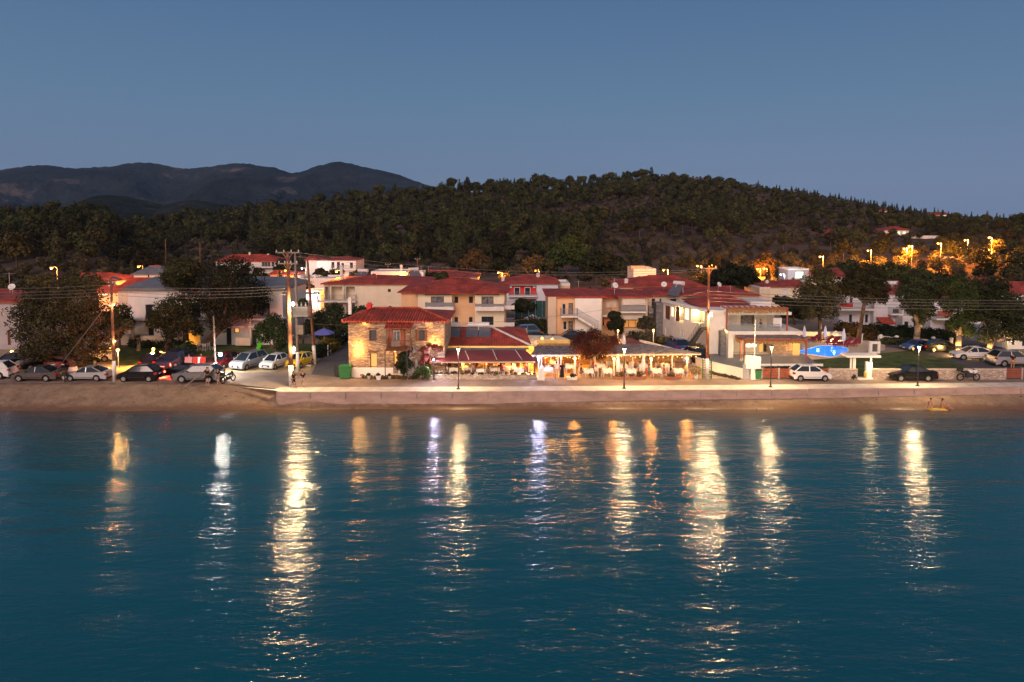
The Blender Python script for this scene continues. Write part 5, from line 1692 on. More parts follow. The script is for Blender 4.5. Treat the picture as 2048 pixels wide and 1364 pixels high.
# terrace slab, white portal and balcony furniture of the upper floor
mb = MB(); x0, x1 = XW(1456, 78.6, 4), XW(1604, 78.6, 4)
zs = gz(662, 78.6)
mb.box(x0, x1, 78.4, 84.5, zs - .42, zs); mb.box(x0, XW(1466, 78.6, 3), 78.45, 79.2, 1.45, zs - .42); mb.build('terrace_slab', M['white'], ht)
gl = MB(); gl.box(XW(1458, 78.6, 5), XW(1560, 78.6, 5), 78.55, 78.58, zs, zs + .85)
def glass_mat(name):
    m = bpy.data.materials.new(name); nt, p = nodes_of(m); p.inputs['Roughness'].default_value = .05
    p.inputs['Alpha'].default_value = .35; p.inputs['Base Color'].default_value = (.25, .3, .32, 1); return m
M['clear'] = glass_mat('glass_balustrade')
gl.build('glass_balustrade', M['clear'], ht)
yb = 82.72
for (pa, pb, m) in ((1474, 1481, 'white2'), (1481, 1490, 'glass2'), (1490, 1504, 'glass2'), (1504, 1508, 'frame_d')):
    mb = MB(); mb.box(XW(pa, yb, 5), XW(pb, yb, 5), yb, yb + .05, zfl + .1, gz(622, yb)); mb.build('sliding_door', M[m], ht)
# upper pergola of red timber with reed fringe
pm = MB(); zp = gz(617, 79.0)
xa, xb = XW(1450, 79, 6), XW(1574, 79, 6)
for x, y in ((XW(1453, 78.8, 4), 78.8), (XW(1573.5, 78.8, 4), 78.8)): pm.box(x - .07, x + .07, y - .07, y + .07, zs, zp)
pm.box(xa, xb, 78.72, 78.86, zp, zp + .16)
for i in range(12):
    x = xa + (xb - xa) * i / 11; pm.box(x - .04, x + .04, 78.87, 80.4, zp + .02, zp + .14)
pm.build('timber_pergola', M['wood_red'], ht)
def fringe(x0, x1, y, ztop, hgt, par, name='reed_fringe'):
    mb = MB(); x = x0
    while x < x1:
        mb.box(x, x + .07, y + rg.uniform(-.03, .03), y + .05, ztop - hgt * rg.uniform(.6, 1.05), ztop); x += .08
    mb.build(name, M['straw'], par)
fringe(xa + .2, xb - .1, 78.95, zp, .55, ht)
# lower pergola
pm = MB(); Yp = 76.4; zq = gz(681, Yp); xa, xb = XW(1489, Yp, 3), XW(1613, Yp, 3); xa2 = XW(1467, 79.0, 3)
for (px, Y, py) in ((1489, Yp, 681), (1612.5, Yp, 681), (1481, 78.2, 678)):
    x = XW(px, Y, 3); pm.box(x - .08, x + .08, Y - .08, Y + .08, 1.45, zq)
pm.box(xa - .4, xb + .1, Yp - .08, Yp + .08, zq, zq + .2)
pm.bar((xa - .3, Yp, zq + .1), (xa2, 78.3, zq + .1), .12, .18); pm.bar((xb, Yp, zq + .1), (xb - .3, 78.38, zq + .1), .12, .18)
pm.build('timber_pergola', M['wood_red'], ht)
mb = MB(); slab_poly(mb, [Vector((xa - .35, Yp - .1, zq + .29)), Vector((xb + .1, Yp - .1, zq + .29)), Vector((xb - .4, 78.38, zq + .33)), Vector((xa2, 78.38, zq + .33))], .06); mb.build('reed_roof', M['thatch'], ht)
fringe(xa, xb, Yp + .12, zq, .5, ht); fringe(xa2, xa, 78.0, zq, .6, ht)
# ground floor rooms
y1 = 81.85
for (pa, pb, m) in ((1520, 1526, 'lit'), (1528, 1533, 'frame_d'), (1535, 1545, 'lit')):
    mb = MB(); mb.box(XW(pa, 81.7, 3), XW(pb, 81.7, 3), 81.7, 81.78, 1.6, zfl - .6); mb.build('window', M[m], ht)
mb = MB(); mb.box(XW(1548, 79.4, 3), XW(1585, 79.4, 3), 79.4, 84.4, 1.45, zs - .43); mb.build('stone_wing', M['stone_l'], ht)
mb = MB(); mb.box(XW(1586, 79.6, 3), XW(1600, 79.6, 3), 79.6, 79.7, 1.5, zs - .43); mb.build('window', M['lit'], ht)
mb = MB(); mb.box(XW(1492, 81.6, 3), XW(1512, 81.6, 3), 81.6, 81.7, 2.2, zs - .6); mb.build('window', M['lit_w'], ht)
for px in (1497, 1509): 
    x = XW(px, 77.5, 3); b = MB(); b.ball((x, 77.5, gz(690, 77.5)), .2, 8); b.build('pendant_lamp', E_WARM, ht, True); light(ht, (x, 77.5, gz(694, 77.5)), 60, WARM, .2)
light(ht, (XW(1560, 77.6, 3), 77.6, 3.3), 30, AMBER, .2); light(ht, (XW(1594, 78.6, 3), 78.6, 3.0), 35, AMBER, .15)
light(ht, (XW(1451, 79.3, 4), 79.2, gz(661, 79.3)), 12, (1, .8, .25), .1)
mb = MB(); mb.ball((XW(1451, 79.3, 4), 79.3, gz(660, 79.3)), .12, 8); mb.build('bulkhead_lamp', E_AMBER, ht, True)
# deck, fence in front of the hotel terrace
mb = MB(); P = [G(1412, 722, 1.6), G(1490, 742, 1.6), G(1655, 740, 1.6), G(1600, 700, 1.6), G(1430, 700, 1.6)]
struct((mb.poly([(p.x, p.y, 1.506) for p in P]), mb.build('hotel_terrace', M['roof_grey']))[1])
rl = MB(); A = G(1494, 731); B = G(1612, 731)
for i in range(70):
    x = A.x + (B.x - A.x) * i / 69; rl.box(x - .015, x + .015, A.y, A.y + .03, 1.7, 2.65)
rl.box(A.x, B.x, A.y - .01, A.y + .04, 2.65, 2.70)
o = rl.build('iron_railing', M['rail']); tag(o, 'dark iron railing along the edge of the hotel terrace', 'railing')
mb = MB(); mb.box(A.x - .2, B.x + 1.8, A.y - .2, A.y - .03, 1.3, 1.72); o = mb.build('terrace_kerb', M['white2']); tag(o, 'low white kerb wall below the hotel terrace railing', 'wall')


def wall_along(name, label, pts, h_, th, material, z0=1.2, cap=None):
    """pts: list of (column,row) on the ground"""
    t = thing(name, label, 'wall', (0, 0, 0))
    mb = MB(); cb = MB()
    P = [G(*p) for p in pts]
    for a, b in zip(P[:-1], P[1:]):
        mb.bar((a.x, a.y, (z0 + 1.5 + h_) / 2), (b.x, b.y, (z0 + 1.5 + h_) / 2), th, 1.5 + h_ - z0)
        if cap: cb.bar((a.x, a.y, 1.5 + h_ + .04), (b.x, b.y, 1.5 + h_ + .04), th + .08, .08)
    mb.build('masonry', M[material], t)
    if cap: cb.build('coping', M[cap], t)
    return t


wall_along('garden_wall', 'white sloping garden wall beside the lane below the hotel staircase', [(1280, 694), (1345, 712), (1412, 738), (1490, 757)], .85, .25, 'white2', cap='slab')
wall_along('stone_wall', 'low stone wall between the white hatchback and the garden gate', [(1656, 757.5), (1713, 757.5)], .95, .4, 'stone_l', cap='sand')
wall_along('stone_wall', 'low stone wall running from the gate past the black saloon and motorcycle', [(1745, 757.5), (2009, 757.5)], .95, .4, 'stone_l', cap='sand')


def plank_fence(label, px0, px1, py, cols_, pm_='wood_red'):
    t = thing('plank_fence', label, 'fence', (0, 0, 0)); a = G(px0, py); b = G(px1, py)
    mb = MB()
    for k in range(5): mb.box(a.x, b.x, a.y - .03, a.y + .01, 1.6 + k * .2, 1.6 + k * .2 + .15)
    mb.build('planks', M[pm_], t); mb = MB()
    for i in range(cols_ + 1):
        x = a.x + (b.x - a.x) * i / cols_; mb.box(x - .08, x + .08, a.y - .06, a.y + .06, 1.4, 2.62)
    mb.build('fence_post', M['grey'], t)


plank_fence('reddish plank fence between the green bin and the white hatchback', 1523, 1660, 757.5, 4)
plank_fence('reddish plank fence at the right end of the stone wall', 2010, 2110, 757.5, 3)
gp = thing('gate_post', 'tall white block pillar beside the green bin at the hotel entrance', 'pillar', (0, 0, 0))
a = G(1502, 759); mb = MB(); mb.box(XW(1492, a.y, 2), XW(1513, a.y, 2), a.y, a.y + .5, 2.6, W(0, 712, a.y).z); mb.box(XW(1502, a.y, 2), XW(1521, a.y, 2), a.y + .02, a.y + .52, 1.4, 2.6); mb.box(XW(1502, a.y, 2), XW(1521, a.y, 2), a.y - .02, a.y + .5, 2.6, W(0, 714, a.y).z)
mb.build('pillar', M['white2'], gp)
mb = MB(); mb.box(XW(1487, a.y, 2), XW(1499, a.y, 2), a.y + .1, a.y + .16, 1.5, 2.95); mb.build('gate', M['grey'], gp)
mb = MB(); x = XW(1510, a.y, 2); mb.cyl((x, a.y + .3, 3.5), (x, a.y + .3, W(0, 640, a.y).z), .05, .03, 7); o = mb.build('flag_pole', M['metal_w']); tag(o, 'thin white flag pole rising behind the white block pillar', 'flag pole')
# garden gate with canopy
gt = thing('garden_gate', 'white garden gateway with flat canopy on thin posts and a lit pillar', 'gateway', (0, 0, 0))
a = G(1720, 757)
mb = MB(); q = W(0, 708, a.y + .2).z; mb.box(XW(1690, a.y, 4), XW(1756, a.y, 4), a.y - .6, a.y + .9, q - .22, q); mb.build('canopy', M['white2'], gt)
mb = MB()
for px in (1701, 1706, 1709, 1741): mb.box(XW(px, a.y, 3), XW(px, a.y, 3) + .13, a.y, a.y + .13, 1.4, q - .22)
mb.build('post', M['white2'], gt)
mb = MB(); mb.box(XW(1733, a.y, 3), XW(1744, a.y, 3), a.y - .1, a.y + .3, 1.4, W(0, 724, a.y).z); mb.box(XW(1713, a.y, 3), XW(1744, a.y, 3), a.y - .35, a.y + .12, 1.4, 1.62); mb.build('pillar', M['white2'], gt)
wall_lamp(gt, (XW(1738.5, a.y, 3), a.y - .22, W(0, 725, a.y).z), 45, (1, .72, .30), E_WARM)
mb = MB(); x = XW(1730, a.y, 3); mb.lathe([(.14, 0), (.17, .5), (.13, .62), (.02, .7)], (x, a.y - .15, 1.62), 8); o = mb.build('litter_bin', M['c_yellow']); tag(o, 'small yellow litter bin inside the garden gateway', 'bin')

# pool with sunbeds
pm = bpy.data.materials.new('glowing_pool_water'); nt, p = nodes_of(pm)
p.inputs['Base Color'].default_value = (.01, .18, .65, 1); p.inputs['Roughness'].default_value = .08
p.inputs['Emission Color'].default_value = (.01, .24, .95, 1); p.inputs['Emission Strength'].default_value = .95  # underwater lamplight is put into the water as an even glow
pts = []
for i in range(28):
    t_ = 2 * pi * i / 28
    pts.append((1644 + 47 * cos(t_) + 7 * cos(3 * t_ + 1), 702.5 + 10.5 * sin(t_) + 2.5 * sin(2 * t_)))
P = [G(px, py, 1.55) for px, py in pts]
mb = MB(); mb.poly([(p_.x, p_.y, 1.55) for p_ in P]); o = mb.build('pool_water', pm); struct(o)
mb = MB()
for i in range(28):
    a, b = P[i], P[(i + 1) % 28]; cx_, cy_ = P[0].lerp(P[14], .5).x, P[0].lerp(P[14], .5).y
    oa = Vector((a.x + (a.x - cx_) * .05, a.y + (a.y - cy_) * .05, 1.6)); ob = Vector((b.x + (b.x - cx_) * .05, b.y + (b.y - cy_) * .05, 1.6))
    mb.quad((a.x, a.y, 1.6), (b.x, b.y, 1.6), ob, oa); mb.quad((a.x, a.y, 1.5), (b.x, b.y, 1.5), (b.x, b.y, 1.6), (a.x, a.y, 1.6)); mb.quad((oa.x, oa.y, 1.5), (ob.x, ob.y, 1.5), ob, oa)
o = mb.build('pool_edge', M['slab']); struct(o)
o = sheet('pool_deck', [(1590, 722), (1700, 714), (1770, 700), (1770, 690), (1740, 681), (1590, 681)], 1.474, M['sand'])
pl_ = thing('pool_lamps', 'two bright lamps shining under the blue pool water', 'pool lamp', (0, 0, 0))
for px, py in ((1636, 697), (1668, 701.5)):
    g = G(px, py, 1.57); b = MB(); b.lathe([(.2, 0), (.18, .015)], (g.x, g.y, 1.552), 10, sy=.5); b.build('lamp', emit('pool_lamp', (.45, .75, 1), 1.6), pl_); light(pl_, (g.x, g.y, 1.8), 14, (.4, .7, 1), .1)
# ================================================================== SEA WALL
t = thing('sea_wall', 'long pale concrete sea wall with a rounded end along the promenade', 'sea wall', (0, 0, 0))
mb = MB(); cap = MB()
cs = [550, 556, 566, 590, 640, 700] + list(range(760, 2500, 60))
prev = None
for i, c in enumerate(cs):
    g = G(c, edge_row(c), 1.5)
    k = min(1, .25 + max(0, (c - 548) / 20) ** .5)
    yb = g.y + (1 - k) * 1.0
    zb = min(beach_z(c, g.y - .1), 1.3) - .2
    fo = .55                                      # battered face
    mid = (1.5 + zb) / 2
    sec = [(g.x, yb + .02, 1.53), (g.x, yb - .08, 1.50), (g.x, yb - .10, mid + .1), (g.x, yb - .14, zb + .3), (g.x, yb - .20, zb)]
    if prev:
        for a in range(len(sec) - 1): mb.quad(prev[a], sec[a], sec[a + 1], prev[a + 1])
        cap.quad(prev[0], sec[0], (sec[0][0], yb + .5, 1.53), (prev[0][0], pyb + .5, 1.53))
        cap.quad((sec[0][0], yb + .5, 1.53), (prev[0][0], pyb + .5, 1.53), (prev[0][0], pyb + .5, 1.40), (sec[0][0], yb + .5, 1.40))
    prev = sec; pyb = yb
g = G(550, edge_row(550), 1.5)
mb.build('wall_face', M['seawall'], t); cap.build('coping', M['pave'], t)
jm = MB()
for c in range(620, 2100, 71):
    g = G(c, edge_row(c), 1.5); jm.box(g.x - .03, g.x + .03, g.y - .25, g.y - .10, .95, 1.5)
jm.build('expansion_joint', M['grey'], t)

# ================================================================== PROMENADE LAMPS
def prom_lamp(label, px, base, top, e=640):
    g = G(px, base, 1.5); hh = W(px, top, g.y).z - 1.5
    t = thing('promenade_lamp', label, 'street lamp', (g.x, g.y, 1.5), 0, 'street lamps along the promenade')
    mb = MB(); mb.lathe([(.20, 0), (.20, .06), (.09, .12), (.07, .5), (.05, .6), (.045, hh - .35), (.09, hh - .28)], n=10); mb.build('post', M['metal_d'], t)
    l = MB(); l.lathe([(.08, hh - .25), (.17, hh + .02)], n=6); lan = l.build('lantern', E_WARM, t)
    c = MB(); c.lathe([(.20, hh + .03), (.20, hh + .06), (.05, hh + .14)], n=6)
    for i in range(6):
        a = 2 * pi * i / 6; c.cyl((.08 * cos(a), .08 * sin(a), hh - .26), (.185 * cos(a), .185 * sin(a), hh + .03), .012, n=4)
    c.build('cap', M['metal_d'], lan)
    light(t, (0, -.02, hh - .38), e, WARM, .16)


prom_lamp('promenade lamp in front of the glazed tavern dining room', 917, 778, 697)
prom_lamp('promenade lamp in front of the reed pergola tables', 1248, 777, 697)
prom_lamp('promenade lamp in front of the plank fence and hotel pergola', 1541, 774, 693)
prom_lamp('promenade lamp standing before the black saloon by the stone wall', 1835, 772, 693)

# ================================================================== UTILITY POLES AND CABLES
def pole(label, base, brow, top, trow, r=.17, m='pole', lime=True, z0=1.5, arms=(), name='utility_pole', ytop=None):
    g = G(base, brow, z0); tp = W(top, trow, ytop or g.y)
    t = thing(name, label, 'utility pole', tuple(g))
    v = tp - g
    mb = MB(); mb.cyl((0, 0, -.2), v, r, r * .62, 10); po = mb.build('shaft', M[m], t, True)
    if lime: c = MB(); c.cyl((0, 0, -.1), v * (2.05 / v.length), r + .012, r + .006, 10); c.build('lime_wash', M['limewash'], t, True)
    for k, (dz, w, nins) in enumerate(arms):
        q = v * (1 - dz / v.length)
        c = MB(); c.box(q.x - w, q.x + w, q.y - .07, q.y + .07, q.z - .06, q.z + .06)
        c.bar((q.x - w * .45, q.y, q.z), (q.x, q.y, q.z - .7), .05); c.bar((q.x + w * .45, q.y, q.z), (q.x, q.y, q.z - .7), .05)
        a = c.build('crossarm', M['pole_grey'], t)
        i_ = MB()
        for i in range(nins):
            x = q.x - w + .1 + (2 * w - .2) * i / (nins - 1); i_.lathe([(.05, 0), (.07, .06), (.05, .1), (.06, .16), (.03, .2)], (x, q.y, q.z + .06), 8)
        i_.build('insulator', M['limewash'], a)
    return t, g, tp


def small_lamp(t, loc, energy, col, em, r=.12, arm=None):
    mb = MB(); l = Vector(loc)
    b = MB(); b.ball(l, r, 9); o = b.build('lamp_head', em, t, True)
    if arm: mb.cyl(arm, l + Vector((0, 0, r)), .03, n=6); mb.box(l.x - .14, l.x + .14, l.y - .1, l.y + .1, l.z + r * .8, l.z + r * .8 + .06); mb.build('lamp_arm', M['metal'], t)
    light(t, l + Vector((0, -r - .04, -.05)), energy, col, r)


P1, g1, t1 = pole('tall brown pole with white base between silver and black cars', 229, 762, 222, 556, .16)
mb = MB(); v = t1 - g1; mb.box(v.x - .5, v.x + .55, v.y - .05, v.y + .05, v.z - .1, v.z); mb.build('crossarm', M['pole_grey'], P1)
for i, dz in enumerate((.8, 1.6, 2.2, 2.8)):
    mb = MB(); mb.lathe([(.05, 0), (.08, .05), (.05, .12)], (v.x - .12, v.y - .2, v.z - dz), 7); mb.build('insulator', M['limewash'], P1)
fl = MB(); fl.add([(v.x + .1, v.y - .35, v.z + .1), (v.x + .9, v.y - .2, v.z - .25), (v.x + .95, v.y + .3, v.z - .15), (v.x + .15, v.y + .2, v.z + .2)], [(0, 1, 2, 3)]); fl.build('solar_panel', M['solar'], P1)
k = v.length
small_lamp(P1, (v.x * .66 + .28, -.1, W(230, 609, g1.y).z - 1.5), 30, WARM, E_WARM, .07); small_lamp(P1, (.28, -.1, W(232, 682, g1.y).z - 1.5), 30, WARM, E_WARM, .07)
P2, g2, t2 = pole('tallest pole with two crossarms and street lamp at the end of the sea wall', 583, 772, 575, 503, .23, arms=((.1, 1.15, 4), (1.15, .95, 4)))
L_ = W(584, 607, g2.y); small_lamp(P2, L_ - g2 + Vector((.28, -.5, 0)), 1200, (1, .68, .33), E_WARM, .17, arm=(0, 0, L_.z - 1.3))
L_ = W(586, 697, g2.y); small_lamp(P2, L_ - g2 + Vector((.25, -.4, 0)), 260, WARM, E_WARM, .14, arm=(0, 0, L_.z - 1.3))
mb = MB(); mb.box(.18, .42, -.1, .2, 3.2, 3.9); mb.build('meter_box', M['grey'], P2)
P3, g3, t3 = pole('grey pole standing just behind the tallest crossarmed pole', 596, 742, 590, 505, .16, m='pole_grey')
P4, g4, t4 = pole('brown leaning pole that carries the right side of the transformer', 630, 727, 615, 520, .18)
P5, g5, t5 = pole('brown pole with street lamp and white base beside the lane', 1414, 757, 1418, 533, .17, arms=((.2, .8, 3),))
L_ = W(1418, 628, g5.y); small_lamp(P5, L_ - g5 + Vector((0, -.55, 0)), 1100, (1, .68, .33), E_WARM, .17, arm=(0, 0, L_.z - 1.3))
L_ = W(1422, 530, g5.y); small_lamp(P5, L_ - g5 + Vector((0, -.3, 0)), 30, SODIUM, E_SOD, .06)
mb = MB()
for dx in (-.45, .42):
    mb.box(dx - .03, dx + .03, -.1, .1, 0, 2.0)
for k in range(8): mb.box(-.45, .42, .02, .05, .15 + k * .24, .2 + k * .24)
mb.build('guard_rail', M['bin_green'], P5)
P6, g6, t6 = pole('thin leaning pole behind the grey off-roader with a dazzling white lamp', 432, 741, 427, 632, .12, lime=False, m='pole_grey', z0=1.5)
L_ = W(441, 709, 70.2); small_lamp(P6, L_ - g6, 800, (.97, .95, .85), E_COOL, .20, arm=(0, 0, L_.z - 1.6))
for lb, b_, br_, tt, tr, Yt in (('distant pole on the slope above the long villa, left one', 332, 546, 331, 478, None), ('distant pole on the slope above the long villa, right one', 400, 552, 400, 487, None),
                                ('thin distant pole among the roofs behind the large cream house', 776, 566, 776, 528, None), ('distant pole beside the rooftop solar heater', 835, 560, 835, 517, None)):
    pole(lb, b_, br_, tt, tr, .14, lime=False, arms=((.15, .7, 3),) if b_ > 700 else ())
# transformer platform between the two poles
tf = thing('transformer', 'grey transformer on a platform slung between the leaning poles', 'transformer', (0, 0, 0))
a = W(588, 646, (g3.y + g4.y) / 2); b = W(627, 646, (g3.y + g4.y) / 2)
mb = MB()
for row in (634, 671, 646):
    p = W(586, row, g3.y - .2); q = W(628, row, g4.y - .2)
    if row != 646: mb.bar(p, q, .12, .14)
mb.build('platform', M['pole_grey'], tf)
c = W(603, 622, g3.y - .1); zt_, zb_ = W(0, 613, c.y).z, W(0, 632, c.y).z
mb = MB(); mb.box(c.x - .75, c.x + .75, c.y - .4, c.y + .4, zb_, zt_)
for i in range(13): mb.box(c.x - .75 + i * .12, c.x - .72 + i * .12, c.y - .55, c.y - .4, zb_ + .1, zt_ - .1)
mb.build('tank', M['metal'], tf)
mb = MB()
for i in range(3): mb.lathe([(.07, 0), (.1, .08), (.06, .14), (.1, .2), (.05, .3), (.03, .45)], (c.x - .45 + i * .45, c.y, zt_), 8)
mb.build('bushing', M['limewash'], tf)
c2 = W(602, 660, c.y); mb = MB(); mb.box(c2.x - .3, c2.x + .3, c2.y - .25, c2.y + .2, W(0, 668, c.y).z, W(0, 650, c.y).z); mb.build('switch_box', M['pole_grey'], tf)


def cable(p, q, sag, label, r=.018, grp='overhead cables'):
    mb = MB(); n = 14; pts = []
    for i in range(n + 1):
        t_ = i / n; z = -sag * 4 * t_ * (1 - t_); v = Vector(p).lerp(Vector(q), t_); pts.append(v + Vector((0, 0, z)))
    mb.path(pts, r, 4)
    o = mb.build('overhead_cable', M['cable']); tag(o, label, 'cable', grp)


for i, (ya, yb) in enumerate(((569, 571), (577, 576), (583, 582), (590, 588))):
    cable(W(224, ya, g1.y - .2), W(579, yb, g2.y), .35, 'thin cable between the left pole and the tallest pole')
    cable(W(-220, ya + 2, g1.y - .2), W(224, ya, g1.y - .2), .35, 'thin cable running off to the left from the left pole')
for i, (ya, yb) in enumerate(((594, 600), (600, 605), (607, 610), (614, 617))):
    cable(W(1417, ya - 12, g5.y), W(2240, yb, 68.5), .4, 'thin cable running right from the lane pole past the dark trees', grp='cables right of the lane pole')
for i, (ya, yb) in enumerate(((505, 537), (513, 541))):
    cable(W(596, ya, g2.y), W(1417, yb, g5.y), 1.0, 'long cable spanning from the tallest pole to the lane pole', .014, 'cables over the tavern')
cable(W(630, 648, g4.y), W(1417, 582, g5.y), 1.4, 'lower cable crossing above the stone house and tavern', .013, 'cable above the stone house roof')
cable(W(221, 601, g1.y), W(96, 762, 67.4), .0, 'slanting stay wire and brace left of the left pole', .03, 'pole stays')
b0 = G(365, 773); b1 = W(418, 735, 65.9); mb = MB(); mb.cyl((b0.x, b0.y, 1.3), b1, .07, .06, 7); o = mb.build('leaning_beam', M['pole_grey']); tag(o, 'slanting wooden strut in front of the grey off-roader', 'strut')
mb = MB(); g = G(130, 764); mb.box(g.x - .04, g.x + .04, g.y - .04, g.y + .04, 1.3, 2.1); mb.box(g.x - .22, g.x + .22, g.y - .15, g.y + .15, 2.1, 2.5); o = mb.build('litter_bin', M['blackplastic']); tag(o, 'small black litter bin on a post between two parked saloons', 'bin')


# ================================================================== SODIUM STREET LAMPS
def sodium(px, py, label, Y=None, hh=6.5, e=700, col=SODIUM, em=None, r=.24, arm=1, group='orange street lamps in the village'):
    e = e * 7
    if Y is None:
        p = on_terrain(px, py, hh, 100, 500)
    else: p = W(px, py, Y)
    z0 = tz(p.x, p.y)
    t = thing('street_lamp', label, 'street lamp', (p.x, p.y, z0), 0, group)
    hz = p.z - z0
    mb = MB(); mb.cyl((arm * .9, .0, -.2), (arm * .9, 0, hz + .15), .09, .06, 7); mb.build('post', M['metal'], t)
    mb = MB(); mb.cyl((arm * .9, 0, hz + .12), (0, 0, hz + .2), .035, n=5); mb.box(-.28, .28, -.12, .12, hz + .12, hz + .24); mb.build('lamp_arm', M['metal'], t)
    b = MB(); b.ball((0, 0, hz), r * (1 + max(0, p.y - 120) / 260), 9, sz=.7); b.build('bulb', em or E_SOD, t, True)  # bulb drawn oversize, growing with distance, in place of bloom
    light(t, (0, -.1, hz - .25), e, col, r)


for px, py, Y, lb, e in ((103, 536, 112, 'orange street lamp rising above the big roadside pine', 900), (277, 533, 150, 'orange lamp before the white gable end left of the stone pines', 500),
                         (673, 543, 122, 'large orange lamp over the crest of the large cream house', 600), (571, 541, 165, 'orange lamp left of the tallest pole', 250),
                         (814, 546, 148, 'small orange lamp at the white framed terrace house', 150), (997, 545, 160, 'orange street lamp left of the red balcony house', 700),
                         (1071, 541, 180, 'faint orange lamp above the roof of the red balcony house', 120), (1327, 540, 140, 'orange street lamp above the wide cream house', 700),
                         (1395, 532, 160, 'orange street lamp left of the lane pole', 600), (1515, 523, 205, 'orange lamp at the upper left of the lit tree', 700), (1533, 521, 205, 'orange lamp at the upper right of the lit tree', 900),
                         (1515, 538, 190, 'orange lamp at the lower left of the lit tree', 900), (1528, 537, 190, 'orange lamp at the lower right of the lit tree', 1100), (1640, 513, 185, 'big orange street lamp above the gabled house', 1300)):
    sodium(px, py, lb, Y, e=e)
for px, py, lb, e in ((1736, 501, 'orange street lamp leftmost of the row climbing the right hill', 1600), (1808, 497, 'smaller orange lamp of the close pair on the right hill', 1200), (1818, 492, 'brighter orange lamp of the close pair on the right hill', 2200),
                      (1876, 487, 'orange street lamp under the long white retaining wall', 2200), (1930, 480, 'orange street lamp between retaining wall and palm', 2500), (1978, 475, 'highest orange street lamp left of the palm', 2500), (1977, 500, 'orange lamp directly below the highest one', 900)):
    sodium(px, py, lb, None, e=e)
for px, py, Y, lb in ((1561, 549, 155, 'white lamp beside the green-white lit sign'), (1769, 462, 330, 'white lamp at the left corner of the hillside villa'), (1835, 431, 430, 'white lamp near the skyline of the right hill'),
                      (1888, 436, 415, 'white lamp beside the skyline house'), (1970, 430, 380, 'white lamp on the far right skyline'), (625, 583, 118, 'bluish lamp at the doorway of the small white house'), (604, 537, 170, 'white lamp behind the tall poles'),
                      (1562, 495, 300, 'tiny pale lamp halfway up the scrub slope'), (1639, 441, 420, 'tiny orange lamp high on the right hill')):
    p = W(px, py, Y); sodium(px, py, lb, Y, e=120, col=COOL, em=emit('pale_bulb', (1, .95, .8), 14), r=.12, group='pale lamps in the village')
for px, py, lb, br, e in ((236, 700, 'low garden lamp on a stone post right of the left pole', 735, 420), (307, 698, 'low garden lamp at the edge of the lawn behind the black pickup', 728, 190), (322, 705, 'low garden lamp on a rail beside the dark blue car', 728, 170), (24, 703, 'garden lamp by the grey villa behind the dark cars', 722, 260)):
    g = G(px, br); post_lamp('garden_lamp', lb, px, py, g.y, e, AMBER, E_AMBER, r=.16, postm='grey', group='amber garden lamps round the car park')
for px, py, Y, lb, e in ((395, 676, 88, 'garden lamp under the largest stone pine', 160), (374, 684, 84, 'small lamp among the bushes under the stone pine', 50), (1236, 661, 84, 'round lamp above the flowering tree', 60), (1307, 660, 84, 'round lamp at the top of the sloping garden wall', 70),
                         (2016, 675, 82.5, 'bright lamp on the low white building at the right edge', 160)):
    post_lamp('garden_lamp', lb, px, py, Y, e, AMBER if px < 1900 else WARM, E_AMBER if px < 1900 else E_WARM, r=.12, group='small garden lamps')
for px, py, Y, lb in ((1917, 700, 79.6, 'uplighter at the foot of the left eucalyptus of the car park'), (1972, 702, 79.6, 'uplighter at the foot of the right eucalyptus of the car park'), (1665, 662, 90, 'lamp lighting the pine trunk behind the loungers')):
    g = W(px, py, Y); t = thing('uplighter', lb, 'uplighter', (g.x, g.y, 1.46)); mb = MB(); mb.lathe([(.12, 0), (.14, .15)], n=8); mb.build('housing', M['metal_d'], t)
    mb = MB(); mb.lathe([(.11, .155), (.10, .17)], n=8); mb.build('lens', E_AMBER, t); light(t, (0, 0, .35), 330, (1, .56, .16), .1)


# ================================================================== CARS
PAINT = {}


def paint(name, c, metal=.3):
    if name not in PAINT:
        m = bpy.data.materials.new('paint_' + name); nt, p = nodes_of(m)
        p.inputs['Base Color'].default_value = (*c, 1); p.inputs['Metallic'].default_value = metal; p.inputs['Roughness'].default_value = .32
        p.inputs['Coat Weight'].default_value = .6 if max(c) > .05 else .1
        if max(c) < .05: p.inputs['Specular IOR Level'].default_value = .25; p.inputs['Roughness'].default_value = .25; p.inputs['Coat Roughness'].default_value = .06
        PAINT[name] = m
    return PAINT[name]


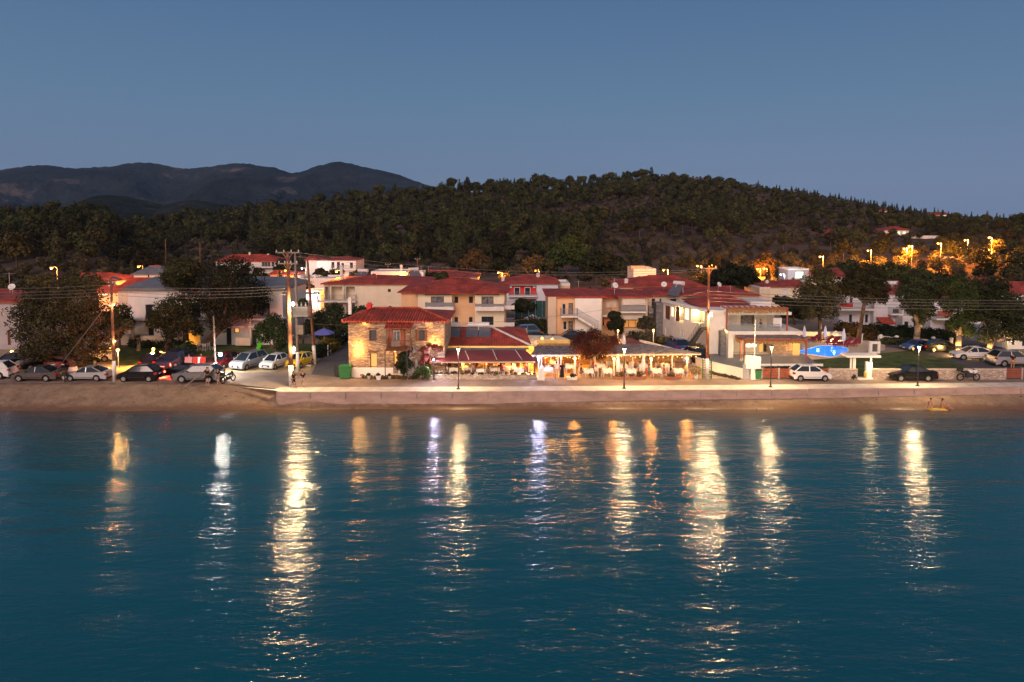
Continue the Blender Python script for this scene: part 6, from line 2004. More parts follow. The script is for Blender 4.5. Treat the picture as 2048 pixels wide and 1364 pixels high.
CT = {  # L, W, wheel r, front axle, rear axle, lower outline over the top, greenhouse (base front, top front, top rear, base rear), belt z
    'saloon': (4.6, 1.78, .32, .85, 3.55, [(0.02, .45), (.05, .62), (.35, .76), (1.25, .93), (3.85, .98), (4.45, 1.0), (4.56, .88), (4.58, .5)], [(1.2, .93), (1.95, 1.40), (3.0, 1.43), (3.95, 1.0)]),
    'hatch': (3.85, 1.70, .30, .72, 3.15, [(0.02, .45), (.06, .68), (.30, .84), (.85, .98), (3.55, 1.02), (3.78, .98), (3.83, .55)], [(.78, .97), (1.55, 1.47), (3.0, 1.50), (3.68, 1.03)]),
    'suv': (4.5, 1.86, .36, .88, 3.55, [(0.02, .5), (.06, .85), (.30, 1.0), (1.15, 1.10), (4.1, 1.14), (4.42, 1.1), (4.48, .6)], [(1.08, 1.10), (1.80, 1.64), (3.75, 1.68), (4.34, 1.14)]),
    'mpv': (4.3, 1.80, .31, .78, 3.45, [(0.02, .45), (.06, .75), (.25, .9), (.80, 1.02), (4.0, 1.05), (4.22, 1.0), (4.28, .55)], [(.7, 1.0), (1.65, 1.62), (3.75, 1.66), (4.18, 1.05)]),
    'mini': (3.5, 1.62, .29, .62, 2.85, [(0.02, .42), (.05, .62), (.25, .80), (.75, .93), (3.2, .98), (3.44, .92), (3.48, .5)], [(.68, .92), (1.35, 1.44), (2.65, 1.46), (3.3, .98)]),
}


def car_mesh(kind, col, lights_on=None, open_door=False, roofrack=False):
    L, Wd, wr, ax1, ax2, top, gh = CT[kind]
    t = bpy.data.objects.new('parked_car', None); COL.objects.link(t)
    body_m = paint(*col)
    zb = .24
    low = []
    for ax in (ax2, ax1):
        low += [(ax + (wr + .07) * cos(a), wr + (wr + .07) * sin(a)) for a in [radians_ for radians_ in [i * pi / 8 for i in range(0, 9)]] if wr + (wr + .07) * sin(a) > zb]
    outline = [(L - .06, zb)] + [p for p in low] + [(.08, zb)] + top
    # order: bottom from rear to front, then over the top front to rear
    mb = MB(); h2 = Wd / 2
    n = len(outline)
    rings = []
    zc = .68
    for (y, ins) in ((-h2, .035), (-h2 + .07, 0), (h2 - .07, 0), (h2, .035)):
        rings.append([(x + (ins if x < L / 2 else -ins) * (1 if (x < .4 or x > L - .4) else 0), y, z - ins * (1 if z > .8 else 0)) for x, z in outline])
    vs = [(x - L / 2, y, z) for r in rings for x, y, z in r]
    fs = [tuple(range(n)), tuple(reversed(range(3 * n, 4 * n)))]
    for k in range(3):
        fs += [(k * n + i, k * n + (i + 1) % n, (k + 1) * n + (i + 1) % n, (k + 1) * n + i) for i in range(n)]
    mb.add(vs, fs)
    b = mb.build('body', body_m, t)
    # glasshouse
    (fx, fz), (tx, tz_), (rx, rz_), (bx, bz) = gh
    mb = MB(); wb, wt_ = h2 - .09, h2 - .30
    P = [(fx, -wb, fz), (bx, -wb, bz), (rx, -wt_, rz_), (tx, -wt_, tz_), (fx, wb, fz), (bx, wb, bz), (rx, wt_, rz_), (tx, wt_, tz_)]
    P = [(x - L / 2, y, z) for x, y, z in P]
    mb.add(P, [(0, 1, 2, 3), (7, 6, 5, 4), (0, 3, 7, 4), (1, 5, 6, 2), (3, 2, 6, 7)])
    mb.build('windows', M['carglass'], t)
    # roof skin and pillars in body colour
    mb = MB()
    V = [Vector(p) for p in P]
    e = .03
    mb.add([(tx - L / 2 + .02, -wt_ - .02, tz_ + .005), (rx - L / 2, -wt_ - .02, rz_ + .005), (rx - L / 2, wt_ + .02, rz_ + .005), (tx - L / 2 + .02, wt_ + .02, tz_ + .005),
            (tx - L / 2 + .3, -wt_ + .15, tz_ + .06), (rx - L / 2 - .3, -wt_ + .15, rz_ + .055), (rx - L / 2 - .3, wt_ - .15, rz_ + .055), (tx - L / 2 + .3, wt_ - .15, tz_ + .06)],
           [(4, 5, 6, 7), (0, 1, 5, 4), (1, 2, 6, 5), (2, 3, 7, 6), (3, 0, 4, 7)])
    for (a_, c_) in ((0, 3), (1, 2), (4, 7), (5, 6)): mb.bar(V[a_], V[c_], .09, .06)
    mx = (tx + rx) / 2 - .1 - L / 2
    for sy in (-1, 1): mb.bar((mx + .05, sy * (wb + .005), (fz + bz) / 2), (mx, sy * (wt_ + .005), (tz_ + rz_) / 2), .07, .05)
    mb.build('roof', body_m, t)
    for ax in (ax1, ax2):
        for sy in (-1, 1):
            x = ax - L / 2; y = sy * (h2 - .10)
            w = MB(); w.cyl((x, y - .09, wr), (x, y + .09, wr), wr, n=18); wo = w.build('wheel', M['tyre'], t)
            r = MB(); yy = y + sy * .095; r.cyl((x, yy - sy * .01, wr), (x, yy, wr), wr * .62, n=14)
            for k in range(5):
                a = 2 * pi * k / 5; r.bar((x, yy + sy * .008, wr), (x + wr * .6 * cos(a), yy + sy * .008, wr + wr * .6 * sin(a)), .05, .02)
            r.build('rim', M['rim'], wo)
    mb = MB(); mb.box(-L / 2 + .15, L / 2 - .15, -h2 + .22, h2 - .22, .2, .6); mb.build('underbody', M['blackplastic'], t)
    hz = top[2][1] - .10
    hx = top[1][0] - L / 2
    for sy in (-1, 1):
        m_ = MB(); m_.add([(hx - .01, sy * (h2 - .14), hz - .12), (hx - .01, sy * (h2 - .52), hz - .12), (hx + .18, sy * (h2 - .52), hz + .05), (hx + .30, sy * (h2 - .03), hz + .04), (hx + .15, sy * (h2 + .005), hz - .10)], [(0, 1, 2, 3, 4)])
        m_.build('headlight', M['head'], t)
        tx_ = L / 2 - .02; tzl = top[-2][1] - .14
        m_ = MB(); m_.box(tx_ - .16, tx_ + .01, sy * (h2 + .008), sy * (h2 - .30), tzl - .11, tzl + .09)
        m_.build('tail_light', M['tail_on'] if lights_on else M['tail'], t)
        m_ = MB(); m_.box(gh[0][0] - L / 2 + .25, gh[0][0] - L / 2 + .40, sy * (h2 - .02), sy * (h2 + .16), gh[0][1] + .02, gh[0][1] + .16); m_.build('wing_mirror', body_m, t)
        m_ = MB(); m_.box(ax1 - L / 2 + wr + .12, ax2 - L / 2 - wr - .12, sy * (h2 - .002), sy * (h2 + .012), .42, .47); m_.build('door_trim', M['blackplastic'], t)
    m_ = MB(); m_.box(-L / 2 - .015, -L / 2 + .1, -.45, .45, .36, .56); m_.build('grille', M['blackplastic'], t)
    for (x, z_) in ((-L / 2 - .022, .42), (L / 2 - .005, .72)):
        m_ = MB(); m_.box(x, x + .015, -.25, .25, z_ - .05, z_ + .06); m_.build('number_plate', M['plate'], t)
    m_ = MB(); m_.box(L / 2 - .14, L / 2 + .01, -h2 + .1, h2 - .1, .26, .42); m_.build('bumper', M['blackplastic'], t)
    if lights_on:
        light(t, (L / 2 + .3, .75, top[-2][1] - .15), 1000, (1, .04, .02), .12)
    return t, L, Wd


HD = {'left': 0, 'right': pi, 'front': pi / 2, 'rear': -pi / 2}
COLS = {'silver': ('silver', (.50, .50, .53), .5), 'white': ('white', (.74, .73, .72), 0), 'black': ('black', (.005, .005, .006), 0), 'greybrown': ('greybrown', (.12, .10, .10), .5), 'grey': ('grey', (.18, .18, .19), .5),
        'beige': ('beige', (.42, .36, .30), .4), 'darkred': ('darkred', (.16, .01, .012), .2), 'darkblue': ('darkblue', (.02, .03, .06), .3), 'yellow': ('yellow', (.80, .55, .02), 0), 'blue': ('blue', (.02, .06, .25), .2), 'lightblue': ('lightblue', (.10, .22, .32), .3)}


def car(kind, col, px, brow, head, label, off=0, on=None, sc=1):
    """px: middle column; brow: row of the nearer wheels on the ground"""
    L, Wd = CT[kind][0], CT[kind][1]
    rz = HD[head] + off
    g = G(px, brow)
    t, _, _ = car_mesh(kind, COLS[col], on)
    half = abs(cos(rz)) * Wd / 2 + abs(sin(rz)) * L / 2
    t.location = (XW(px, g.y + half, 1.5), g.y + half * .8, 1.475)
    t.rotation_euler = (0, 0, rz); t.scale = (sc, sc, sc)
    tag(t, label, 'car', 'cars parked along the sea road' if brow > 745 else 'cars parked in the lots and lanes')
    return t


car('suv', 'white', -16, 760, 'left', 'white off-roader cut off by the left edge', .15)
car('saloon', 'greybrown', 81, 762.5, 'left', 'grey-brown saloon parked by the road, second from the left edge')
car('saloon', 'silver', 181, 762, 'left', 'silver saloon parked by the road against the white-based pole', sc=.97)
car('hatch', 'black', 283, 763, 'left', 'black hatchback parked by the road right of the white-based pole', sc=1.03)
car('saloon', 'black', 379, 757, 'right', 'dark saloon with blazing red brake light behind the grey off-roader', -.1, on=True, sc=.92)
car('suv', 'grey', 401, 765, 'left', 'grey off-roader at the end of the front row beside two people')
car('suv', 'black', 30, 742, 'left', 'black off-roader behind the white one at the left edge', .5)
car('saloon', 'black', 92, 741, 'left', 'black car in deep shade behind the beige off-roader', .8, sc=.9)
car('suv', 'beige', 80, 739, 'front', 'beige off-roader facing the sea behind the grey-brown saloon', -.55, sc=.95)
car('hatch', 'darkred', 129, 741, 'rear', 'dark red hatchback seen from behind, left of the lime-washed trunk', .15)
car('hatch', 'black', 163, 741, 'rear', 'black hatchback with glowing lamp right of the lime-washed trunk', -.3)
car('mpv', 'silver', 118, 723, 'left', 'silver van deeper in the car park under the big pine', .35, sc=.9)
car('suv', 'white', 192, 726, 'right', 'cream-white off-roader behind the silver saloon near the pole', .25, sc=.95)
car('mpv', 'white', 212, 699, 'front', 'white car beyond the pine near the villa steps', .5)
car('suv', 'black', 312, 740, 'rear', 'black pickup-like car seen from behind between hatchback and blue car', .15, sc=.9)
car('suv', 'darkblue', 354, 739, 'front', 'dark blue car facing the sea behind the red-lit saloon', -.1, sc=1.0)
car('hatch', 'darkred', 452, 739, 'front', 'dark red car under the dazzling white lamp', -.25)
car('mpv', 'silver', 502, 741, 'front', 'silver people carrier facing the sea on the sandy lot', -.35)
car('mini', 'white', 553, 740, 'front', 'small white car between the silver people carrier and the poles', -.28)
car('mini', 'yellow', 604, 737, 'front', 'small yellow car parked behind the tallest pole', -.3)
car('hatch', 'white', 1617, 762, 'right', 'white hatchback on the road before the plank fence')
car('saloon', 'black', 1819, 762, 'left', 'black saloon on the road before the stone wall')
car('saloon', 'white', 1944, 721, 'left', 'white saloon beside the uplit eucalyptus in the car park', -.15)
car('suv', 'silver', 2018, 733, 'right', 'silver off-roader with a person at its door at the right edge')
car('saloon', 'black', 1880, 705, 'right', 'black saloon under the dark hedge, right of the blue one', -.1)
car('saloon', 'blue', 1832, 702, 'left', 'dark blue saloon at the corner of the access road', .2, sc=.85)
car('suv', 'black', 1386, 729, 'rear', 'black off-roader seen from behind in the lane beside the pergola', .12)
car('suv', 'blue', 1352, 708, 'rear', 'blue car roof showing over the reed roof in the lane', .1)
car('suv', 'lightblue', 1047, 676, 'left', 'light blue car in the yard right of the cream balcony house', .1)
car('saloon', 'black', 1066, 686, 'left', 'black car in front of the light blue car in the yard', .1, sc=.9)
car('saloon', 'darkblue', 1142, 684, 'left', 'dark car behind the crown of the red flowering tree')
car('mini', 'white', 680, 668, 'rear', 'small white car up the side street behind the stone house', .2)

# motorcycle and scooter
def bike(name, label, px, brow, rz, sc=1, colm='c_white'):
    g = G(px, brow); t = thing(name, label, 'motorcycle', (g.x, g.y + .05, 1.475), rz); t.scale = (sc, sc, sc)
    for x in (-.72, .72):
        w = MB()
        for i in range(18):
            a, b = 2 * pi * i / 18, 2 * pi * (i + 1) / 18
            w.cyl((x + .29 * cos(a), 0, .33 + .29 * sin(a)), (x + .29 * cos(b), 0, .33 + .29 * sin(b)), .055, n=6)
        wo = w.build('wheel', M['tyre'], t); r = MB(); r.cyl((x, -.02, .33), (x, .02, .33), .06, n=8)
        for i in range(8): a = 2 * pi * i / 8; r.cyl((x, 0, .33), (x + .26 * cos(a), 0, .33 + .26 * sin(a)), .008, n=4)
        r.build('rim', M['rim'], wo)
    f = MB(); f.path([(.72, 0, .33), (.52, 0, .80), (.42, 0, 1.05)], .035); f.path([(-.72, 0, .33), (-.1, 0, .45), (.45, 0, .75)], .04); f.box(-.2, .3, -.14, .14, .3, .62); f.build('frame', M['metal_d'], t)
    b = MB(); b.lathe([(.05, 0), (.17, .08), (.17, .2), (.08, .28)], (.2, 0, .68), 8, sx=1.6); b.bar((.45, 0, .78), (.68, 0, .92), .16, .3); b.build('fairing', M[colm], t)
    s = MB(); s.box(-.62, .02, -.13, .13, .74, .86); s.build('seat', M['blackplastic'], t)
    h_ = MB(); h_.cyl((.38, -.36, 1.08), (.38, .36, 1.08), .02, n=5); h_.build('handlebar', M['metal_d'], t)
    c = MB(); c.box(-.95, -.6, -.2, .2, .88, 1.2); c.build('top_box', M['blackplastic'], t)
    e = MB(); e.ball((.72, 0, .88), .08, 8); e.build('headlight', M['head'], t)


bike('motorcycle', 'white and black touring motorcycle leaning by the stone wall', 1937, 761, 0, 1.12)
bike('scooter', 'dark scooter parked at the rear of the grey off-roader', 456, 764, 1.2, .95, 'blackplastic')

# bins
def bin_(px, brow, label, w=.62, hh=1.1, m='bin_green', name='wheeled_bin'):
    g = G(px, brow); t = thing(name, label, 'bin', (g.x, g.y + .3, 1.475))
    mb = MB(); a, b = w * .42, w * .5
    mb.add([(-a, -a, .08), (a, -a, .08), (a, a, .08), (-a, a, .08), (-b, -b, hh * .88), (b, -b, hh * .88), (b, b, hh * .88), (-b, b, hh * .88)], [(0, 3, 2, 1), (4, 5, 6, 7), (0, 1, 5, 4), (1, 2, 6, 5), (2, 3, 7, 6), (3, 0, 4, 7)]); mb.build('tub', M[m], t)
    mb = MB(); mb.box(-b - .04, b + .04, -b - .05, b + .03, hh * .885, hh * .94); mb.box(-b + .05, b - .05, -b + .05, b - .05, hh * .94, hh); mb.build('lid', M['blackplastic'] if m == 'bin_green' and w < .7 else M[m], t)
    for s in (-1, 1): mb = MB(); mb.cyl((s * a - .03, a, .09), (s * a + .03, a, .09), .09, n=10); mb.build('wheel', M['tyre'], t)


bin_(690, 757, 'large green rubbish container against the corner of the stone house', 1.15, 1.35)
bin_(678, 753, 'grey-green rubbish container behind the large green one', 1.0, 1.25, 'metal_d')
bin_(1517, 759.5, 'green wheeled bin with dark lid beside the white block pillar')


# ================================================================== PEOPLE
def skinned(name, verts, edges, rad, m, parent, root=0, lv=1):
    me = bpy.data.meshes.new(name); me.from_pydata([tuple(v) for v in verts], edges, []); me.materials.append(m)
    o = bpy.data.objects.new(name, me); COL.objects.link(o)
    if parent: o.parent = parent
    sk = o.modifiers.new('skin', 'SKIN'); sk.use_smooth_shade = True
    for i, r in enumerate(rad):
        q = r if isinstance(r, tuple) else (r, r)
        me.skin_vertices[0].data[i].radius = q
        me.skin_vertices[0].data[i].use_root = (i == root)
    if lv:
        ss = o.modifiers.new('sub', 'SUBSURF'); ss.levels = lv; ss.render_levels = lv
    return o


PC = 0


def person(label, loc, rz, pose='stand', top='c_white', bottom='c_grey', hair='hair', dress=False, hgt=1.7, long_hair=False, arms='down', bare=False, group=None):
    global PC; PC += 1
    t = thing('person', label, 'person', loc, rz, group); s = hgt / 1.72; t.scale = (s, s, s)
    if pose == 'stand':
        hip = .93; kn = [(.10, -.03, .50), (-.10, .02, .50)]; an = [(.11, -.02, .09), (-.11, .05, .09)]; toe = [(.12, -.17, .035), (-.12, -.10, .035)]; lean = 0
    elif pose == 'walk':
        hip = .92; kn = [(.09, -.17, .52), (-.09, .05, .49)]; an = [(.10, -.22, .09), (-.10, .34, .14)]; toe = [(.11, -.37, .04), (-.11, .24, .04)]; lean = -.03
    elif pose == 'sit':
        hip = .52; kn = [(.11, -.42, .53), (-.11, -.42, .53)]; an = [(.12, -.40, .09), (-.12, -.36, .09)]; toe = [(.13, -.54, .035), (-.13, -.50, .035)]; lean = -.05
    else:  # on the ground
        hip = .13; kn = [(.12, -.40, .42), (-.14, -.36, .36)]; an = [(.12, -.68, .09), (-.14, -.62, .09)]; toe = [(.13, -.82, .05), (-.15, -.76, .05)]; lean = .10
    b = hip
    V = [(0, 0, b), (0, lean * .3, b + .20), (0, lean * .7, b + .40), (0, lean, b + .53), (0, lean - .01, b + .60), (0, lean - .02, b + .67), (0, lean - .015, b + .76)]
    E = [(0, 1), (1, 2), (2, 3), (3, 4), (4, 5), (5, 6)]
    RR = [(.135, .10), (.115, .088), (.15, .10), (.07, .06), (.048, .05), (.072, .085), (.062, .075)]
    V.append((0, lean - .115, b + .685)); E.append((5, 7)); RR.append((.016, .016))     # nose
    for sgn in (1, -1):   # ears
        V.append((sgn * .078, lean, b + .70)); E.append((5, len(V) - 1)); RR.append((.014, .02))
    for i, sgn in enumerate((1, -1)):
        o = len(V)
        V += [(sgn * .085, 0, b - .04), kn[i], an[i], toe[i]]; E += [(0, o), (o, o + 1), (o + 1, o + 2), (o + 2, o + 3)]; RR += [(.085, .085), (.055, .055), (.038, .038), (.035, .028)]
        o = len(V); sx = sgn * .185
        am = arms if isinstance(arms, str) else arms[i]
        z = b + .48
        if am == 'down': A = [(sx, lean, z), (sx + sgn * .05, lean + .02, z - .28), (sx + sgn * .06, lean - .05, z - .52)]; hd = Vector((0, -.02, -1))
        elif am == 'front': A = [(sx, lean, z), (sx + sgn * .05, lean - .05, z - .27), (sx * .7, lean - .30, z - .24)]; hd = Vector((-sgn * .3, -1, .1))
        elif am == 'head': A = [(sx, lean, z), (sx + sgn * .10, lean - .12, z - .20), (sx * .75, lean - .16, z + .08)]; hd = Vector((-sgn * .3, 0, 1))
        elif am == 'back': A = [(sx, lean, z), (sx + sgn * .08, lean + .18, z - .24), (sx + sgn * .05, lean + .30, z - .47)]; hd = Vector((0, .2, -1))
        V += A; E += [(2, o), (o, o + 1), (o + 1, o + 2)]; RR += [(.052, .052), (.038, .038), (.026, .026)]
        hd.normalize(); w = Vector(A[2]); side = hd.cross(Vector((1, 0, 0)) if abs(hd.x) < .7 else Vector((0, 0, 1))).normalized()
        palm = w + hd * .07; V.append(tuple(palm)); pi_ = len(V) - 1; E.append((o + 2, pi_)); RR.append((.034, .022))
        for k, ln in enumerate((.07, .08, .075, .06)):
            q = palm + side * (-.03 + .02 * k) + hd * .03; V.append(tuple(q)); V.append(tuple(q + hd * ln + Vector((-sgn * .015, 0, 0)))); E += [(pi_, len(V) - 2), (len(V) - 2, len(V) - 1)]; RR += [(.010, .010), (.008, .008)]
        q = w + hd * .03 + side * -.045; V.append(tuple(q)); V.append(tuple(q + hd * .05 - side * .02)); E += [(pi_, len(V) - 2), (len(V) - 2, len(V) - 1)]; RR += [(.011, .011), (.009, .009)]
    skinned('body', V, E, RR, M['skin'], t)
    # shirt: torso and upper arms
    if not bare:
        sv = [V[0], V[1], V[2], V[3]]; se = [(0, 1), (1, 2), (2, 3)]; sr = [(.150, .115), (.135, .108), (.170, .120), (.082, .072)]
        shs = [i for i, r_ in enumerate(RR) if r_ == (.052, .052)]
        for q in shs:
            a = Vector(V[q]); e_ = a.lerp(Vector(V[q + 1]), .7); o = len(sv); sv += [tuple(a), tuple(e_)]; se += [(2, o), (o, o + 1)]; sr += [(.072, .072), (.062, .062)]
        skinned('shirt', sv, se, sr, M[top], t)
    if dress:
        mb = MB()
        if pose == 'stand': mb.lathe([(.27, -b + .22), (.24, -b * .5), (.19, -.02), (.155, .12), (.13, .22)], (0, 0, b), 14, sy=.75)
        else: mb.lathe([(.2, -.1), (.22, .0), (.14, .2)], (0, -.05, b), 12)
        mb.build('dress', M[bottom], t, True)
    else:
        sv = [V[0]]; se = []; sr = [(.15, .125)]
        hips = [i for i, r_ in enumerate(RR) if r_ == (.085, .085)]
        for q in hips:
            a = Vector(V[q]); kk = a.lerp(Vector(V[q + 1]), .85); o = len(sv); sv += [tuple(a), tuple(kk)]; se += [(0, o), (o, o + 1)]; sr += [(.105, .105), (.085, .085)]
        skinned('shorts', sv, se, sr, M[bottom], t)
    hm = MB(); hc = (0, lean + .012, b + .745); hm.ball(hc, .098, 12, sx=.92, sy=1.05, sz=1.0)
    if long_hair: hm.lathe([(.03, -.34), (.07, -.25), (.085, -.05), (.06, .02)], (0, lean + .055, b + .74), 10, sy=.6)
    hm.build('hair', M[hair], t, True)
    for sgn in (1, -1):
        em_ = MB(); em_.ball((sgn * .03, lean - .098, b + .715), .012, 6); em_.build('eye', M['blackplastic'], t)
    return t


def at(px, row, z=1.475): g = G(px, row, z); return (g.x, g.y, z)


person('person in black top and white shoes standing at the tail of the grey off-roader', at(415, 769), .3, top='c_black', bottom='c_black', arms=('head', 'down'))
person('person in dark top and grey shorts bending a knee beside the scooter', at(437, 771), -.4, 'walk', 'c_black', 'c_grey', arms=('front', 'down'))
person('woman in dark dress with a bag walking by the tallest pole', at(587, 776), 1.2, 'walk', 'c_black', 'c_black', long_hair=True, arms=('front', 'down'), hgt=1.62)
person('woman in dark top and pale shorts walking right of the tallest pole', at(606, 775.5), .5, 'walk', 'c_black', 'c_beige', long_hair=True, arms=('down', 'front'), hgt=1.66)
person('man in white shirt and beige shorts standing before the menu stand', at(1113, 759), pi, 'stand', 'c_white', 'c_beige', hgt=1.80)
person('woman in long black dress standing beside the man in white', at(1124, 758), pi, 'stand', 'c_black', 'c_black', dress=True, long_hair=True, hgt=1.68)
g = G(1861, 799, .9)
person('person sitting on the beach with knees up, nearer the lamp', (g.x, g.y, beach_z(1861, g.y)), -.9, 'ground', 'c_orange', 'c_yellow', arms=('front', 'back'), bare=True)
g = G(1888, 799, .9)
person('person sitting on the beach facing the other, leaning on one arm', (g.x, g.y, beach_z(1888, g.y)), .9, 'ground', 'c_orange', 'c_orange', arms=('back', 'front'), bare=True, long_hair=True)
g = G(1874, 800, .9); mb = MB()
for i in range(8):
    for j in range(3): mb.box(g.x - .8 + i * .2, g.x - .6 + i * .2, g.y - .4 + j * .2, g.y - .2 + j * .2, beach_z(1874, g.y) + .02, beach_z(1874, g.y) + .06 + .01 * ((i * 3 + j) % 4))
o = mb.build('beach_towel', M['c_yellow']); tag(o, 'yellow beach towel between the two people on the sand', 'towel')
person('person in orange shorts standing at the open door of the silver off-roader', at(2025, 738), 2.6, 'stand', 'c_black', 'c_orange', arms=('front', 'down'))
person('person seated on the upper hotel terrace beside the white board', (XW(1521, 80.0, 5), 80.0, 1.5 + gz(661, 80) - 1.5), .6, 'sit', 'c_black', 'c_grey')
mb = MB(); x = XW(1555, 80.2, 5); mb.box(x - .5, x + .5, 80.2, 80.25, zs + .3, zs + 1.3); mb.box(x - .45, x - .4, 80.25, 80.3, zs, zs + .4); mb.box(x + .4, x + .45, 80.25, 80.3, zs, zs + .4); o = mb.build('white_board', M['metal_w']); tag(o, 'white board standing on the upper hotel terrace', 'board')
# waiters and diners
SEATED = []


def chair_proto(m='chairw', name='taverna_chair'):
    t = thing(name, '', 'chair')
    mb = MB(); mb.box(-.21, .21, -.21, .21, .44, .47); mb.build('seat', M['straw'], t)
    for x in (-.19, .19):
        for y, z in ((-.19, .44), (.19, .92)):
            l = MB(); l.box(x - .022, x + .022, y - .022, y + .022, 0, z); l.build('leg', M[m], t)
    b = MB()
    for z in (.56, .68, .80): b.box(-.168, .168, .18, .20, z, z + .06)
    b.build('backrest', M[m], t)
    s = MB()
    for z in (.14, .28): s.box(-.168, .168, -.20, -.18, z, z + .025); s.box(-.168, .168, .18, .20, z, z + .025)
    s.build('stretcher', M[m], t)
    return t


def table_proto():
    t = thing('taverna_table', '', 'table')
    mb = MB(); mb.box(-.42, .42, -.42, .42, .72, .76); mb.build('tabletop', M['chairw'], t)
    for x in (-.37, .37):
        for y in (-.37, .37): l = MB(); l.box(x - .03, x + .03, y - .03, y + .03, 0, .72); l.build('leg', M['chairw'], t)
    return t


def cloth_at(x, y, z, rz, label):
    mb = MB(); w = .47; n = 6
    top = [(-w, -w), (w, -w), (w, w), (-w, w)]
    mb.add([(a, b, .775) for a, b in top], [(0, 1, 2, 3)])
    for i in range(4):
        a, b = Vector(top[i]), Vector(top[(i + 1) % 4]); nrm = Vector(((b - a).y, -(b - a).x)).normalized()
        for k in range(n):
            p, q = a.lerp(b, k / n), a.lerp(b, (k + 1) / n); o1 = nrm * (.03 + .03 * (k % 2)); o2 = nrm * (.03 + .03 * ((k + 1) % 2)); d1 = .50 - .05 * (k % 3); 
            mb.quad((p.x, p.y, .775), (q.x, q.y, .775), (q.x + o2.x, q.y + o2.y, d1), (p.x + o1.x, p.y + o1.y, d1))
    o = mb.build('table_cloth', M['cloth']); o.location = (x, y, z); o.rotation_euler = (0, 0, rz); tag(o, label, 'tablecloth', 'white cloths on the tavern tables'); return o


def glassware(x, y, z, label):
    t = thing('table_setting', label, 'tableware', (x, y, z + .778), 0, 'glasses and bottles on the tables')
    b = MB(); b.lathe([(.035, 0), (.035, .15), (.012, .2), (.012, .25)], (.08, .05, 0), 8); b.build('bottle', M['bin_green'], t)
    b = MB(); b.lathe([(.03, 0), (.035, .1)], (-.12, -.1, 0), 8); b.build('drinking_glass', M['clear'], t)
    b = MB(); b.lathe([(.05, 0), (.11, .02)], (.0, -.22, 0), 10); b.build('plate', M['metal_w'], t)


chp = chair_proto(); tbp = table_proto(); cho = chair_proto('chairo')
first = {'c': True, 't': True, 'o': True}


def put_chair(x, y, z, rz, label, group='white taverna chairs round the pergola tables', orange=False):
    k = 'o' if orange else 'c'; src = cho if orange else chp
    if first[k]:
        first[k] = False; src.location = (x, y, z); src.rotation_euler = (0, 0, rz); tag(src, label, 'chair', group); return
    dup(src, (x, y, z), rz, label, group)


TOPS = ['c_white', 'c_black', 'c_orange', 'c_yellow', 'c_blue', 'c_red', 'c_beige', 'c_grey']
WORDS = {'c_white': 'white', 'c_black': 'black', 'c_orange': 'orange', 'c_yellow': 'yellow', 'c_blue': 'blue', 'c_red': 'red', 'c_beige': 'beige', 'c_grey': 'grey'}
used_lbl = {}


def table_set(px, Y, where, sides, tops=None, z=1.512, rz=0, orange=False, rowname='the front row'):
    x = XW(px, Y, 2)
    if first['t']:
        first['t'] = False; tbp.location = (x, Y, z); tbp.rotation_euler = (0, 0, rz); tag(tbp, 'white wooden table ' + where, 'table', 'tables of the tavern terrace')
    else: dup(tbp, (x, Y, z), rz, 'white wooden table ' + where, 'tables of the tavern terrace')
    cloth_at(x, Y, z, rz, 'white cloth on the table ' + where)
    glassware(x, Y, z, 'bottle and plate, table ' + where)
    for i, sd_ in enumerate(sides):
        ang = {'l': -pi / 2, 'r': pi / 2, 'f': 0, 'b': pi}[sd_[0]] + rz   # direction in which the sitter looks away from
        dx, dy = {'l': (-.78, 0), 'r': (.78, 0), 'f': (0, -.78), 'b': (0, .78)}[sd_[0]]
        face = {'l': pi / 2, 'r': -pi / 2, 'f': pi, 'b': 0}[sd_[0]]
        cx_ = x + dx * cos(rz) - dy * sin(rz); cy_ = Y + dx * sin(rz) + dy * cos(rz)
        put_chair(cx_, cy_, z, face + rz, 'white ladder-back wooden chair in ' + rowname + ' of the terrace' if not orange else 'orange painted wooden chair beside a white table of the front row', 'white chairs in ' + rowname if not orange else 'orange chair', orange and i == 0)
        if sd_[1:] == 'p':
            tp_ = tops[i]; wd = WORDS[tp_]
            person(f'{wd} clad diner {dict(l="left of", r="right of", f="before", b="behind")[sd_[0]]} table {where}', (cx_, cy_ + 0, z - .02), face + rz, 'sit', tp_, 'c_grey' if i % 2 else 'c_blue', arms='front', long_hair=(i + px) % 2 == 0, hair='hair_b' if (px + i) % 5 == 0 else 'hair', hgt=1.62 + .1 * ((px + i) % 2), group='diners')


table_set(1177, 68.9, 'under the red flowering tree', ['lp', 'rp'], ['c_black', 'c_white'])
table_set(1214, 69.0, 'right of the tree before the second post lamp', ['l', 'b'])
table_set(1262, 68.9, 'behind the promenade lamp', ['lp', 'r', 'b'], ['c_orange', 0, 0])
table_set(1313, 68.9, 'right of the closed parasols', ['lp', 'rp'], ['c_grey', 'c_red'], orange=True)
table_set(1356, 68.9, 'at the lane end of the pergola', ['lp', 'rp'], ['c_black', 'c_yellow'])
table_set(1097, 69.3, 'behind the menu stand', ['l', 'b'])
R2 = 'the middle row'
table_set(1140, 71.2, 'behind the first post lamp', ['lp', 'rp'], ['c_red', 'c_orange'], rowname=R2)
table_set(1200, 71.6, 'half hidden by the tree trunk', ['lp', 'rp'], ['c_red', 'c_white'], rowname=R2)
table_set(1245, 71.4, 'in the middle row before the reed blind', ['lp', 'rp'], ['c_yellow', 'c_white'], rowname=R2)
table_set(1285, 71.6, 'in the middle row behind the parasols', ['lp', 'rp'], ['c_orange', 'c_yellow'], rowname=R2)
table_set(1330, 71.5, 'in the middle row right of the third post lamp', ['lp', 'rp'], ['c_yellow', 'c_orange'], rowname=R2)
R3 = 'the back row'
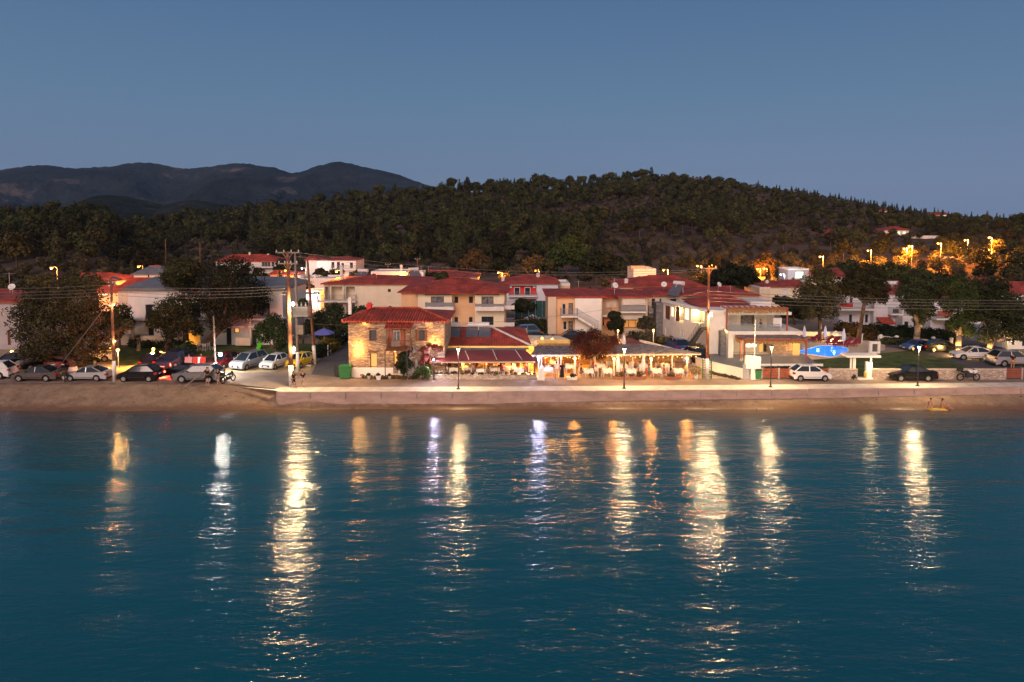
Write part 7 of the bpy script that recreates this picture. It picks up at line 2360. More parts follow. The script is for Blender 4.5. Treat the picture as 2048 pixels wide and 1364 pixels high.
table_set(1108, 73.4, 'in the back row near the tavern wall', ['lp', 'rp'], ['c_red', 'c_black'], rowname=R3)
table_set(1222, 73.2, 'in the back row right of the tree', ['lp', 'bp'], ['c_red', 'c_white'], rowname=R3)
table_set(1268, 73.4, 'in the back row beside the hanging blind', ['lp', 'r'], ['c_white', 0], rowname=R3)
R4 = 'the glazed dining room'
for i, (px, a, b) in enumerate(((880, 'c_orange', 'c_white'), (908, 'c_red', 'c_black'), (936, 'c_white', 'c_orange'), (962, 'c_white', 'c_blue'), (990, 'c_orange', 'c_red'), (1012, 'c_black', 'c_yellow'), (1038, 'c_white', 'c_red'))):
    table_set(px, 69.4 + .5 * (i % 3), ['at the left window', 'second from the left window', 'left of the dark window post', 'right of the dark window post', 'in the middle of the glazed room', 'right of the middle of the glazed room', 'at the right end of the glazed room'][i], ['lp', 'rp'], [a, b], z=1.53, rowname=R4)
person('waiter in dark clothes standing inside the glazed dining room', (XW(1003, 70.9, 2.5), 70.9, 1.52), .2, 'stand', 'c_black', 'c_black', arms='front')
person('waiter standing at the left inside the glazed dining room', (XW(897, 71.3, 2.5), 71.3, 1.52), .9, 'stand', 'c_black', 'c_red', arms='front')
person('woman in red standing under the pergola behind the tree', (XW(1196, 73.8, 2.5), 73.8, 1.5), .3, 'stand', 'c_red', 'c_red', arms='front')

# menu stand, crates, planters
g = G(1082, 759); t = thing('menu_stand', 'white draped menu stand lit by the bluish lamp', 'menu stand', (g.x, g.y, 1.475))
mb = MB(); mb.add([(-.33, -.25, 0), (.33, -.25, 0), (.33, .25, 0), (-.33, .25, 0), (-.27, -.2, 1.0), (.27, -.2, 1.0), (.27, .2, 1.1), (-.27, .2, 1.1)], [(0, 3, 2, 1), (4, 5, 6, 7), (0, 1, 5, 4), (1, 2, 6, 5), (2, 3, 7, 6), (3, 0, 4, 7)]); mb.build('cloth_cover', M['cloth'], t)
mb = MB(); mb.box(-.3, .3, -.22, .2, 1.11, 1.14); mb.box(-.1, .3, .0, .05, 1.14, 1.4); mb.build('menu_board', M['cloth'], t)


def planter(px, brow, label, plant='brightleaf', pot='slab', r=.22, hh=.35, pr=.4, w=None):
    g = G(px, brow); t = thing('potted_plant', label, 'potted plant', (g.x, g.y, 1.475), 0)
    mb = MB()
    if w: mb.add([(-w * .85, -.16, 0), (w * .85, -.16, 0), (w * .85, .16, 0), (-w * .85, .16, 0), (-w, -.22, hh), (w, -.22, hh), (w, .22, hh), (-w, .22, hh)], [(0, 3, 2, 1), (4, 5, 6, 7), (0, 1, 5, 4), (1, 2, 6, 5), (2, 3, 7, 6), (3, 0, 4, 7)])
    else: mb.lathe([(r * .7, 0), (r, hh), (r * 1.08, hh), (r * 1.08, hh + .04), (r * .85, hh + .04)], n=12)
    mb.build('pot', M[pot], t)
    L_ = [((rg.uniform(-.5, .5) * (w or r), rg.uniform(-.1, .1), hh + pr * .6), pr * rg.uniform(.5, .9), 1.1) for _ in range(4)]
    v, q = leaf_cloud(rg, L_, 220, .07); mesh_np('foliage', v, q, M[plant], t)


planter(1144, 759, 'white trough with low plants right of the couple', w=.55, hh=.3, pr=.25)
planter(1392, 757, 'white pot with a tall grassy plant at the lane corner', r=.26, hh=.4, pr=.75, plant='yellowhedge')
planter(738, 757, 'small white pot at the plinth of the stone house', r=.2, hh=.28, pr=.22)
planter(757, 759, 'white footed bowl planter before the stone house', r=.28, hh=.4, pr=.2)
planter(780, 757, 'small white pot right of the footed bowl planter', r=.18, hh=.25, pr=.2)
planter(1243, 758, 'low dark planter in front of the promenade lamp tables', pot='terracotta', w=.9, hh=.3, pr=.35, plant='autumn')
planter(1278, 758, 'low planter with dry plants left of the orange chair', pot='terracotta', w=.7, hh=.3, pr=.35, plant='autumn')
planter(1345, 758, 'low planter with dry plants right of the orange chair', pot='terracotta', w=.9, hh=.3, pr=.3, plant='autumn')
planter(1706, 758, 'small tuft of a plant at the foot of the stone wall by the gate', pot='stone_l', r=.1, hh=.1, pr=.3, plant='leaf')
# white bench and chair by the stone house
g = G(800, 757); t = thing('garden_bench', 'white garden bench along the front of the stone house', 'bench', (g.x, g.y + .2, 1.475))
mb = MB(); mb.box(-1.2, 1.1, -.2, .2, .42, .46); mb.build('seat', M['chairw'], t)
for x in (-1.1, 1.0):
    mb = MB(); mb.box(x - .03, x + .03, -.18, .18, 0, .42); mb.build('leg', M['chairw'], t)
g = G(811, 757); put_chair(g.x + .3, g.y - .1, 1.475, .6, 'white chair standing alone by the big shrub at the stone house', 'chair at the stone house')
# plastic chairs and table on the lawn
for i, (px, r_) in enumerate(((385, 0.4), (396, -.5), (408, .2), (420, 1.2))):
    g = G(px, 702 - 2 * (i % 2)); put_chair(g.x, g.y, 1.475, r_, 'white garden chair on the lawn under the stone pine', 'white garden chairs on the lawn')
g = G(403, 700); t = dup(tbp, (g.x, g.y, 1.475), 0, 'white garden table on the lawn under the stone pine', 'garden table')

# parasols
def closed_parasol(px, rt, rb, Y, label, z0=1.5, m='canvas', basez=None):
    t_ = W(px, rt, Y); b = W(px, rb, Y)
    t = thing('closed_parasol', label, 'parasol', (t_.x, Y, z0)); H = t_.z - z0; hb = b.z - z0
    mb = MB(); mb.cyl((0, 0, 0), (0, 0, H), .03, n=7); mb.lathe([(.28, 0), (.25, .08)], n=10); mb.build('pole', M['metal_w'], t)
    n = 10; mb = MB(); prof = [(hb, .19), (hb + (H - hb) * .25, .22), (hb + (H - hb) * .6, .17), (hb + (H - hb) * .9, .09), (H + .03, .02)]
    vs = []
    for z, r in prof:
        for i in range(n * 2): a = pi * i / n; rr = r * (1 if i % 2 else .72); vs.append((rr * cos(a), rr * sin(a), z))
    fs = [(k * 2 * n + i, k * 2 * n + (i + 1) % (2 * n), (k + 1) * 2 * n + (i + 1) % (2 * n), (k + 1) * 2 * n + i) for k in range(len(prof) - 1) for i in range(2 * n)]
    mb.add(vs, fs); mb.build('canopy', M[m], t)


closed_parasol(1237, 709, 744, 69.0, 'closed lilac-white parasol left of the promenade lamp at the pergola')
closed_parasol(1287, 709, 742, 69.2, 'closed lilac-white parasol between second and third pergola lamps')
closed_parasol(1248, 669, 688, 75.5, 'closed white parasol rising through the reed roof')
closed_parasol(833, 713, 740, 69.0, 'closed grey parasol between the stone house and the big shrub')
closed_parasol(1609, 652, 673, 84.5, 'closed white parasol nearest the hotel among the loungers', m='canvas')
closed_parasol(1651, 652, 674, 86.0, 'closed white parasol in the middle of the pool terrace', m='canvas')
closed_parasol(1688, 657, 681, 85.0, 'closed white parasol right of the burgundy loungers', m='canvas')


def open_parasol(px, rt, re, Y, half, label, m):
    t_ = W(px, rt, Y); e = W(px, re, Y); z0 = 1.5
    t = thing('open_parasol', label, 'parasol', (t_.x, Y, z0)); H = t_.z - z0; E_z = e.z - z0; rr = half * Y / F
    mb = MB(); mb.cyl((0, 0, 0), (0, 0, H), .03, n=7); mb.build('pole', M['metal_w'], t)
    mb = MB(); n = 8
    vs = [(0, 0, H)] + [(rr * cos(2 * pi * i / n), rr * sin(2 * pi * i / n), E_z) for i in range(n)] + [(rr * cos(2 * pi * i / n), rr * sin(2 * pi * i / n), E_z - .15) for i in range(n)]
    mb.add(vs, [(0, 1 + i, 1 + (i + 1) % n) for i in range(n)] + [(1 + i, 1 + n + i, 1 + n + (i + 1) % n, 1 + (i + 1) % n) for i in range(n)]); mb.build('canopy', M[m], t)


open_parasol(648, 656, 665, 82, 21, 'open violet-blue parasol by the side street', 'violet')
open_parasol(1065, 629, 637, 108, 19, 'open white parasol behind the cream balcony house', 'canvas')
open_parasol(1672, 661, 668, 93, 12, 'low open lilac parasol between the closed white ones', 'canvas')

# loungers
def lounger(px, row, rz, label):
    g = G(px, row); t = thing('sun_lounger', label, 'sun lounger', (g.x, g.y, 1.5), rz, 'burgundy loungers by the pool')
    mb = MB(); mb.box(-.95, .35, -.33, .33, .26, .40); mb.build('mattress', M['burgundy'], t)
    mb = MB(); mb.add([(.35, -.33, .28), (.35, .33, .28), (.95, .33, .85), (.95, -.33, .85), (.28, -.33, .40), (.28, .33, .40), (.88, .33, .97), (.88, -.33, .97)], [(0, 1, 2, 3), (7, 6, 5, 4), (0, 4, 5, 1), (1, 5, 6, 2), (2, 6, 7, 3), (3, 7, 4, 0)]); mb.build('backrest', M['burgundy'], t)
    for x in (-.85, .5):
        for y in (-.28, .28): mb = MB(); mb.box(x - .03, x + .03, y - .03, y + .03, 0, .26); mb.build('leg', M['metal_d'], t)


for i, (px, row) in enumerate(((1622, 684), (1637, 680), (1664, 689), (1682, 694), (1690, 690), (1704, 693), (1652, 685))):
    lounger(px, row, .1 * (i % 3), ['burgundy lounger nearest the hotel pergola', 'burgundy lounger behind the one nearest the pergola', 'burgundy lounger left of the white parasol by the pool', 'burgundy lounger at the pool edge, front one', 'burgundy lounger under the right closed parasol', 'burgundy lounger farthest right by the pool', 'burgundy lounger between the left and middle parasols'][i])
# white cabinet frame and low walls by the pool
g = G(1750, 707); t = thing('shower_screen', 'white square screen with a dark opening right of the pool', 'screen', (g.x, g.y, 1.5))
mb = MB(); w = .62; mb.box(-w, -w + .28, 0, .35, 0, 1.45); mb.box(w - .28, w, 0, .35, 0, 1.45); mb.box(-w + .28, w - .28, 0, .35, 1.15, 1.45); mb.box(-w + .28, w - .28, 0, .35, 0, .2); mb.build('frame', M['white2'], t)
mb = MB(); mb.box(-w + .28, w - .28, .2, .24, .2, 1.15); mb.build('dark_panel', M['darkpanel'] if 'darkpanel' in M else M['solar'], t)
wall_along('pool_wall', 'low white wall behind the loungers', [(1605, 671), (1700, 671)], .55, .2, 'white2')
wall_along('boundary_wall', 'low pale wall with round pillars below the dark hedge', [(1755, 678), (1830, 682), (1905, 694)], .45, .2, 'white2')
for i, px in enumerate((1722, 1761, 1793, 1866, 1902)):
    g = G(px, 684 + i * 2.2); mb = MB(); mb.lathe([(.2, 0), (.2, .95), (.26, 1.0), (.26, 1.1), (.1, 1.2)], n=10); o = mb.build('wall_pillar', M['white2']); o.location = (g.x, g.y, 1.45); tag(o, 'short round white pillar on the boundary wall by the hedge', 'pillar', 'pillars of the boundary wall')

# fence of thin posts round the lawn, play slide, drying boards
t = thing('wire_fence', 'low wire fence on thin grey posts along the front of the lawn', 'fence', (0, 0, 0))
a, b = G(330, 731.5), G(622, 731.5); mb = MB()
for i in range(13): x = a.x + (b.x - a.x) * i / 12; mb.cyl((x, a.y, 1.4), (x, a.y, 2.8), .03, n=5)
mb.build('fence_post', M['metal'], t); mb = MB()
for z in (1.7, 2.1, 2.5): mb.cyl((a.x, a.y, z), (b.x, a.y, z), .008, n=4)
mb.build('wire', M['cable'], t)
mb = MB(); mb.box(a.x, b.x, a.y - .1, a.y + .1, 1.3, 1.62); mb.build('base_kerb', M['slab'], t)
for i, (p0_, p1_, m, lb) in enumerate(((371, 386, 'c_grey', 'grey board leaning on the lawn fence'), (388, 395, 'c_red', 'red board leaning on the lawn fence, narrow one'), (397, 402, 'canvas', 'pale board leaning on the lawn fence'), (404, 413, 'c_red', 'upright bright red board on the lawn fence'))):
    x0, x1 = XW(p0_, a.y, 2), XW(p1_, a.y, 2); mb = MB(); mb.add([(x0, a.y - .35, 1.5), (x1, a.y - .35, 1.5), (x1, a.y - .12, 2.5), (x0, a.y - .12, 2.5), (x0, a.y - .30, 1.5), (x1, a.y - .30, 1.5), (x1, a.y - .07, 2.5), (x0, a.y - .07, 2.5)], [(0, 1, 2, 3), (7, 6, 5, 4), (0, 4, 5, 1), (1, 5, 6, 2), (2, 6, 7, 3), (3, 7, 4, 0)])
    mb.box(x0 + .05, x0 + .1, a.y - .06, a.y - .01, 1.5, 2.45); o = mb.build('board', M[m]); tag(o, lb, 'board')
g = G(519, 697); mb = MB(); mb.add([(-.25, -.6, 0), (.25, -.6, 0), (.25, .6, 1.1), (-.25, .6, 1.1), (-.25, -.5, 0), (.25, -.5, 0), (.25, .7, 1.1), (-.25, .7, 1.1)], [(0, 1, 2, 3), (7, 6, 5, 4), (0, 4, 5, 1), (1, 5, 6, 2), (2, 6, 7, 3), (3, 7, 4, 0)]); mb.cyl((-.2, .7, 0), (-.2, .65, 1.1), .03); mb.cyl((.2, .7, 0), (.2, .65, 1.1), .03)
o = mb.build('play_slide', mat('lime_plastic', (.10, .55, .03), .4, 0)); o.location = (g.x, g.y, 1.47); tag(o, 'small lime green play slide on the lawn', 'slide')
g = G(550, 702); t = thing('bird_box', 'small tan box sign on a post on the lawn by the poles', 'sign', (g.x, g.y, 1.47)); mb = MB(); mb.cyl((0, 0, 0), (0, 0, .9), .04, n=6); mb.build('post', M['pole_grey'], t); mb = MB(); mb.box(-.35, .35, -.1, .1, .9, 1.35); mb.build('panel', M['sand'], t)
t = thing('gravel_rail', 'white tubular rail beside the dark blue car', 'rail', (0, 0, 0)); a = W(326, 705, 75.5); b = W(371, 705, 75.5); mb = MB(); mb.cyl(a, b, .04, n=6); mb.cyl(b, (b.x, b.y, 1.5), .04, n=6); mb.cyl(a, (a.x, a.y, 1.5), .04, n=6); mb.build('tube', M['metal_w'], t)
# side street fence
t = thing('picket_fence', 'pale post fence along the side street by the yellow hedge', 'fence', (0, 0, 0)); mb = MB()
for i in range(9):
    g = G(656 + i * 5.5, 711 - i * 4.2); mb.box(g.x - .05, g.x + .05, g.y - .05, g.y + .05, 1.45, 2.75)
mb.build('fence_post', M['slab'], t); mb = MB(); p, q = G(656, 711), G(700, 677.4)
for z in (1.9, 2.6): mb.bar((p.x, p.y, z), (q.x, q.y, z), .05, .08)
mb.build('fence_rail', M['slab'], t)
t = thing('court_fence', 'tall green mesh fence behind the white open parasol', 'fence', (0, 0, 0)); mb = MB(); a, b = W(1030, 640, 112), W(1098, 640, 112)
mb.box(a.x, b.x, 112, 112.04, 1.5, 4.2); mb.build('mesh', mat('green_net', (.02, .09, .09), .8, .2, 2), t); mb = MB()
for i in range(6): x = a.x + (b.x - a.x) * i / 5; mb.cyl((x, 111.9, 1.4), (x, 111.9, 4.3), .04, n=5)
mb.build('fence_post', M['metal'], t)
# ================================================================== VILLAGE TREES AND SHRUBS
tree_px('pine_tree', 'big dark pine with lime-washed trunk in the car park at the left', 147, 71.8,
        [(90, 612, 52), (55, 628, 36), (155, 600, 55), (120, 655, 58), (185, 640, 44), (222, 655, 26), (95, 695, 38), (170, 690, 40), (140, 570, 32), (75, 590, 30), (45, 665, 24), (205, 690, 26), (60, 700, 26), (250, 650, 16)],
        16000, 'pine2', 'bark', .17, .42, lime=True, shell=.5)
tree_px('stone_pine', 'tallest stone pine with spreading crown before the long villa', 411, 84, [(462, 562, 52), (420, 580, 45), (500, 585, 40), (448, 600, 48), (490, 612, 34), (520, 600, 22), (400, 610, 26), (440, 640, 28), (470, 540, 34), (515, 618, 16)],
        12000, 'pine', 'bark', .18, .5, shell=.55)
tree_px('stone_pine', 'left stone pine with two dark crowns before the long villa', 372, 86, [(358, 545, 34), (385, 540, 26), (340, 558, 20), (375, 565, 28)], 5200, 'pine', 'bark', .18, .3, shell=.55)
tree_px('stone_pine', 'lower dark pine leaning left under the stone pines', 330, 82, [(330, 628, 34), (355, 610, 30), (312, 640, 22), (345, 655, 28), (375, 640, 26), (395, 660, 14)], 6400, 'pine', 'bark', .17, .28, shell=.5)
tree_px('leafy_tree', 'dark leafy tree between the left pole and the long villa', 240, 84, [(240, 625, 22), (225, 640, 22), (252, 645, 18), (232, 662, 18)], 3000, 'leaf', 'bark', .17, .15)
tree_px('leafy_tree', 'olive-green tree left of the tallest pole on the lawn', 550, 77, [(550, 655, 26), (530, 668, 22), (565, 670, 20), (545, 640, 18), (560, 690, 12), (520, 655, 12)], 4200, 'brightleaf', 'bark', .15, .14)
tree_px('leafy_tree', 'small round tree on the lawn behind the parked cars', 428, 79, [(372, 700, 0.1)], 10, 'leaf', 'bark', .15, .05) if False else None
tree_px('leafy_tree', 'dark broad tree behind the transformer', 655, 92, [(660, 640, 30), (690, 650, 26), (635, 640, 22), (670, 620, 18), (705, 668, 16), (650, 665, 20), (620, 655, 18)], 6500, 'leaf', 'bark', .19, .25)
tree_px('leafy_tree', 'dark tree between the stone house and the large cream house', 712, 96, [(712, 628, 18), (700, 640, 14), (725, 618, 9), (690, 655, 14)], 2200, 'leaf', 'bark', .18, .15)
tree_px('leafy_tree', 'bright green tree behind the transformer poles', 606, 88, [(606, 608, 13), (598, 620, 9), (615, 618, 9)], 1200, 'brightleaf', 'bark', .16, .12)
tree_px('flowering_tree', 'round-headed tree covered in red blossom over the pergola', 1180, 69.6, [(1185, 684, 30), (1160, 690, 22), (1212, 690, 24), (1188, 668, 17), (1150, 682, 12), (1228, 680, 13), (1175, 706, 18), (1200, 708, 16), (1160, 672, 9)], 14000, 'bougain', 'bark_l', .075, .10, shell=.35)
tree_px('lemon_tree', 'bright green shrub in front of the stone house door', 806, 68.3, [(806, 715, 13), (815, 700, 10), (800, 730, 11), (816, 728, 11), (808, 742, 8)], 2600, 'brightleaf', 'bark', .11, .08, cat='shrub', z0=1.475)
tree_px('creeper', 'dark red climbing plant at the right corner of the stone house', 848, 68.3, [(848, 700, 9), (852, 715, 11), (846, 728, 9), (858, 690, 6), (870, 694, 8), (880, 697, 7)], 2200, 'bougain', 'bark', .10, .06, cat='climbing plant', z0=1.475)
tree_px('shrub', 'green flowering shrub at the left end of the glazed dining room', 846, 67.6, [(840, 742, 12), (850, 738, 11), (856, 748, 9), (832, 750, 8)], 2000, 'brightleaf', 'bark', .09, .05, cat='shrub', z0=1.475)
for i, (b, l, Y, lb) in enumerate(((1640, [(1640, 575, 40), (1615, 590, 28), (1665, 590, 30), (1632, 610, 28), (1655, 620, 24), (1618, 625, 18), (1645, 552, 24)], 90, 'tall pine right of the hotel, its trunk behind the first parasol'),
                                   (1716, [(1728, 560, 40), (1700, 575, 24), (1752, 578, 26), (1735, 588, 24), (1765, 598, 12)], 88, 'tall pine with bare leaning trunk behind the burgundy loungers'))):
    tree_px('pine_tree', lb, b, Y, l, 7500, 'pine2', 'bark', .19, .28, shell=.5)
tree_px('eucalyptus', 'eucalyptus with pale trunk left of the car park', 1832, 84.5, [(1838, 570, 38), (1815, 590, 24), (1862, 588, 24), (1830, 610, 28), (1850, 620, 22), (1838, 640, 14)], 8500, 'leaf', 'bark_l', .16, .42, shell=.5)
tree_px('eucalyptus', 'eucalyptus glowing gold at its foot, left of the two uplit ones', 1915, 80.2, [(1915, 575, 32), (1930, 600, 28), (1900, 610, 20), (1920, 640, 22), (1935, 660, 18), (1905, 650, 14), (1940, 630, 18)], 7500, 'brightleaf', 'bark_l', .15, .36, shell=.45)
tree_px('eucalyptus', 'broad eucalyptus at the right edge, right of the two uplit ones', 1971, 80.2, [(1975, 590, 40), (2005, 605, 38), (2035, 625, 34), (1960, 625, 26), (1990, 645, 30), (2020, 660, 28), (2045, 665, 26), (1975, 670, 20), (1998, 570, 22)], 12500, 'leaf', 'bark_l', .16, .34, shell=.45)
tree_px('eucalyptus', 'bare red-barked trunk among the dark trees of the car park', 1893, 98, [(1893, 560, 14), (1886, 545, 10)], 600, 'leaf', 'bark', .17, .22)
# behind the village
for i, (nm, lb, b, Y, l, lf, n) in enumerate((
    ('leafy_tree', 'tall bright green tree at the foot of the hill behind the village', 1135, 205, [(1135, 500, 28), (1115, 515, 24), (1158, 510, 26), (1140, 482, 18), (1100, 530, 18)], 'brightleaf', 5000),
    ('leafy_tree', 'broad dark tree right of the tall bright green tree', 1205, 198, [(1200, 520, 28), (1230, 530, 26), (1178, 530, 22), (1215, 545, 26), (1245, 548, 18)], 'leaf', 4500),
    ('leafy_tree', 'golden-brown tree above the red balcony house', 1062, 200, [(1060, 530, 18), (1075, 522, 16), (1048, 540, 12)], 'autumn', 2000),
    ('leafy_tree', 'brown-green tree lit by the street lamp behind the cream house', 945, 205, [(945, 520, 22), (930, 530, 18), (965, 528, 18), (950, 508, 14)], 'autumn', 2600),
    ('leafy_tree', 'low green tree right of the brown-green one', 1000, 208, [(1000, 528, 16), (1015, 534, 12), (985, 538, 12)], 'leaf', 1500),
    ('leafy_tree', 'dark tree crown behind the lane pole', 1462, 128, [(1462, 550, 26), (1440, 555, 20), (1488, 552, 22), (1505, 566, 16), (1425, 565, 12)], 'leaf', 4500),
    ('leafy_tree', 'tree glowing orange under the four close lamps', 1532, 198, [(1520, 535, 20), (1540, 532, 20), (1530, 520, 16), (1555, 540, 12), (1508, 545, 12)], 'autumn', 3600),
    ('leafy_tree', 'bush row behind the solar heater of the tiny rooftop room', 862, 142, [(850, 556, 14), (870, 556, 14), (885, 554, 12)], 'leaf', 1800),
    ('leafy_tree', 'dark bushes in the yard right of the cream balcony house', 1046, 112, [(1045, 610, 14), (1062, 612, 14), (1030, 614, 8)], 'leaf', 2000),
    ('leafy_tree', 'round grey-green tree in front of the lit shop', 1292, 88, [(1292, 645, 14), (1283, 650, 9), (1301, 650, 9)], 'olive', 1800),
    ('leafy_tree', 'dark tree beside the small orange awning', 1232, 88, [(1228, 632, 12), (1236, 645, 13), (1224, 650, 10), (1238, 660, 9)], 'leaf', 2200),
    ('leafy_tree', 'dark tree clump in front of the orange lamps on the right', 1680, 178, [(1680, 545, 22), (1705, 548, 20), (1660, 540, 14), (1700, 530, 14), (1725, 548, 18)], 'leaf', 3600),
    ('leafy_tree', 'olive-green crowns between the orange lit slope and the hotel wings', 1790, 150, [(1780, 545, 24), (1810, 548, 20), (1760, 552, 18), (1845, 552, 18), (1870, 558, 16)], 'pine', 4200),
    ('stone_pine', 'round dark pine in front of the tan house on the rise', 1970, 175, [(1965, 540, 12), (1978, 538, 13), (1955, 545, 9)], 'pine', 1800),
    ('leafy_tree', 'dark bushes at the far right below the palm', 2030, 160, [(2020, 545, 16), (2040, 540, 16), (2045, 560, 14)], 'leaf', 2200),
    ('leafy_tree', 'yard trees behind the closed-off end of the stone pines', 575, 190, [(563, 527, 10), (572, 534, 10), (556, 540, 9)], 'leaf', 1200),
    ('leafy_tree', 'small dark tree below the three storey block', 645, 160, [(640, 545, 10), (650, 549, 9), (632, 552, 8)], 'leaf', 1000),
    ('leafy_tree', 'dark green bush by the hotel rear, left of the tall pines', 1590, 104, [(1570, 605, 14), (1590, 610, 16), (1610, 612, 14), (1555, 600, 10), (1600, 625, 16), (1575, 625, 14)], 'leaf', 3600),
)):
    tree_px(nm, lb, b, Y, l, n, lf, 'bark', .17 + Y / 900, .12 + Y / 1500)


def hedge(name, label, pts, h0, w, leaf, n, size=.12, z0=1.46):
    P = [G(*p) for p in pts]; L_ = []
    tot = sum((b - a).length for a, b in zip(P[:-1], P[1:]))
    for a, b in zip(P[:-1], P[1:]):
        k = max(2, int((b - a).length / (w * .7)))
        for i in range(k + 1):
            c = a.lerp(b, i / k); r = w * rg.uniform(.75, 1.1); L_.append(((c.x + rg.uniform(-.2, .2), c.y + rg.uniform(-.2, .2), z0 + h0 * rg.uniform(.42, .62)), r, h0 * .55 / r))
    v, q = leaf_cloud(rg, L_, n, size, shell=.6)
    o = mesh_np(name, v, q, M[leaf]); tag(o, label, 'hedge'); return o


hedge('hedge', 'dark clipped hedge below the hotel wings', [(1745, 674), (1800, 680), (1860, 684), (1905, 690)], 1.9, .9, 'hedge', 9000)
hedge('hedge', 'olive-yellow shrubs behind the pool terrace', [(1680, 668), (1715, 674), (1745, 681)], 1.9, 1.0, 'autumn', 4200)
hedge('hedge', 'low green shrubs in front of the boundary wall', [(1770, 688), (1815, 690)], .9, .6, 'leaf', 1800)
hedge('hedge', 'mixed shrubs along the top of the sloping garden wall', [(1262, 682), (1320, 694), (1380, 706), (1405, 714)], 1.4, .8, 'olive', 6500)
hedge('hedge', 'bright shrubs at the foot of the hotel gallery wall', [(1330, 692), (1372, 702), (1404, 712)], .9, .5, 'brightleaf', 1800)
hedge('hedge', 'rounded golden hedge beside the side street', [(650, 709), (662, 703), (668, 699)], 1.7, .8, 'yellowhedge', 2600)
hedge('hedge', 'dark hedge behind the golden one up the side street', [(636, 716), (672, 695), (700, 676)], 1.5, .7, 'hedge', 4000)
hedge('hedge', 'dark bushes along the porch of the long villa', [(268, 694), (300, 695), (345, 696), (372, 698)], 1.0, .6, 'hedge', 4200)
hedge('hedge', 'bushes under the stone pines at the lawn edge', [(352, 709), (368, 711), (380, 708)], 1.5, .8, 'leaf', 3200)
hedge('hedge', 'dark bushes in the yard behind the tavern roof', [(1100, 672), (1125, 672), (1160, 680)], 1.2, .8, 'leaf', 3000)
hedge('hedge', 'bushes behind the yard cars right of the cream house', [(1035, 655), (1062, 655), (1090, 662)], 1.6, 1.0, 'leaf', 3200)
hedge('hedge', 'grassy weeds at the foot of the sloping garden wall', [(1420, 746), (1450, 753), (1478, 758)], .25, .3, 'olive', 900, .08)
hedge('hedge', 'weedy flower bed before the plinth of the stone house', [(728, 756), (770, 757), (830, 758)], .35, .25, 'autumn', 1500, .07)
hedge('hedge', 'low plants along the hotel terrace kerb', [(1530, 741), (1600, 739), (1650, 741)], .4, .35, 'leaf', 1600, .09)


def palm(px, row, Y, hpx, label, spread=14):
    g = W(px, row, Y); z0 = tz(g.x, Y); t = thing('palm_tree', label, 'palm', (g.x, Y, z0)); top = g.z - z0; s = Y / F
    mb = MB(); mb.path([(0, 0, -.3), (.1, 0, top * .5), (0, 0, top)], [.28, .22, .24], 8); mb.build('trunk', M['bark_l'], t)
    vs = []; qs_ = []
    for i in range(34):
        a = 2.399 * i; el = R(70 - 125 * i / 34); ln = spread * s * rg.uniform(.85, 1.1)
        d = Vector((cos(a) * cos(el), sin(a) * cos(el), sin(el))); sd_ = Vector((-sin(a), cos(a), 0))
        pts = []
        for k in range(6):
            q = k / 5; pts.append(Vector((0, 0, top)) + d * ln * q + Vector((0, 0, -ln * .45 * q * q)))
        for k in range(5):
            w = ln * .12 * (1 - abs(q * 0 + k / 5 - .4)); dn = Vector((0, 0, -w * .5)); o = len(vs)
            for (u, vv) in ((1, 0), (-1, 0)):
                o = len(vs); vs += [pts[k], pts[k + 1], pts[k + 1] + sd_ * u * w + dn, pts[k] + sd_ * u * w * .6 + dn]; qs_.append((o, o + 1, o + 2, o + 3))
    mesh_np('crown', np.array([tuple(v) for v in vs]), np.array(qs_), M['olive'], t)


palm(2003, 505, 215, 40, 'palm with drooping grey-green crown at the far right', 17)
palm(1131, 556, 150, 40, 'pale green palm behind the staircase block', 17)
palm(276, 675, 83, 20, 'small palm in front of the long villa beside its steps', 13)
palm(1106, 652, 92, 10, 'small palm at the end wall of the peach block', 8)


# stones, weed and driftwood scraps on the sand
Vs = []; Fs = []; o_ = 0
for i in range(1500):
    px = rg.uniform(-60, 2120); t_ = rg.random()
    base = G(px, rg.normal(817, 1.6) if t_ < .45 else rg.uniform(786, 819), .3)
    x, Y = base.x, base.y
    if px > 560 and Y > G(px, edge_row(px)).y - .35: continue
    z = beach_z(colpx(x, Y), Y); s = rg.uniform(.02, .09) * (1.5 if rg.random() < .08 else 1)
    a = rg.uniform(0, 3); sx_, sy_ = s * rg.uniform(.8, 2.2), s
    P_ = [(1, 0, 0), (0, 1, 0), (-1, 0, 0), (0, -1, 0), (0, 0, .6), (0, 0, -.4)]
    for p_ in P_:
        u, w = p_[0] * sx_ * rg.uniform(.7, 1.2), p_[1] * sy_ * rg.uniform(.7, 1.2)
        Vs.append((x + u * cos(a) - w * sin(a), Y + u * sin(a) + w * cos(a), z + p_[2] * s))
    for f in ((0, 1, 4), (1, 2, 4), (2, 3, 4), (3, 0, 4), (1, 0, 5), (2, 1, 5), (3, 2, 5), (0, 3, 5)): Fs.append([q + o_ for q in f])
    o_ += 6
tag(mesh_np('beach_pebbles', np.array(Vs), np.array(Fs), mat('dark_pebbles', (.20, .14, .10), .9, .3, 1.5, col2=(.05, .035, .025))), 'dark stones and scraps of weed scattered along the sand', 'pebbles', kind='stuff')

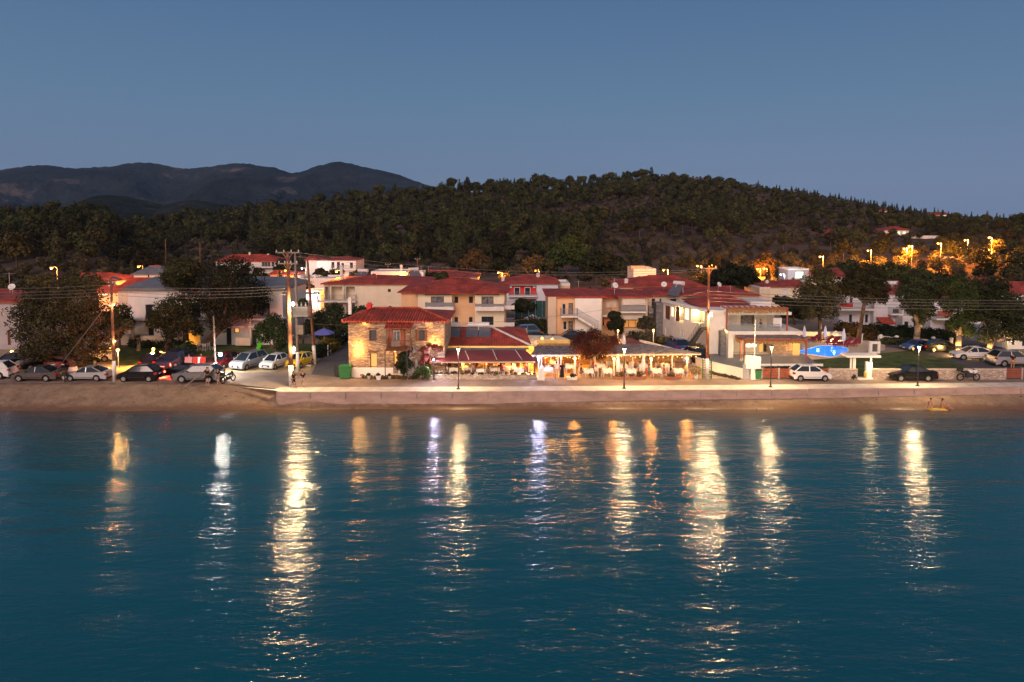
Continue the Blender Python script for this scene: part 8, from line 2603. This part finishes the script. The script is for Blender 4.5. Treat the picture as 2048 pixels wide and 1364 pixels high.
# garden trees and bushes between and behind the houses
rg3 = np.random.default_rng(21)
kb = [('village_bush', 'garden shrub or small tree between the village houses', 'tree', 'garden trees between the houses')]
n_ = 0
taken = []
while n_ < 190:
    px = rg3.uniform(-150, 2250); Yf = np.interp(px, _P[:, 0], _P[:, 3]); Y = rg3.uniform(126, Yf + 8); x = (px - 1024) / F * Y
    if any(a - 2.5 < x < b + 2.5 and c - 5 < Y < d + 2.5 for a, b, c, d in HOUSES): continue
    if any((x - a) ** 2 + (Y - b) ** 2 < 16 for a, b in taken): continue
    if Y < 150 and rg3.random() < .5: continue
    taken.append((x, Y)); k = ('olive', 'pine', 'olive', 'cone')[rg3.integers(4)]
    src = protos[k][rg3.integers(len(protos[k]))]; o = src.copy(); COL.objects.link(o)
    s = rg3.uniform(.9, 1.5) if k == 'olive' else rg3.uniform(.42, .7)
    o.name = {'olive': 'garden_tree', 'pine': 'garden_tree', 'cone': 'garden_cypress'}[k]
    o.location = (x, Y, tz(x, Y)); o.rotation_euler = (0, 0, rg3.uniform(0, 6)); o.scale = (s, s, s)
    tag(o, {'olive': 'round grey-green garden tree between the village houses', 'pine': 'small dark garden tree between the village houses', 'cone': 'small pointed garden cypress between the village houses'}[k], 'tree', {'olive': 'round garden trees', 'pine': 'dark garden trees', 'cone': 'garden cypresses'}[k]); n_ += 1


# evening air: everything out to the far mountains stands in it, the sky outside
hz = MB(); hz.box(-4200, 4200, -650, 4600, -420, 420)
hz = hz.build('haze', None)
hm = bpy.data.materials.new('evening_haze'); hm.use_nodes = True; ht_ = hm.node_tree; ht_.nodes.clear()
ho = ht_.nodes.new('ShaderNodeOutputMaterial'); hv = ht_.nodes.new('ShaderNodeVolumePrincipled')
hv.inputs['Color'].default_value = (.35, .60, 1.0, 1); hv.inputs['Density'].default_value = .00005
ht_.links.new(hv.outputs[0], ho.inputs['Volume'])
hz.data.materials.clear(); hz.data.materials.append(hm); tag(hz, 'thin evening haze lying over the village and the mountains', 'haze', kind='stuff')
